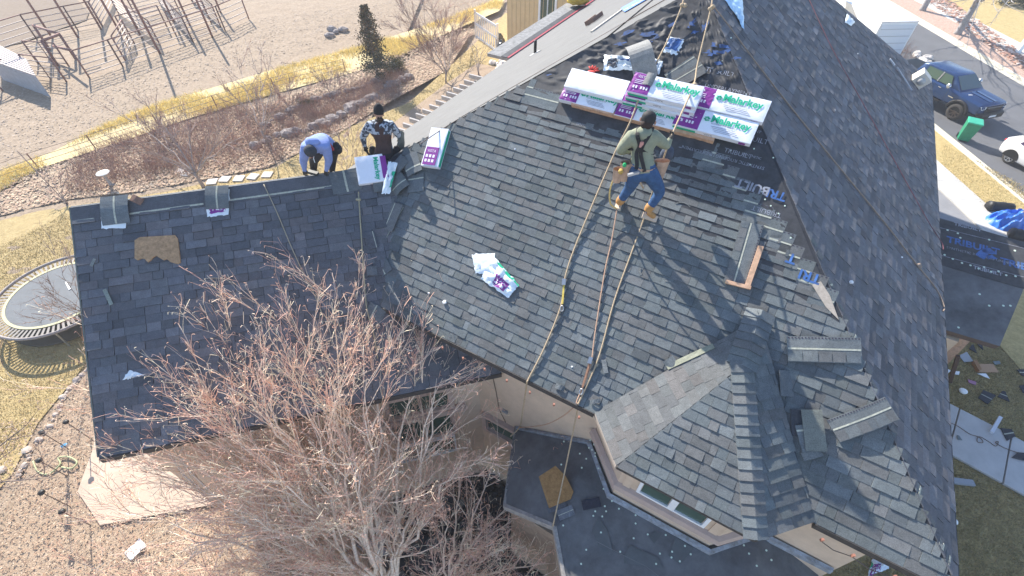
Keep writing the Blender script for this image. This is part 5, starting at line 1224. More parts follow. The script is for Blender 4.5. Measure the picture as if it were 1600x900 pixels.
def tree(label, base, tips, group=None, name='bare_tree', cat='tree', bark=BARKM, r0=.09, sub=9, tw=6, tl=.5, cols=None, seed=1, spread=.8, trunk_h=1.0, curl=.04, tr=.0045, limbp=True, sublen=.45, tipr=None, mid=.35, fork=1, knob=0, lr=.5, wob=.014):
    rg = random.Random(seed); base = Vector(base); cols = cols or [(.30, .19, .15), (.38, .25, .19), (.24, .16, .13)]
    t = thing(name, label, cat, base, group)
    top = base + Vector((rg.uniform(-.1, .1), rg.uniform(-.1, .1), trunk_h)); b = MB()
    tk = [base - Vector((0, 0, .1)), base + Vector((0, 0, .15)), base * .5 + top * .5 + Vector((rg.uniform(-.04, .04), rg.uniform(-.04, .04), 0)), top]
    b.tube(tk, [r0 * 1.5, r0 * 1.15, r0 * 1.0, r0 * .9], 9)
    if knob:
        for _ in range(knob): b.ell(base * .4 + top * .6 + rvec(rg) * r0 * .8, r0 * .3, r0 * .3, r0 * .3, 6, 4)
    b.obj('trunk', bark, t, smooth=True)
    tb = MB()
    for i, e in enumerate(tips):
        e = Vector(e); h = e - top; Lh = h.length; s0 = top - Vector((0, 0, rg.uniform(0, .4) * trunk_h))
        c = s0 + Vector((h.x * mid, h.y * mid, h.z * .62)) + rvec(rg) * Lh * .05
        P = bez(s0, c, e, 9); rr = r0 * lr * min(1, .5 + Lh / 6)
        for q in P[1:-1]: q += rvec(rg) * Lh * wob
        lb = MB(); lb.tube(P, [rr * (1 - .93 * k / 9) ** .9 for k in range(10)], 6)
        for k in range(sub):
            u = rg.uniform(.15, 1.0) ** .8; j = min(8, int(u * 9)); p = P[j].lerp(P[j + 1], u * 9 - j) if u < 1 else P[-1]
            d = (P[j + 1] - P[j]).normalized(); d = (d + rvec(rg) * spread + Vector((0, 0, .15))).normalized(); L = Lh * sublen * (1.15 - .6 * u) * rg.uniform(.6, 1.2)
            q = p + d * L * .5 + rvec(rg) * L * .06; e2 = q + (d + Vector((0, 0, .2)) + rvec(rg) * .25).normalized() * L * .5
            S = bez(p, q, e2, 5); r1 = rr * (1 - .75 * u) * .55
            r1 = max(r1, tr * 1.6); lb.tube(S, [max(tr * .9, r1 * (1 - .88 * m / 5)) for m in range(6)], 5, 0)
            for m in range(tw):
                v = rg.uniform(.15, 1.0); jj = min(4, int(v * 5)); pp = S[jj].lerp(S[jj + 1], v * 5 - jj) if v < 1 else S[-1]
                dd = ((S[jj + 1] - S[jj]).normalized() + rvec(rg) * spread * .62 + Vector((0, 0, .12))).normalized(); cc = rg.choice(cols); kk = rg.uniform(.75, 1.25); cc = tuple(x * kk for x in cc)
                TL = tl * rg.uniform(.5, 1.25)
                W_ = twig(tb, pp, dd, TL, tr, rg, cc, 0, 3)
                for _ in range(fork * 2):
                    z_ = rg.choice(W_[1:]); d3 = (dd + rvec(rg) * .75).normalized()
                    twig(tb, z_, d3, TL * rg.uniform(.3, .6), tr * .7, rg, cc, curl if rg.random() < .6 else 0, 2, 3, tipr)
        lb.obj('limb', bark, t, smooth=True)
    stuff(tb.obj('twigs', TW, t, tone=True)); return t
# the big pale tree in the foreground
tips = [G(530, 415, 7.3), G(470, 470, 7.2), G(418, 445, 7.0), G(345, 500, 6.6), G(300, 545, 6.6), G(235, 500, 6.5), G(200, 585, 6.2), G(165, 640, 5.8), G(260, 620, 6.3), G(175, 700, 5.2), G(610, 480, 6.8), G(660, 520, 6.6), G(700, 560, 6.2), G(570, 560, 6.8), 
        G(400, 600, 6.8), G(340, 660, 6.2), G(450, 560, 7), G(690, 560, 6.2), G(150, 790, 4.4), G(230, 820, 4.0), G(330, 780, 5.0), G(410, 700, 6.0), G(500, 640, 6.6), G(250, 720, 5.4), G(550, 700, 6.2), G(290, 590, 6.5), G(130, 575, 5.9), G(380, 545, 6.9), G(520, 500, 7.1), G(500, 870, 3.4), G(430, 840, 4.0), G(660, 760, 4.2), G(740, 700, 5.0), G(360, 880, 3.2)]
PINK = [(.86, .54, .38), (.82, .50, .36), (.72, .42, .32), (.86, .68, .50), (.80, .60, .46), (.62, .40, .32), (.84, .72, .52)]
tb_ = G(618, 945, 0) + Vector((0, 0, 1.3)); tips = [tb_ + (p - tb_) * .93 for p in tips]
tree('tall bare tree with pale limbs and pinkish twigs, in front of the dark wing roof', G(618, 945, 0), tips, bark=BARKL, r0=.17, sub=16, tw=11, tl=.44, cols=PINK, seed=5, spread=.75, trunk_h=1.3, curl=.04, tr=.0039, tipr=.0046, sublen=.36, mid=.42, knob=5, lr=.29, fork=1, wob=.025)
tips = [G(850, 735, 3.6), G(835, 790, 3.2), G(870, 880, 2.8), G(780, 690, 3.8), G(740, 850, 3.0), G(800, 940, 2.4), G(720, 720, 3.6), G(760, 900, 2.6), G(700, 820, 3.4), G(680, 900, 2.8), G(850, 900, 2.9), G(800, 850, 3.2)]
tree('smaller bare tree with arching tan branches beside the lower roof', G(705, 925, 0), tips, bark=BARKL, r0=.07, sub=12, tw=9, tl=.36, cols=PINK, seed=9, spread=.9, trunk_h=.9, curl=.05, tr=.0040, tipr=.005)
tips = [G(40, 900, 1.6), G(130, 880, 2.0), G(220, 900, 1.8), G(330, 905, 2.2), G(420, 890, 2.4), G(480, 850, 2.6), G(300, 850, 2.4), G(380, 940, 1.6)]
tree('low spreading bare shrub along the bottom left of the picture', G(420, 985, 0), tips, name='bare_shrub', cat='shrub', bark=BARKM, r0=.06, sub=14, tw=8, tl=.35, cols=PINK[:4], seed=12, spread=1.0, trunk_h=.3, curl=.04, tr=.004)
tips = [G(60, 640, 3.0), G(5, 570, 3.6), G(25, 700, 2.8), G(-40, 640, 3.4), G(70, 740, 2.4)]
tree('dark bare branch reaching in from the left edge beside the garden lights', G(-60, 820, 0), tips, bark=mat('dark bark', (.16, .125, .12), .9, 18, .3), r0=.08, sub=5, tw=4, tl=.35, cols=[(.2, .14, .12), (.28, .2, .17)], seed=15, spread=1.0, trunk_h=1.4, curl=0, tr=.006)
tips = [G(85, 395, 2.4), G(60, 440, 2.0), G(75, 470, 2.0), G(60, 500, 1.9), G(110, 385, 2.2), G(100, 500, 1.6)]
tree('small bare tree between the trampoline and the wing', G(150, 505, 0), tips, bark=BARKM, r0=.04, sub=6, tw=4, tl=.4, cols=[(.24, .17, .14), (.3, .22, .18)], seed=17, spread=1.0, trunk_h=.5, curl=0, tr=.007, fork=1)
# garden beyond the wing
gt = [('spreading bare tree with grey branches behind the second ridge wrapper', (318, 292), [(190, 178), (170, 225), (230, 165), (290, 175), (340, 190), (260, 200), (380, 215), (215, 235), (390, 175)], 3.0, .07, 8, 6, .5, 3, 'bare garden trees'),
      ('bare reddish twiggy tree left of the conifer', (420, 225), [(372, 100), (405, 80), (440, 95), (350, 140), (395, 130), (460, 130), (430, 150)], 3.4, .06, 8, 6, .5, 4, 'bare garden trees'),
      ('slim bare tree between the two workers behind the ridge', (545, 285), [(528, 208), (560, 200), (545, 190), (575, 230), (515, 235)], 1.6, .03, 6, 4, .35, 5, 'bare garden trees'),
      ('large reddish bush of upright twigs right of the dark green shrub', (697, 130), [(630, 20), (650, -5), (675, 10), (700, -5), (635, 60), (720, 40), (690, 30), (665, 50), (622, 45), (712, 75)], 3.4, .05, 12, 9, .6, 6, 'bare garden trees'),
      ('sawn-off small tree with bare stems beside the pergola', (748, 118), [(735, 65), (762, 55), (770, 70), (742, 60)], 1.7, .05, 2, 2, .3, 7, 'bare garden trees'),
      ('low reddish shrub at the left edge of the garden bed', (250, 225), [(225, 190), (250, 185), (275, 190), (240, 205), (290, 205)], 1.0, .03, 8, 6, .35, 8, 'twiggy shrubs in the garden bed'),
      ('low grey shrub above the stone edging', (455, 175), [(430, 140), (455, 130), (480, 140), (470, 155), (440, 155)], 1.2, .03, 8, 6, .35, 10, 'twiggy shrubs in the garden bed'),
      ('thin bare sapling at the far left of the garden bed', (105, 318), [(70, 262), (95, 272), (115, 265), (60, 285), (128, 280)], 1.2, .035, 4, 3, .3, 11, 'twiggy shrubs in the garden bed'),
      ('reddish shrub below the conifer', (520, 155), [(495, 115), (515, 110), (535, 118), (505, 130), (545, 130)], 1.0, .03, 8, 6, .3, 13, 'twiggy shrubs in the garden bed')]
RED = [(.36, .21, .17), (.30, .20, .17), (.42, .29, .24), (.26, .18, .16)]
for lab, bp_, tp, hh, r0, su, tw_, tl_, sd_, gr in gt:
    tree(lab, G(*bp_, 0), [G(x, y, hh * (.6 + .5 * random.Random(x).random())) for x, y in tp], group=gr, name='bare_shrub' if 'shrub' in lab or 'bush' in lab else 'bare_tree', cat='shrub' if ('shrub' in lab or 'bush' in lab) else 'tree', r0=r0, sub=su, tw=tw_, tl=tl_, cols=RED, seed=sd_, spread=.7, trunk_h=min(.8, hh * .3), curl=0, tr=.009, fork=1)
b = MB()
def brush(p):
    for _ in range(9):
        d = Vector((R.gauss(0, .5), R.gauss(0, .5), 1)).normalized(); c = R.choice(RED + [(.46, .30, .22)])
        twig(b, p + Vector((R.gauss(0, .15), R.gauss(0, .15), 0)), d, R.uniform(.3, .8), .008, R, c, 0, 2)
scatter([(120, 245), (220, 205), (330, 175), (430, 165), (520, 150), (620, 110), (640, 130), (560, 170), (460, 200), (330, 250), (180, 290), (110, 300)], 900, brush)
scatter([(120, 305), (430, 255), (530, 205), (640, 145), (640, 120), (440, 200), (260, 250)], 350, brush)
stuff(b.obj('brushwood', TW, tone=True))
b = MB()
for px_ in range(1): scatter([(1340, 70), (1400, 110), (1440, 105), (1400, 60), (1360, 20)], 90, brush)
stuff(b.obj('roadside_brushwood', TW, tone=True))
# evergreen conifer and shrubs
def leafy(b, c, rx, ry, rz, n, s, cols, rg, shell=.5, up=.2):
    for _ in range(n):
        d = rvec(rg); k = rg.uniform(shell, 1) * (1 + .25 * noise.noise(d * 2.3 + c)); p = c + Vector((d.x * rx, d.y * ry, d.z * rz)) * k
        a = (d + rvec(rg) * .8 + Vector((0, 0, up))).normalized() * s * rg.uniform(.6, 1.4); e = a.cross(rvec(rg)).normalized() * s * .35; cc = rg.choice(cols); q = rg.uniform(.7, 1.3); cc = tuple(x * q for x in cc)
        b.q([p, p + a * .5 + e, p + a, p + a * .5 - e], 0, cc)
LEAF = mat('evergreen leaves', (.05, .08, .03), .8, tone=True)
rg = random.Random(3)
bp_ = G(592, 128, 0); t = thing('conifer', 'tall narrow brown-green conifer leaning over the yellow grass strip', 'tree', bp_)
MB().tube([bp_, bp_ + Vector((0, 0, 4.3))], [.10, .02], 7).obj('trunk', BARKM, t)
b = MB()
for k in range(46):
    h = .2 + 4.1 * k / 46; rr = 1.35 * (1 - h / 4.6) ** .8 + .06
    for m in range(5):
        a = rg.uniform(0, 6.28); L = rr * rg.uniform(.35, 1.2); c = bp_ + Vector((math.cos(a) * L * .6, math.sin(a) * L * .6, h + L * .35))
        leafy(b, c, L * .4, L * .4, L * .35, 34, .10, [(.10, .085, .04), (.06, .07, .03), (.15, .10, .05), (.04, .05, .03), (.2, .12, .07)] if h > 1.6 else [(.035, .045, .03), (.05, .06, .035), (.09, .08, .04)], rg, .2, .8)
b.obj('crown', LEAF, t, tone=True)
for lab, x, y, rr, cc in (('dark green low shrub right of the conifer', 622, 112, .75, [(.05, .06, .02), (.09, .09, .025), (.035, .04, .02), (.16, .12, .04)]), ('dark evergreen bush at the top right corner across the street', 1588, 10, 1.5, [(.035, .05, .015), (.06, .07, .02), (.02, .03, .012)]), ('low olive shrub in the garden bed', 478, 165, .4, [(.2, .16, .07), (.12, .11, .05)])):
    p = G(x, y, 0); t = thing('evergreen_shrub', lab, 'shrub', p); b = MB()
    for k in range(14): leafy(b, p + Vector((rg.gauss(0, rr * .45), rg.gauss(0, rr * .45), rr * rg.uniform(.3, .9))), rr * .4, rr * .4, rr * .4, 260, rr * .10, cc, rg, .3)
    b.obj('crown', LEAF, t, tone=True); MB().tube([p, p + Vector((0, 0, rr * .5))], .04, 6).obj('trunk', BARKM, t)
# street trees beyond the road
for lab, x, y, tp, sd_ in (('grey street tree on the far verge, nearer the truck box', 1441, 16, [(1450, -60), (1475, -70), (1430, -70)], 2), ('grey leaning street tree with forked trunk on the far verge, nearer the corner', 1496, 53, [(1510, -40), (1560, -35), (1540, -60), (1585, 5), (1500, -50), (1565, -12)], 21)):
    p = G(x, y, .1)
    tree(lab, p, [G(a, b_, 5.5) for a, b_ in tp], name='street_tree', bark=mat('street tree bark', (.27, .26, .26), .9, 14, .25), r0=.20, sub=6, tw=5, tl=.8, cols=[(.3, .27, .25), (.36, .32, .29)], seed=sd_, trunk_h=2.6, curl=0, tr=.014, group='street trees on the far verge')
# ------------------------------------------------------------------ things in the yards
STEELR = mat('rusty pipe', (.20, .10, .085), .7, 10, .3); RAILM = mat('galvanised rail', (.42, .36, .33), .6, 10, .25)
def rail_fence(label, a, b_, h, rails, post_every, mrail=RAILM, group='pipe corral panels', lean=0, rr=.03, pr=.05):
    a, b_ = Vector(a), Vector(b_); d = b_ - a; L = d.length; n = max(1, round(L / post_every))
    t = thing('corral_fence', label, 'corral fence', a, group)
    for k in range(n + 1):
        p = a + d * (k / n); MB().tube([p, p + Vector((0, 0, h))], pr if k in (0, n) else pr * .6, 6).obj('post', STEELR, t, smooth=True)
    for r_ in range(rails):
        z = h * (1 - .86 * r_ / max(1, rails - 1)) - .02; MB().tube([a + Vector((0, 0, z)), b_ + Vector((0, 0, z))], rr if r_ else rr * 1.3, 5).obj('rail', mrail if r_ else STEELR, t, smooth=True)
    return t
def gb(x, y): return G(x, y, 0)
fences = [('near side of the corral, leftmost run of thin pipe rails', (140, 122), (192, 104), 1.7, 6, 3), ('near side of the corral, second run from the left', (192, 104), (250, 84), 1.7, 5, 3),
          ('near side of the corral, middle run below the tall posts', (250, 84), (302, 66), 1.7, 5, 3), ('near side of the corral, run left of the far right corner', (302, 66), (352, 48), 1.7, 5, 2.5), ('near side of the corral, last run ending at the right corner', (352, 48), (389, 30), 1.7, 5, 2),
          ('arena fence along the brown dirt, lower left run', (-30, 92), (58, 62), 1.7, 5, 3), ('arena fence along the brown dirt, middle run', (58, 62), (122, 48), 1.7, 5, 3), ('arena fence along the brown dirt, right run', (122, 48), (160, 40), 1.7, 5, 3),
          ('pale slanted gate panel at the right end of the arena fence', (160, 42), (178, 4), 1.7, 6, 3), ('pale short gate panel inside the near corral', (196, 95), (210, 68), 1.6, 6, 2),
          ('inner corral panel with shaded rails, left', (200, 62), (262, 44), 1.6, 6, 3), ('inner corral panel with shaded rails, centre', (215, 30), (278, 12), 1.6, 6, 3), ('inner corral panel with shaded rails, right', (275, 55), (330, 36), 1.6, 6, 3),
          ('cross panel running down to the middle of the near side', (185, 20), (250, 70), 1.6, 6, 4), ('cross panel right of the middle post', (250, 5), (300, 62), 1.6, 6, 4), ('cross panel nearest the right corner', (300, 0), (345, 42), 1.6, 6, 4), ('panel at the top edge right of the corral middle', (300, 2), (380, -18), 1.6, 5, 3),
          ('small chute panel beside the metal ramp, near end', (56, 122), (104, 128), 1.5, 5, 1.2), ('small chute panel beside the metal ramp, far end', (60, 100), (108, 104), 1.5, 5, 1.2)]
for lab, a, b_, h, n, pe in fences: rail_fence(lab, gb(*a), gb(*b_), h, n, pe)
for i, (x, y, h, lab) in enumerate(((122, 59, 5.2, 'tall rusty arena post left of the pale gate'), (82, 60, 6.8, 'tallest rusty arena post, at the left'), (158, 46, 5.0, 'tall rusty post at the pale slanted gate'), (250, 84, 5.4, 'tall rusty post in the middle of the near corral side'), (188, 52, 4.6, 'tall rusty post behind the pale slanted gate'), (332, 58, 4.2, 'tall rusty post on the right of the corral'), (297, 40, 4.8, 'tall rusty post near the top right of the corral'), (272, 35, 4.0, 'tall rusty post between the inner panels'), (222, 60, 4.4, 'tall rusty post left of the near middle post'), (345, 20, 3.6, 'tall rusty post near the right corner'))):
    p = gb(x, y); o = MB().tube([p, p + Vector((0, 0, h))], .075, 7).obj('corral_post', STEELR, smooth=True); tag(o, lab, 'post', 'tall corral posts')
for lab, a, b_, h in (('long top rail across the brown arena at the picture edge', (82, 60), (-40, 95), 6.6), ('top rail between the two tall arena posts', (122, 59), (150, 50), 5.2)):
    p, q = gb(*a) + Vector((0, 0, h)), gb(*b_) + Vector((0, 0, h)); o = MB().tube([p, q], .06, 6).obj('corral_beam', STEELR, smooth=True); tag(o, lab, 'beam')
t = thing('loading_chute', 'rusty A-shaped pipe frame with thick bars in the corral', 'pipe frame', gb(105, 108))
for a, b_ in (((78, 78, 0), (78, 78, 1.6)), ((78, 78, 1.6), (118, 92, 1.6)), ((118, 92, 0), (118, 92, 1.6)), ((118, 92, 1.6), (92, 104, 1.6)), ((92, 104, 1.6), (92, 104, 0)), ((100, 96, 1.0), (135, 116, 1.5))):
    p = gb(a[0], a[1]); q = gb(b_[0], b_[1]); MB().tube([p + Vector((0, 0, a[2])), q + Vector((0, 0, b_[2]))], .085, 7).obj('bar', STEELR, t, smooth=True)
t = thing('metal_ramp', 'pale ribbed metal ramp at the left edge of the corral', 'ramp', gb(30, 100))
c = [G(-20, 62, 1.3), G(-20, 92, 1.3), G(55, 118, 1.3), G(42, 94, 1.3)]
MB().prism([p - Vector((0, 0, .12)) for p in c], Vector((0, 0, .12))).obj('deck', mat('ramp metal', (.42, .38, .37), .6, 4, .2), t)
b = MB(); b.prism([Vector((p.x, p.y, 0)) for p in (c[1], c[2])] + [c[2] - Vector((0, 0, .12)), c[1] - Vector((0, 0, .12))], (c[1] - c[0]).normalized() * .05); b.obj('side_sheet', mat('ramp side', (.30, .31, .34), .6, 4, .2), t)
for k in range(9):
    f = k / 8; MB().bar(c[0].lerp(c[1], f) + Vector((0, 0, .02)), c[3].lerp(c[2], f) + Vector((0, 0, .02)), .05, .04).obj('rib', mat('rib metal', (.50, .42, .40), .6), t)
t = thing('pipe_hoop', 'rusty bent pipe hoop at the left edge below the metal ramp', 'pipe frame', gb(14, 130))
P = [gb(-10, 145), gb(-10, 145) + Vector((0, 0, 1.2)), gb(0, 140) + Vector((0, 0, 1.55)), gb(20, 130) + Vector((0, 0, 1.5)), gb(27, 126) + Vector((0, 0, 1.2)), gb(27, 126)]
MB().tube(catmull(P, 4), .06, 7).obj('hoop', STEELR, t, smooth=True)
MB().tube([gb(4, 142), gb(4, 142) + Vector((0, 0, 1.5))], .05, 6).obj('post', STEELR, t)
# wire fence along the grass strip
t = thing('wire_fence', 'low wire fence with thin posts along the foot of the yellow grass strip', 'fence', gb(60, 262))
fp = [(-30, 296), (60, 262), (150, 233), (250, 200), (340, 170), (430, 142), (540, 112)]
for k, (x, y) in enumerate(fp):
    MB().tube([gb(x, y), gb(x, y) + Vector((0, 0, .8))], .03, 5).obj('post', STEELR, t)
for z in (.25, .5, .78):
    b = MB(); b.tube([gb(x, y) + Vector((0, 0, z)) for x, y in fp], .012, 4); b.obj('wire', ROPED, t)
# tall leaning stake
o = MB().tube([G(106, 320, 0), G(28, 237, 1.2)], .022, 6).obj('leaning_stake', mat('stake wood', (.12, .08, .07), .8)); tag(o, 'long dark stake leaning left over the grass by the wing corner', 'stake')
# birdbath
p = gb(175, 290); t = thing('birdbath', 'white round birdbath on a grey post on the garden lawn', 'birdbath', p)
lathe(p, (0, 0, 1), [(0, .14), (.05, .12), (.12, .07), (.5, .06), (.62, .10)], 14, mat('stone grey', (.35, .34, .33), .9, 8, .2), 'pedestal', t)
lathe(p + Vector((0, 0, .6)), (0, 0, 1), [(0, .08), (.05, .20), (.09, .27), (.10, .28), (.11, .27)], 20, mat('pale stone', (.62, .61, .58), .8), 'bowl', t)
# stepping stones and garden stones
SP = mat('pale paving stone', (.58, .54, .50), .9, 5, .12)
path = thing('stepping_path', 'row of pale square stepping stones behind the second ridge wrapper', 'path', gb(360, 282))
for x, y in ((332, 285), (352, 281), (374, 280), (396, 277), (418, 274), (284, 268), (292, 272)):
    p = gb(x, y); MB().cbox(p + Vector((0, 0, .0)), .45, .45, .07, R.uniform(-.2, .2)).obj('stone', SP, path)
ST = mat('grey field stone', (.26, .23, .22), .95, 6, .3, bump=.02, bs=8)
def stones(label, pts, r, n, group=None, mat_=ST, cat='stone edging'):
    P = [gb(*p) for p in pts]; L = [0]
    for a, b_ in zip(P[:-1], P[1:]): L.append(L[-1] + (b_ - a).length)
    t = thing('stone_edging', label, cat, P[0])
    for k in range(n):
        d = L[-1] * k / (n - 1); i = max(j for j in range(len(L)) if L[j] <= d + 1e-6); i = min(i, len(P) - 2); q = P[i].lerp(P[i + 1], (d - L[i]) / (L[i + 1] - L[i]))
        rr = r * R.uniform(.6, 1.3); b = MB(); b.ell(q + Vector((R.gauss(0, r * .3), R.gauss(0, r * .3), rr * .35)), rr * R.uniform(.8, 1.3), rr * R.uniform(.7, 1.1), rr * .6, 9, 6, nz=.35, fr=1.6)
        b.obj('stone', mat_, t, smooth=False)
    return t
stones('curved row of grey field stones edging the garden bed below the dark shrubs', [(640, 122), (610, 135), (590, 150), (560, 165), (540, 182), (510, 195), (480, 205), (430, 215), (400, 232)], .30, 34)
stones('upper rough row of dark stones in the garden bed', [(600, 125), (560, 140), (520, 150), (480, 160), (450, 178), (420, 195)], .26, 22)
stones('pale rubble at the foot of the yellow wall', [(770, 100), (785, 105), (778, 112), (792, 108), (800, 112), (785, 98)], .22, 14, mat_=SP)
stones('line of pale stones edging the mulch beside the left lawn', [(140, 575), (112, 605), (98, 630), (80, 665), (50, 705), (30, 745)], .09, 24, mat_=mat('tan edging stone', (.42, .35, .30), .95, 6, .25))
stones('bluish rocks among the leaves under the big tree', [(590, 860), (560, 880), (640, 850), (690, 830), (540, 850), (600, 890)], .16, 16)
stones('grey boulders beside the conifer in the dirt field', [(520, 48), (536, 48), (512, 56)], .35, 4)
# pergola
t = thing('pergola', 'weathered grey pergola slats beside the sunlit left roof', 'pergola', MU(-14, 17, 0))
ps = [(733, 122), (725, 131), (718, 138), (708, 143), (698, 150), (690, 156), (681, 163), (671, 170), (660, 177), (650, 184), (640, 191), (630, 199), (622, 207), (614, 216), (606, 226)]
for x, y in ps:
    a = G(x, y, 2.5); MB().box(a, MA * 4.2, UA * .09, Vector((0, 0, .20))).obj('slat', mat('slat wood', (.40, .38, .37), .9, 8, .2), t)
for off in (.5, 3.6):
    a, b_ = G(733, 122, 2.4) + MA * off, G(606, 226, 2.4) + MA * off; MB().bar(a - Vector((0, 0, .05)), b_ - Vector((0, 0, .05)), .10, .16).obj('beam', WOODG, t)
    for e in (a, b_): MB().tube([Vector((e.x, e.y, 0)), e - Vector((0, 0, .1))], .08, 6).obj('post', WOODG, t)
# vinyl gate
t = thing('vinyl_gate', 'white vinyl gate panel standing beside the yellow wall', 'gate', gb(742, 62))
a, b_ = gb(744, 60), gb(778, 84); VIN = mat('white vinyl', (.68, .68, .70), .5)
d = (b_ - a); L = d.length; d.normalize()
for z in (.15, 1.0, 1.75): MB().bar(a + Vector((0, 0, z)), b_ + Vector((0, 0, z)), .05, .14).obj('rail', VIN, t)
for k in range(12): MB().bar(a + d * (L * k / 11) + Vector((0, 0, .1)), a + d * (L * k / 11) + Vector((0, 0, 1.8)), .12, .03, up=d.cross(Vector((0, 0, 1)))).obj('picket', VIN, t)
for e in (a, b_): MB().bar(e, e + Vector((0, 0, 1.95)), .13, .13, up=Vector((1, 0, 0))).obj('post', VIN, t)
for lab, x, y, s_ in (('black rubbish bag by the white gate, nearer the wall', 784, 88, .5), ('black rubbish bag by the white gate, farther one', 781, 74, .45)):
    b = MB(); b.ell(gb(x, y) + Vector((0, 0, s_ * .9)), s_ * .7, s_ * .6, s_ * 1.2, 14, 10, nz=.4, fr=2); tag(b.obj('rubbish_bag', mat('black plastic', (.015, .015, .018), .35, spec=.6), smooth=True), lab, 'bag')
# trampoline
c = G(92, 458, .75); t = thing('trampoline', 'round trampoline with grey mat, dark springs and cream ring beside the wing', 'trampoline', Vector((c.x, c.y, 0)))
Rr = 2.02
def disc(r0_, r1_, z, m, nm, n=64, th=.02, dash=None):
    b = MB()
    for k in range(n):
        if dash and k % 2: continue
        a0, a1 = 6.2832 * k / n, 6.2832 * (k + 1) / n
        P = lambda r, a, zz: c + Vector((r * math.cos(a), r * math.sin(a), zz))
        b.q([P(r0_, a0, z), P(r1_, a0, z), P(r1_, a1, z), P(r0_, a1, z)]); b.q([P(r1_, a0, z - th), P(r1_, a1, z - th), P(r1_, a1, z), P(r1_, a0, z)])
    return b.obj(nm, m, t)
disc(0.0, Rr * .76, .0, mat('trampoline mat', (.15, .16, .17), .85, 3, .1), 'mat'); disc(Rr * .755, Rr * .80, .012, mat('cream band', (.48, .46, .28), .7), 'inner_ring')
disc(Rr * .80, Rr * .96, -.01, mat('spring steel', (.24, .22, .20), .5), 'springs', 160, dash=True)
MB().tube([c + Vector((Rr * math.cos(k * .131), Rr * math.sin(k * .131), 0)) for k in range(49)], .05, 7).obj('frame', mat('pale frame', (.27, .24, .23), .6), t, smooth=True)
for k in range(6):
    a = k * 1.047; p = c + Vector((Rr * math.cos(a), Rr * math.sin(a), 0)); MB().tube([p, Vector((p.x, p.y, 0))], .03, 6).obj('leg', STEEL, t)
disc(0, Rr * .9, -.66, mat('shaded turf', (.12, .10, .07), .9), 'turf_shade')  # dark disc over the turf, the trampoline's shade put into its colour
b = MB(); b.bar(G(103, 440, .77), G(109, 452, .77), .06, .01); b.obj('printed_mark', WHT, t)
# path lights
def path_light(label, head, foot_h=0):
    top = G(*head, 1.05); base = Vector((top.x, top.y, 0)) ; t = thing('path_light', label, 'garden light', base, 'garden lights on thin stakes')
    MB().tube([base, top], .012, 6).obj('stake', ROPED, t); lathe(top, (0, 0, 1), [(-.04, .02), (0, .07), (.05, .075), (.07, .03)], 10, mat('black lamp head', (.015, .015, .015), .5), 'lamp_head', t)
for lab, h in (('garden light nearest the lawn edge', (104, 660)), ('garden light second from the top in the mulch', (66, 676)), ('garden light beside the green hose', (62, 720)), ('garden light below the green hose', (66, 770)), ('lowest garden light in the mulch', (98, 800))): path_light(lab, h)
MB_ = catmull([gb(54, 722) + Vector((0, 0, .06)), gb(62, 738) + Vector((0, 0, .06)), gb(78, 742) + Vector((0, 0, .06)), gb(98, 728) + Vector((0, 0, .1)), gb(95, 718) + Vector((0, 0, .1)), gb(110, 716) + Vector((0, 0, .1)), gb(124, 724) + Vector((0, 0, .1)), gb(116, 734) + Vector((0, 0, .1)), gb(100, 732) + Vector((0, 0, .1))], 5)
tag(MB().tube(MB_, .022, 6).obj('garden_hose', mat('pale green hose', (.38, .40, .22), .6), smooth=True), 'pale green garden hose coiled on the mulch', 'hose')
for lab, x, y, s_ in (('flat white stone on the mulch by the hose', 44, 704, .15), ('small blue scrap on the mulch', 101, 697, .10), ('pale rock at the left edge of the mulch', 4, 735, .14)):
    b = MB(); b.ell(gb(x, y) + Vector((0, 0, s_ * .3)), s_, s_ * .8, s_ * .35, 10, 6, nz=.3); tag(b.obj('stone', mat('blue scrap', (.05, .25, .45), .6) if 'blue' in lab else mat('tan stone', (.46, .39, .33), .95, 6, .2), smooth=False), lab, 'stone' if 'blue' not in lab else 'scrap')
# rubbish under the trees
for i, (x, y, s_, m, lab) in enumerate(((690, 712, .38, FILM, 'long crumpled clear plastic sheet below the wing window'), (215, 860, .20, WHT, 'white patterned rag lying in the leaves at the lower left'), (700, 745, .2, FILM, 'white and green wrapper on the dark pile'), (640, 820, .16, FILM, 'white plastic scrap beneath the big tree'), (615, 850, .2, mat('grey rag', (.4, .4, .42), .8), 'grey rag against the trunk of the big tree'), (770, 790, .25, mat('grey rag2', (.3, .3, .33), .8), 'grey plastic scrap right of the dark pile'), (750, 860, .3, mat('clear plastic', (.45, .47, .5), .3), 'clear plastic sack at the foot of the lower roof wall'))):
    p = gb(x, y); b = MB(); an = R.uniform(0, 3); ca_, sa_ = math.cos(an), math.sin(an); le = 2.6 if i == 0 else 1.3
    b.grid(lambda u, v: p + Vector((((u - .5) * le * ca_ - (v - .5) * sa_) * s_ * 1.5, ((u - .5) * le * sa_ + (v - .5) * ca_) * s_ * 1.5, .08 + s_ * .5 * abs(nz((u * 4, v * 4, i * 3.3))) + (.3 if i == 0 else 0))), 12, 10)
    tag(b.obj('plastic_sheet', m, smooth=True), lab, 'rubbish')
b = MB()
def deb(p):
    a = R.uniform(0, 6.28); x = Vector((math.cos(a), math.sin(a), R.uniform(-.4, .4))); y = Vector((-x.y, x.x, R.uniform(-.3, .3))); z = R.uniform(.02, .5); s_ = R.uniform(.08, .32)
    b.box(p + Vector((0, 0, z)), x * s_, y * s_ * R.uniform(.3, .9), x.cross(y).normalized() * .012, 0, R.choice([(.03, .032, .04), (.06, .06, .07), (.09, .085, .08), (.02, .02, .025), (.13, .12, .11)]))
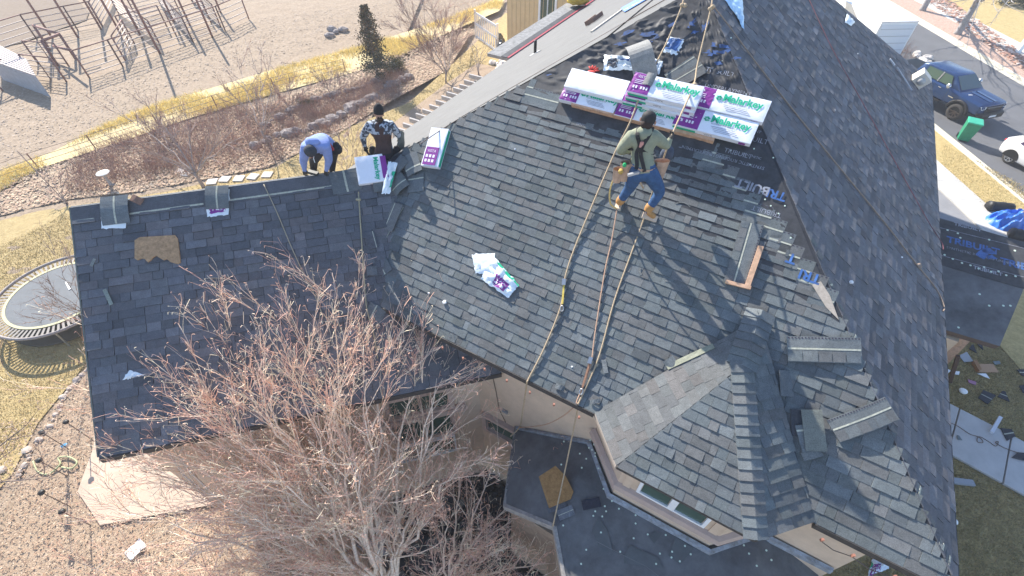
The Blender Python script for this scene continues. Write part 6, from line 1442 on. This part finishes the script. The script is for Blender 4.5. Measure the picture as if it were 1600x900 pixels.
scatter([(640, 760), (700, 735), (790, 720), (820, 800), (870, 860), (880, 930), (640, 930), (610, 850)], 1100, deb)
stuff(b.obj('torn_off_shingle_pile', SH, tone=True))
# ------------------------------------------------------------------ front yard rubbish
def flatbit(label, px, m, th=.02, z=.03, name='shingle_piece', cat='scrap', line=False, tilt=0):
    pts = [G(x, y, z) for x, y in px]
    if tilt: pts[0].z += tilt; pts[1].z += tilt
    if line:
        t = thing(name, label, cat, pts[0]); MB().prism(pts, Vector((0, 0, th))).obj('mat', m, t)
        a, b_ = (pts[0] + pts[3]) / 2, (pts[1] + pts[2]) / 2; MB().bar(a + Vector((0, 0, th + .003)), b_ + Vector((0, 0, th + .003)), .03, .004).obj('sealant_strip', SEAL, t); return t
    return tag(MB().prism(pts, Vector((0, 0, th))).obj(name, m), label, cat)
DK = mat('dark shingle back', (.035, .038, .048), .85, 20, .3)
flatbit('dark shingle piece with pale line on the shaded lawn, left of a pair', [(1536, 610), (1556, 618), (1543, 632), (1528, 622)], DK, line=True)
flatbit('dark triangular shingle piece with pale line on the shaded lawn, right of a pair', [(1566, 611), (1570, 612), (1577, 628), (1558, 620)], DK, line=True)
flatbit('dark shingle piece at the right edge of the shaded lawn, upper', [(1588, 578), (1604, 577), (1604, 588), (1596, 587)], DK, line=True)
flatbit('dark shingle piece at the right edge of the shaded lawn, lower', [(1592, 603), (1606, 600), (1606, 616), (1598, 614)], DK)
flatbit('dark triangular scrap just below the street-side lower roof', [(1517, 540), (1520, 538), (1526, 552), (1514, 545)], DK)
flatbit('second dark scrap below the street-side lower roof', [(1524, 534), (1534, 538), (1536, 547), (1530, 542)], DK)
flatbit('purple-black shingle square with pale line on the concrete walk', [(1563, 669), (1580, 671), (1586, 682), (1573, 689)], DK, line=True, z=.10)
flatbit('black shingle square at the right end of the concrete walk', [(1590, 707), (1602, 708), (1608, 722), (1580, 715)], DK, z=.10)
flatbit('tan cardboard flat on the shaded lawn', [(1530, 569), (1551, 569), (1560, 582), (1528, 582)], mat('cardboard', (.42, .26, .16), .9), name='cardboard', cat='cardboard')
flatbit('brown cardboard flap standing at the left of the tan cardboard', [(1517, 567), (1522, 565), (1530, 580), (1526, 582)], mat('brown cardboard', (.30, .16, .08), .9), th=.12, name='cardboard', cat='cardboard')
flatbit('grey metal plate against the post below the lower roof', [(1498, 556), (1510, 550), (1520, 565), (1506, 566)], mat('plate grey', (.33, .34, .36), .5), name='metal_plate', cat='plate')
for lab, px in (('white paper strip below the tan cardboard', [(1527, 584), (1540, 584), (1546, 592), (1538, 589)]), ('white paper scrap left of the tan cardboard', [(1491, 580), (1499, 581), (1498, 586), (1492, 585)]), ('white paper scrap at the wall edge', [(1478, 575), (1485, 580), (1480, 584), (1476, 581)]), ('pink and purple wrapper on the shaded lawn', [(1512, 593), (1525, 597), (1524, 602), (1513, 598)]), ('blue stone slab scrap right of the cardboard', [(1551, 565), (1561, 564), (1563, 569), (1554, 570)]), ('small green scrap on the concrete walk', [(1495, 680), (1498, 681), (1503, 688), (1496, 687)])):
    flatbit(lab, px, mat('pink scrap', (.35, .16, .25), .7) if 'pink' in lab else (WHT if 'white' in lab else mat('slate scrap', (.16, .19, .2), .8)), name='paper_scrap', z=.03 if 'walk' not in lab else .1)
b = MB(); b.ell(G(1505, 611, .05), .12, .11, .06, 12, 8, nz=.1); tag(b.obj('foam_cup', WHT, smooth=True), 'white round lid on the shaded lawn above the concrete walk', 'lid')
b = MB(); b.ell(G(1490, 815, .09), .09, .09, .09, 14, 10); tag(b.obj('ball', WHT, smooth=True), 'small white ball on the shaded lawn beside the right roof edge', 'ball')
a, b_ = G(1563, 652, .15), G(1549, 676, .15); MB_o = MB().tube([a, b_], .06, 4).obj('downspout_piece', mat('white downspout', (.60, .62, .68), .4)); tag(MB_o, 'white downspout offcut lying across the edge of the concrete walk', 'downspout')
a, b_ = G(1480, 750, .06), G(1521, 755, .06); tag(MB().bar(a, b_, .16, .08).obj('splash_block', mat('splash grey', (.30, .32, .35), .7)), 'grey metal trough on the lawn beside the right roof edge', 'trough')
flatbit('black shingle scrap beside the right roof edge', [(1482, 768), (1489, 775), (1494, 790), (1482, 782)], DK)
cb = catmull([G(1470, 655, .1), G(1495, 665, .1), G(1515, 678, .1), G(1530, 683, .1), G(1536, 691, .1), G(1527, 690, .1), G(1530, 682, .1), G(1545, 690, .1), G(1556, 697, .1), G(1560, 690, .1), G(1556, 692, .1), G(1575, 702, .1), G(1612, 714, .1)], 6)
tag(MB().tube(cb, .010, 5).obj('cable', ROPED, smooth=True), 'thin dark cable with small loops lying on the concrete walk', 'cable')
t = thing('porch_post', 'leaning dark post under the lower roof beside the boards', 'post', G(1484, 597, 0)); MB().bar(G(1484, 597, 0), G(1497, 556, 1.2), .09).obj('post', mat('dark post', (.10, .06, .045), .8), t)
for i, (a, b_) in enumerate((((1470, 570), (1512, 527)), ((1472, 556), (1500, 530)), ((1470, 543), (1488, 528)))):
    o = MB().bar(G(*a, .5), G(*b_, 1.3), .22, .04).obj('plank', WOOD); tag(o, ('lowest plank leaning under the street-side lower roof', 'middle plank leaning under the street-side lower roof', 'upper plank leaning under the street-side lower roof')[i], 'plank')
t = sheet('wrapper_film', 'white blue and purple wrapper on the grass at the bottom right corner of the house', 'wrapper', [(1352, 902), (1386, 890), (1384, 868), (1364, 864)], None, FILM, .25, 12, 12, 31, lift=.05, extra=[(.1, .5, .0, .45, PURP, 'purple_panel'), (.0, .1, .3, .6, GRN, 'green_edge')])
# tarpaulin and rolls on the lawn
p = gb(1574, 352); b = MB()
b.grid(lambda u, v: p + Vector(((u - .5) * 1.8, (v - .5) * 1.4, .05 + .6 * max(0, 1 - ((u - .5) ** 2 + (v - .5) ** 2) * 3.6) * (.6 + .7 * (1 - abs(nz((u * 5, v * 5, 2)) * 2.5))))), 44, 34)
tag(b.obj('blue_tarpaulin', mat('blue tarpaulin', (.03, .16, .55), .4, 3, .15, spec=.5)), 'crumpled bright blue tarpaulin heaped on the lawn', 'tarpaulin')
for lab, a, b_ in (('black roll behind the blue tarpaulin', (1544, 322), (1580, 326)), ('black roll in front of the blue tarpaulin', (1578, 364), (1610, 372))):
    P, Q = G(*a, .25), G(*b_, .25); pts = [P.lerp(Q, k / 8) for k in range(9)]; b = MB(); b.tube(pts, [.24 + .05 * nz((k * 1.7, P.x, 0)) for k in range(9)], 10); tag(b.obj('black_roll', mat('black plastic2', (.015, .015, .018), .5), smooth=True), lab, 'roll')
# litter of shingle granule bits on the planting right of the truck: pale rubble
stones('pale rubble and litter by the kerb behind the right roof edge', [(1440, 95), (1428, 85), (1450, 92), (1436, 104), (1455, 100)], .3, 12, mat_=SP)
# ------------------------------------------------------------------ vehicles
def frame(px, heading, z=0.0):
    p = G(px[0], px[1], 0); p.z = z; return p, Vector((math.sin(heading), math.cos(heading), 0))
class Car:
    def __init__(s, t, org, f): s.t = t; s.o = Vector(org); s.f = f; s.r = Vector((f.y, -f.x, 0)); s.u = Vector((0, 0, 1))
    def P(s, x, y, z): return s.o + s.f * x + s.r * y + s.u * z   # x forward, y to its right
    def loft(s, secs, name, m, smooth=True):
        """secs: list of (x, [(y,z)...]) half outlines mirrored to a closed ring"""
        b = MB(); n = None
        for x, hp in secs:
            ring_ = [s.P(x, y, z) for y, z in hp] + [s.P(x, -y, z) for y, z in hp[::-1]]
            n = len(ring_); b.v += [tuple(p) for p in ring_]
        for j in range(len(secs) - 1):
            for k in range(n): b.f.append((j * n + k, j * n + (k + 1) % n, (j + 1) * n + (k + 1) % n, (j + 1) * n + k)); b.m.append(0); b.c.append((0, 0, 0))
        for e in (0, (len(secs) - 1) * n): b.f.append(tuple(range(e, e + n))); b.m.append(0); b.c.append((0, 0, 0))
        me = b.mesh(name, m, smooth)
        bm = bmesh.new(); bm.from_mesh(me); bmesh.ops.recalc_face_normals(bm, faces=bm.faces); bm.to_mesh(me); bm.free()
        o = bpy.data.objects.new(name, me); COL.objects.link(o); o.parent = s.t; o.matrix_parent_inverse = Matrix.Translation(s.t.location).inverted()
        for p in me.polygons: p.use_smooth = smooth and len(p.vertices) == 4
        bv = o.modifiers.new('b', 'BEVEL'); bv.width = .03; bv.segments = 2; bv.limit_method = 'ANGLE'; bv.angle_limit = .6
        return o
    def quad(s, pts, name, m, th=.012):
        P = [s.P(*p) for p in pts]; n = (P[1] - P[0]).cross(P[2] - P[0]).normalized(); c = sum(P, Vector()) / len(P)
        if n.dot(c - s.P(0, 0, .9)) < 0: n = -n
        b = MB(); b.prism(P, n * th); return b.obj(name, m, s.t)
    def wheel(s, x, y, r, wd_, rimc, spokes=8):
        for sg in (-1, 1):
            c = s.P(x, y * sg, r); ax = s.r * sg
            b = MB(); N = 24; prof = [(-wd_ / 2, r * .62), (-wd_ / 2, r * .9), (-wd_ * .35, r), (wd_ * .35, r), (wd_ / 2, r * .92), (wd_ / 2, r * .64)]
            for h, rr in prof:
                for k in range(N): a = 6.2832 * k / N; b.v.append(tuple(c + ax * h + (s.f * math.cos(a) + s.u * math.sin(a)) * rr))
            for j in range(len(prof) - 1):
                for k in range(N): b.f.append((j * N + k, j * N + (k + 1) % N, (j + 1) * N + (k + 1) % N, (j + 1) * N + k)); b.m.append(0); b.c.append((0, 0, 0))
            w_ = b.obj('wheel', mat('tyre rubber', (.05, .045, .042), .85, 20, .3), s.t, smooth=True)
            q = MB(); q.tube([c - ax * wd_ * .3, c + ax * wd_ * .30], r * .60, N); q.obj('wheel_well_disc', mat('dark hub', (.012, .012, .013), .5), s.t)
            q = MB()
            for k in range(spokes):
                a = 6.2832 * k / spokes; d = s.f * math.cos(a) + s.u * math.sin(a); q.bar(c + ax * wd_ * .36, c + ax * wd_ * .40 + d * r * .62, .05 * r / .4, .03, up=ax)
            rp_ = [c + ax * wd_ * .42 + (s.f * math.cos(6.2832 * k / N) + s.u * math.sin(6.2832 * k / N)) * r * .63 for k in range(N + 1)]
            q.tube(rp_, .018, 6); q.obj('rim', rimc, s.t)
TRK = mat('blue truck paint', (.012, .045, .14), .25, spec=.6, metal=.3); WSH = mat('windscreen', (.05, .09, .10), .06, spec=.9); TRIM = mat('black trim', (.015, .015, .018), .5)
CHR = mat('chrome trim', (.5, .52, .56), .25, metal=.8)
pf = gb(1486, 186); hdg = rad(163)
fv = Vector((math.sin(hdg), math.cos(hdg), 0)); rv = Vector((fv.y, -fv.x, 0))
org = pf - fv * 4.1 + rv * -.0
org = pf - rv * .82 - fv * 1.95     # centre of the truck; the near front wheel (its right side) at the surveyed spot
t = thing('pickup_truck', 'lifted dark blue crew cab pickup truck parked at the kerb', 'pickup truck', Vector((org.x, org.y, 0)))
T = Car(t, org, fv)
T.loft([(3.02, [(.80, .70), (.86, .78), (.86, 1.12), (.74, 1.20)]), (2.9, [(.84, .66), (.95, .74), (.95, 1.16), (.80, 1.28)]), (1.2, [(.9, .62), (.98, .72), (.98, 1.24), (.84, 1.36)]), (1.0, [(.9, .60), (.99, .7), (.99, 1.30), (.9, 1.38)]), (-1.2, [(.9, .60), (.99, .7), (.99, 1.32), (.9, 1.38)]), (-2.9, [(.9, .66), (.97, .74), (.97, 1.32), (.9, 1.36)])], 'body', TRK)
T.loft([(1.55, [(.86, 1.20), (.86, 1.34)]), (.75, [(.84, 1.3), (.66, 1.92)]), (.55, [(.84, 1.3), (.68, 1.96)]), (-.9, [(.84, 1.3), (.68, 1.96)]), (-1.25, [(.86, 1.3), (.70, 1.86)]), (-1.42, [(.88, 1.2), (.86, 1.36)])], 'cab', TRK)
T.quad([(1.47, .76, 1.42), (1.47, -.76, 1.42), (.80, -.62, 1.90), (.80, .62, 1.90)], 'windscreen', WSH)
for s_ in (-1, 1):
    T.quad([(.92, s_ * .86, 1.42), (.15, s_ * .87, 1.42), (.15, s_ * .73, 1.86), (.62, s_ * .72, 1.86)], 'window', GLS, .02); T.quad([(.02, s_ * .87, 1.42), (-.85, s_ * .87, 1.42), (-.85, s_ * .73, 1.86), (.02, s_ * .73, 1.86)], 'window', GLS, .02)
    T.quad([(.12, s_ * .89, 1.40), (.04, s_ * .89, 1.40), (.04, s_ * .73, 1.88), (.12, s_ * .73, 1.88)], 'pillar', CHR, .02)
    b = MB(); b.ell(T.P(.95, s_ * 1.14, 1.50), .10, .14, .14, 10, 8); b.bar(T.P(.95, s_ * .9, 1.42), T.P(.95, s_ * 1.08, 1.46), .06, .05); b.obj('mirror', CHR, t, smooth=True)
    T.quad([(3.0, s_ * .60, 1.00), (3.0, s_ * .86, 1.00), (2.92, s_ * .93, 1.16), (3.02, s_ * .62, 1.15)], 'headlight', mat('lamp glass', (.62, .64, .66), .2, spec=.7), .03)
    for x in (1.95, -1.85):
        N = 12; pts = [T.P(x + .56 * math.cos(3.1416 * k / N), s_ * .985, .52 + .52 * math.sin(3.1416 * k / N)) for k in range(N + 1)]
        b = MB(); b.tube(pts, .07, 6); b.obj('wheel_arch', TRIM, t, smooth=True)
        b = MB(); b.prism([T.P(x + .5 * math.cos(3.1416 * k / N), s_ * .93, .52 + .46 * math.sin(3.1416 * k / N)) for k in range(N + 1)], T.r * s_ * .065); b.obj('wheel_well', mat('black void', (.006, .006, .006), .9), t)
    for x in (.55, -.35): T.quad([(x, s_ * .995, 1.20), (x - .16, s_ * .995, 1.20), (x - .16, s_ * .995, 1.24), (x, s_ * .995, 1.24)], 'door_handle', CHR, .02)
    for x in (1.0, .1, -1.0): T.quad([(x, s_ * .992, .78), (x - .012, s_ * .992, .78), (x - .012, s_ * .992, 1.36), (x, s_ * .992, 1.36)], 'door_gap', TRIM, .004)
    T.quad([(.9, s_ * 1.08, .60), (-1.2, s_ * 1.08, .60), (-1.2, s_ * .9, .62), (.9, s_ * .9, .62)], 'side_step', TRIM, .05)
T.quad([(3.03, .58, .88), (3.03, -.58, .88), (3.05, -.60, 1.14), (3.05, .60, 1.14)], 'grille', TRIM, .03)
for z in (.94, 1.02, 1.10): T.quad([(3.07, .55, z), (3.07, -.55, z), (3.07, -.55, z + .025), (3.07, .55, z + .025)], 'grille_bar', CHR if z > 1.05 else TRIM, .02)
T.loft([(3.22, [(.78, .52), (.80, .56), (.80, .78), (.78, .80)]), (2.95, [(.95, .50), (.98, .54), (.98, .80), (.95, .84)])], 'bumper', TRIM)
T.quad([(3.23, .25, .62), (3.23, -.25, .62), (3.23, -.25, .72), (3.23, .25, .72)], 'number_plate', WHT, .01)
T.quad([(2.85, .25, 1.26), (1.7, .30, 1.335), (1.7, .06, 1.345), (2.85, .06, 1.275)], 'hood_bulge', TRK, .04); T.quad([(2.85, -.25, 1.26), (1.7, -.30, 1.335), (1.7, -.06, 1.345), (2.85, -.06, 1.275)], 'hood_bulge', TRK, .04)
b = MB(); b.ell(T.P(1.9, .55, 1.33), .14, .05, .02, 8, 5); b.obj('hood_vent', mat('vent silver', (.5, .5, .52), .4), t)
T.quad([(-1.5, .78, 1.37), (-2.8, .78, 1.37), (-2.8, -.78, 1.37), (-1.5, -.78, 1.37)], 'bed_cover', TRIM, .02)
text('RAM', .14, T.P(.75, 1.0, 1.02), -T.f, T.u, CHR, t, 'badge', .004) if False else None
T.quad([(1.45, 1.0, 1.0), (1.15, 1.0, 1.0), (1.15, 1.0, 1.05), (1.45, 1.0, 1.05)], 'badge', CHR, .01)
T.wheel(1.95, .86, .45, .30, mat('bronze rim', (.09, .07, .06), .4, metal=.6), 8); T.wheel(-1.85, .86, .45, .30, MATS['bronze rim'], 8)
# white hatchback
WC = mat('white car paint', (.80, .80, .80), .25, spec=.6)
pf = gb(1572, 254); hd2 = rad(166); fv2 = Vector((math.sin(hd2), math.cos(hd2), 0)); rv2 = Vector((fv2.y, -fv2.x, 0))
org2 = pf - rv2 * .78 + fv2 * 1.35
t = thing('white_car', 'white hatchback car parked at the kerb, seen from behind at the right edge', 'car', Vector((org2.x, org2.y, 0)))
T = Car(t, org2, fv2)
T.loft([(-2.15, [(.55, .45), (.66, .55), (.66, .82), (.56, .92)]), (-2.0, [(.78, .30), (.86, .42), (.86, .92), (.70, 1.02)]), (-1.2, [(.84, .24), (.90, .34), (.90, .90), (.82, .98)]), (1.2, [(.84, .24), (.90, .34), (.90, .84), (.80, .92)]), (1.95, [(.80, .26), (.86, .38), (.84, .74), (.70, .80)]), (2.15, [(.60, .36), (.66, .44), (.62, .62), (.5, .68)])], 'body', WC)
T.loft([(-2.0, [(.70, .86), (.66, .98)]), (-1.55, [(.80, .9), (.56, 1.34)]), (-1.1, [(.82, .9), (.62, 1.44)]), (.1, [(.82, .88), (.62, 1.46)]), (.45, [(.82, .86), (.60, 1.38)]), (1.2, [(.80, .8), (.72, .90)])], 'cabin', WC)
T.quad([(-1.98, .58, 1.00), (-1.98, -.58, 1.00), (-1.60, -.50, 1.32), (-1.60, .50, 1.32)], 'rear_window', GLS, .02)
T.quad([(1.12, .66, .95), (1.12, -.66, .95), (.52, -.52, 1.36), (.52, .52, 1.36)], 'windscreen', WSH, .02)
for s_ in (-1, 1):
    T.quad([(-.2, s_ * .80, .98), (.85, s_ * .80, .96), (.38, s_ * .655, 1.34), (-.2, s_ * .66, 1.39)], 'window', mat('dark side glass', (.05, .03, .08), .08, spec=.8), .02); T.quad([(-1.45, s_ * .80, 1.02), (-.28, s_ * .80, .98), (-.28, s_ * .66, 1.39), (-1.15, s_ * .66, 1.37)], 'window', MATS['dark side glass'], .02)
    b = MB(); b.ell(T.P(-2.0, s_ * .70, .86), .14, .16, .07, 10, 6); b.obj('tail_light', mat('red lamp', (.55, .02, .03), .3), t, smooth=True)
    for x in (-1.35, 1.35):
        N = 12; b = MB(); b.prism([T.P(x + .38 * math.cos(3.1416 * k / N), s_ * .86, .32 + .38 * math.sin(3.1416 * k / N)) for k in range(N + 1)], T.r * s_ * .05); b.obj('wheel_well', MATS['black void'], t)
    b = MB(); b.ell(T.P(.75, s_ * .96, .98), .07, .10, .07, 8, 6); b.obj('mirror', WC, t, smooth=True)
    T.quad([(-.5, s_ * .905, .78), (-.7, s_ * .905, .78), (-.7, s_ * .905, .81), (-.5, s_ * .905, .81)], 'door_handle', CHR, .015)
T.quad([(-2.17, .22, .60), (-2.17, -.22, .60), (-2.17, -.22, .72), (-2.17, .22, .72)], 'number_plate', mat('plate', (.5, .55, .5), .5), .01)
T.wheel(-1.35, .80, .32, .20, CHR, 7); T.wheel(1.35, .80, .32, .20, CHR, 7)
# wheelie bin
BIN = mat('green bin plastic', (.015, .22, .12), .45, 6, .2)
p = gb(1503, 218); t = thing('wheelie_bin', 'green wheeled rubbish bin standing at the kerb between truck and car', 'bin', p); f = Vector((-.55, -.83, 0)).normalized(); r_b = Vector((f.y, -f.x, 0))
b = MB(); lo = [p + f * y * .26 + r_b * x * .24 + Vector((0, 0, .06)) for x, y in ((-1, -1), (1, -1), (1, 1), (-1, 1))]; hi = [p + f * y * .36 + r_b * x * .31 + Vector((0, 0, 1.0)) for x, y in ((-1, -1), (1, -1), (1, 1), (-1, 1))]
for k in range(4): b.q([lo[k], lo[(k + 1) % 4], hi[(k + 1) % 4], hi[k]])
b.q(lo[::-1]); b.q(hi); b.obj('tub', BIN, t)
b = MB(); b.prism([q + Vector((0, 0, .0)) + (q - p - Vector((0, 0, 1))).normalized() * .04 for q in hi], Vector((0, 0, .07))); o = b.obj('lid', mat('green bin lid', (.03, .34, .21), .4, 6, .15), t); m_ = o.modifiers.new('b', 'BEVEL'); m_.width = .03; m_.segments = 2
MB().tube([hi[0] + Vector((0, 0, .02)) - f * .08, hi[1] + Vector((0, 0, .02)) - f * .08], .02, 6).obj('handle', BIN, t)
for s_ in (-1, 1): MB().tube([p - f * .26 + r_b * s_ * .22 + Vector((0, 0, .12)), p - f * .26 + r_b * s_ * .28 + Vector((0, 0, .12))], .12, 14).obj('wheel', TRIM, t)
# white box truck
A_, B_c = G(1378, 35, 3.2), G(1436, 34, 3.2); rr_ = (B_c - A_); wdt = rr_.length; rr_.normalize(); bk_ = Vector((-rr_.y, rr_.x, 0))
t = thing('box_truck', 'large white box truck parked beyond the roof edge', 'truck', Vector(((A_.x + B_c.x) / 2, (A_.y + B_c.y) / 2, 0)))
BW = mat('white truck body', (.80, .80, .80), .45, 2, .04)
b = MB(); o_ = Vector((A_.x, A_.y, .9)); b.box(o_, rr_ * wdt, bk_ * 7.0, Vector((0, 0, 2.3))); b.obj('cargo_box', BW, t)
MB().box(o_ + rr_ * .1 + Vector((0, 0, .05)) - bk_ * .03, rr_ * (wdt - .2), bk_ * .028, Vector((0, 0, 2.1))).obj('rear_door', mat('rear door white', (.66, .70, .76), .45), t)
for k in range(5): MB().box(o_ + rr_ * .14 + Vector((0, 0, .3 + k * .4)) - bk_ * .04, rr_ * (wdt - .28), bk_ * .008, Vector((0, 0, .03))).obj('door_slat_line', mat('slat line', (.4, .42, .45), .6), t)
MB().box(o_ + Vector((0, 0, 2.3)) - bk_ * .02, rr_ * wdt, bk_ * .06, Vector((0, 0, .03))).obj('top_rail', CHR, t)
b = MB(); b.box(o_ + bk_ * 7.15 + rr_ * .15 - Vector((0, 0, .35)), rr_ * (wdt - .3), bk_ * 1.9, Vector((0, 0, 1.9))); o = b.obj('cab', BW, t); m_ = o.modifiers.new('b', 'BEVEL'); m_.width = .15; m_.segments = 3
MB().box(o_ + bk_ * 8.9 + rr_ * .3 + Vector((0, 0, .6)), rr_ * (wdt - .6), bk_ * .18, Vector((0, 0, .8))).obj('windscreen', WSH, t)
MB().box(o_ + rr_ * .4 - Vector((0, 0, .3)), rr_ * (wdt - .8), bk_ * 8.8, Vector((0, 0, .28))).obj('chassis', TRIM, t)
T = Car(t, o_ + rr_ * wdt / 2 - Vector((0, 0, .9)), bk_); T.wheel(1.3, wdt / 2 - .2, .45, .3, CHR, 6); T.wheel(7.9, wdt / 2 - .3, .45, .3, CHR, 6)
# small white porch post and dark opening at the right edge across the street
p = gb(1588, 84); t = thing('white_post', 'white porch post across the street at the right edge', 'post', p); MB().bar(p, p + Vector((0, 0, 2.6)), .25, .25, up=Vector((1, 0, 0))).obj('post', WHT, t)
# grey shed roof at the top edge behind the right slope
p = G(1270, 2, 4); b = MB(); b.box(p, MA * .9, UA * 5, Vector((0, 0, .2))); tag(b.obj('neighbour_roof', mat('pale green grey roof', (.30, .33, .32), .8, 3, .15)), 'pale grey flat roof at the top edge left of the box truck', 'roof')

# ------------------------------------------------------------------ air
b = MB(); b.box((-950, -350, -1.3), Vector((1900, 0, 0)), Vector((0, 1600, 0)), Vector((0, 0, 14.8)))
hz_o = stuff(b.obj('haze', mat('haze', (1, 1, 1))))
hm = MATS['haze']; hn = hm.node_tree; hn.nodes.remove(hn.nodes['Principled BSDF'])
pv = hn.nodes.new('ShaderNodeVolumePrincipled'); pv.inputs['Density'].default_value = .0015; pv.inputs['Color'].default_value = (.95, .96, 1, 1)
hn.links.new(pv.outputs[0], [x for x in hn.nodes if x.type == 'OUTPUT_MATERIAL'][0].inputs['Volume'])
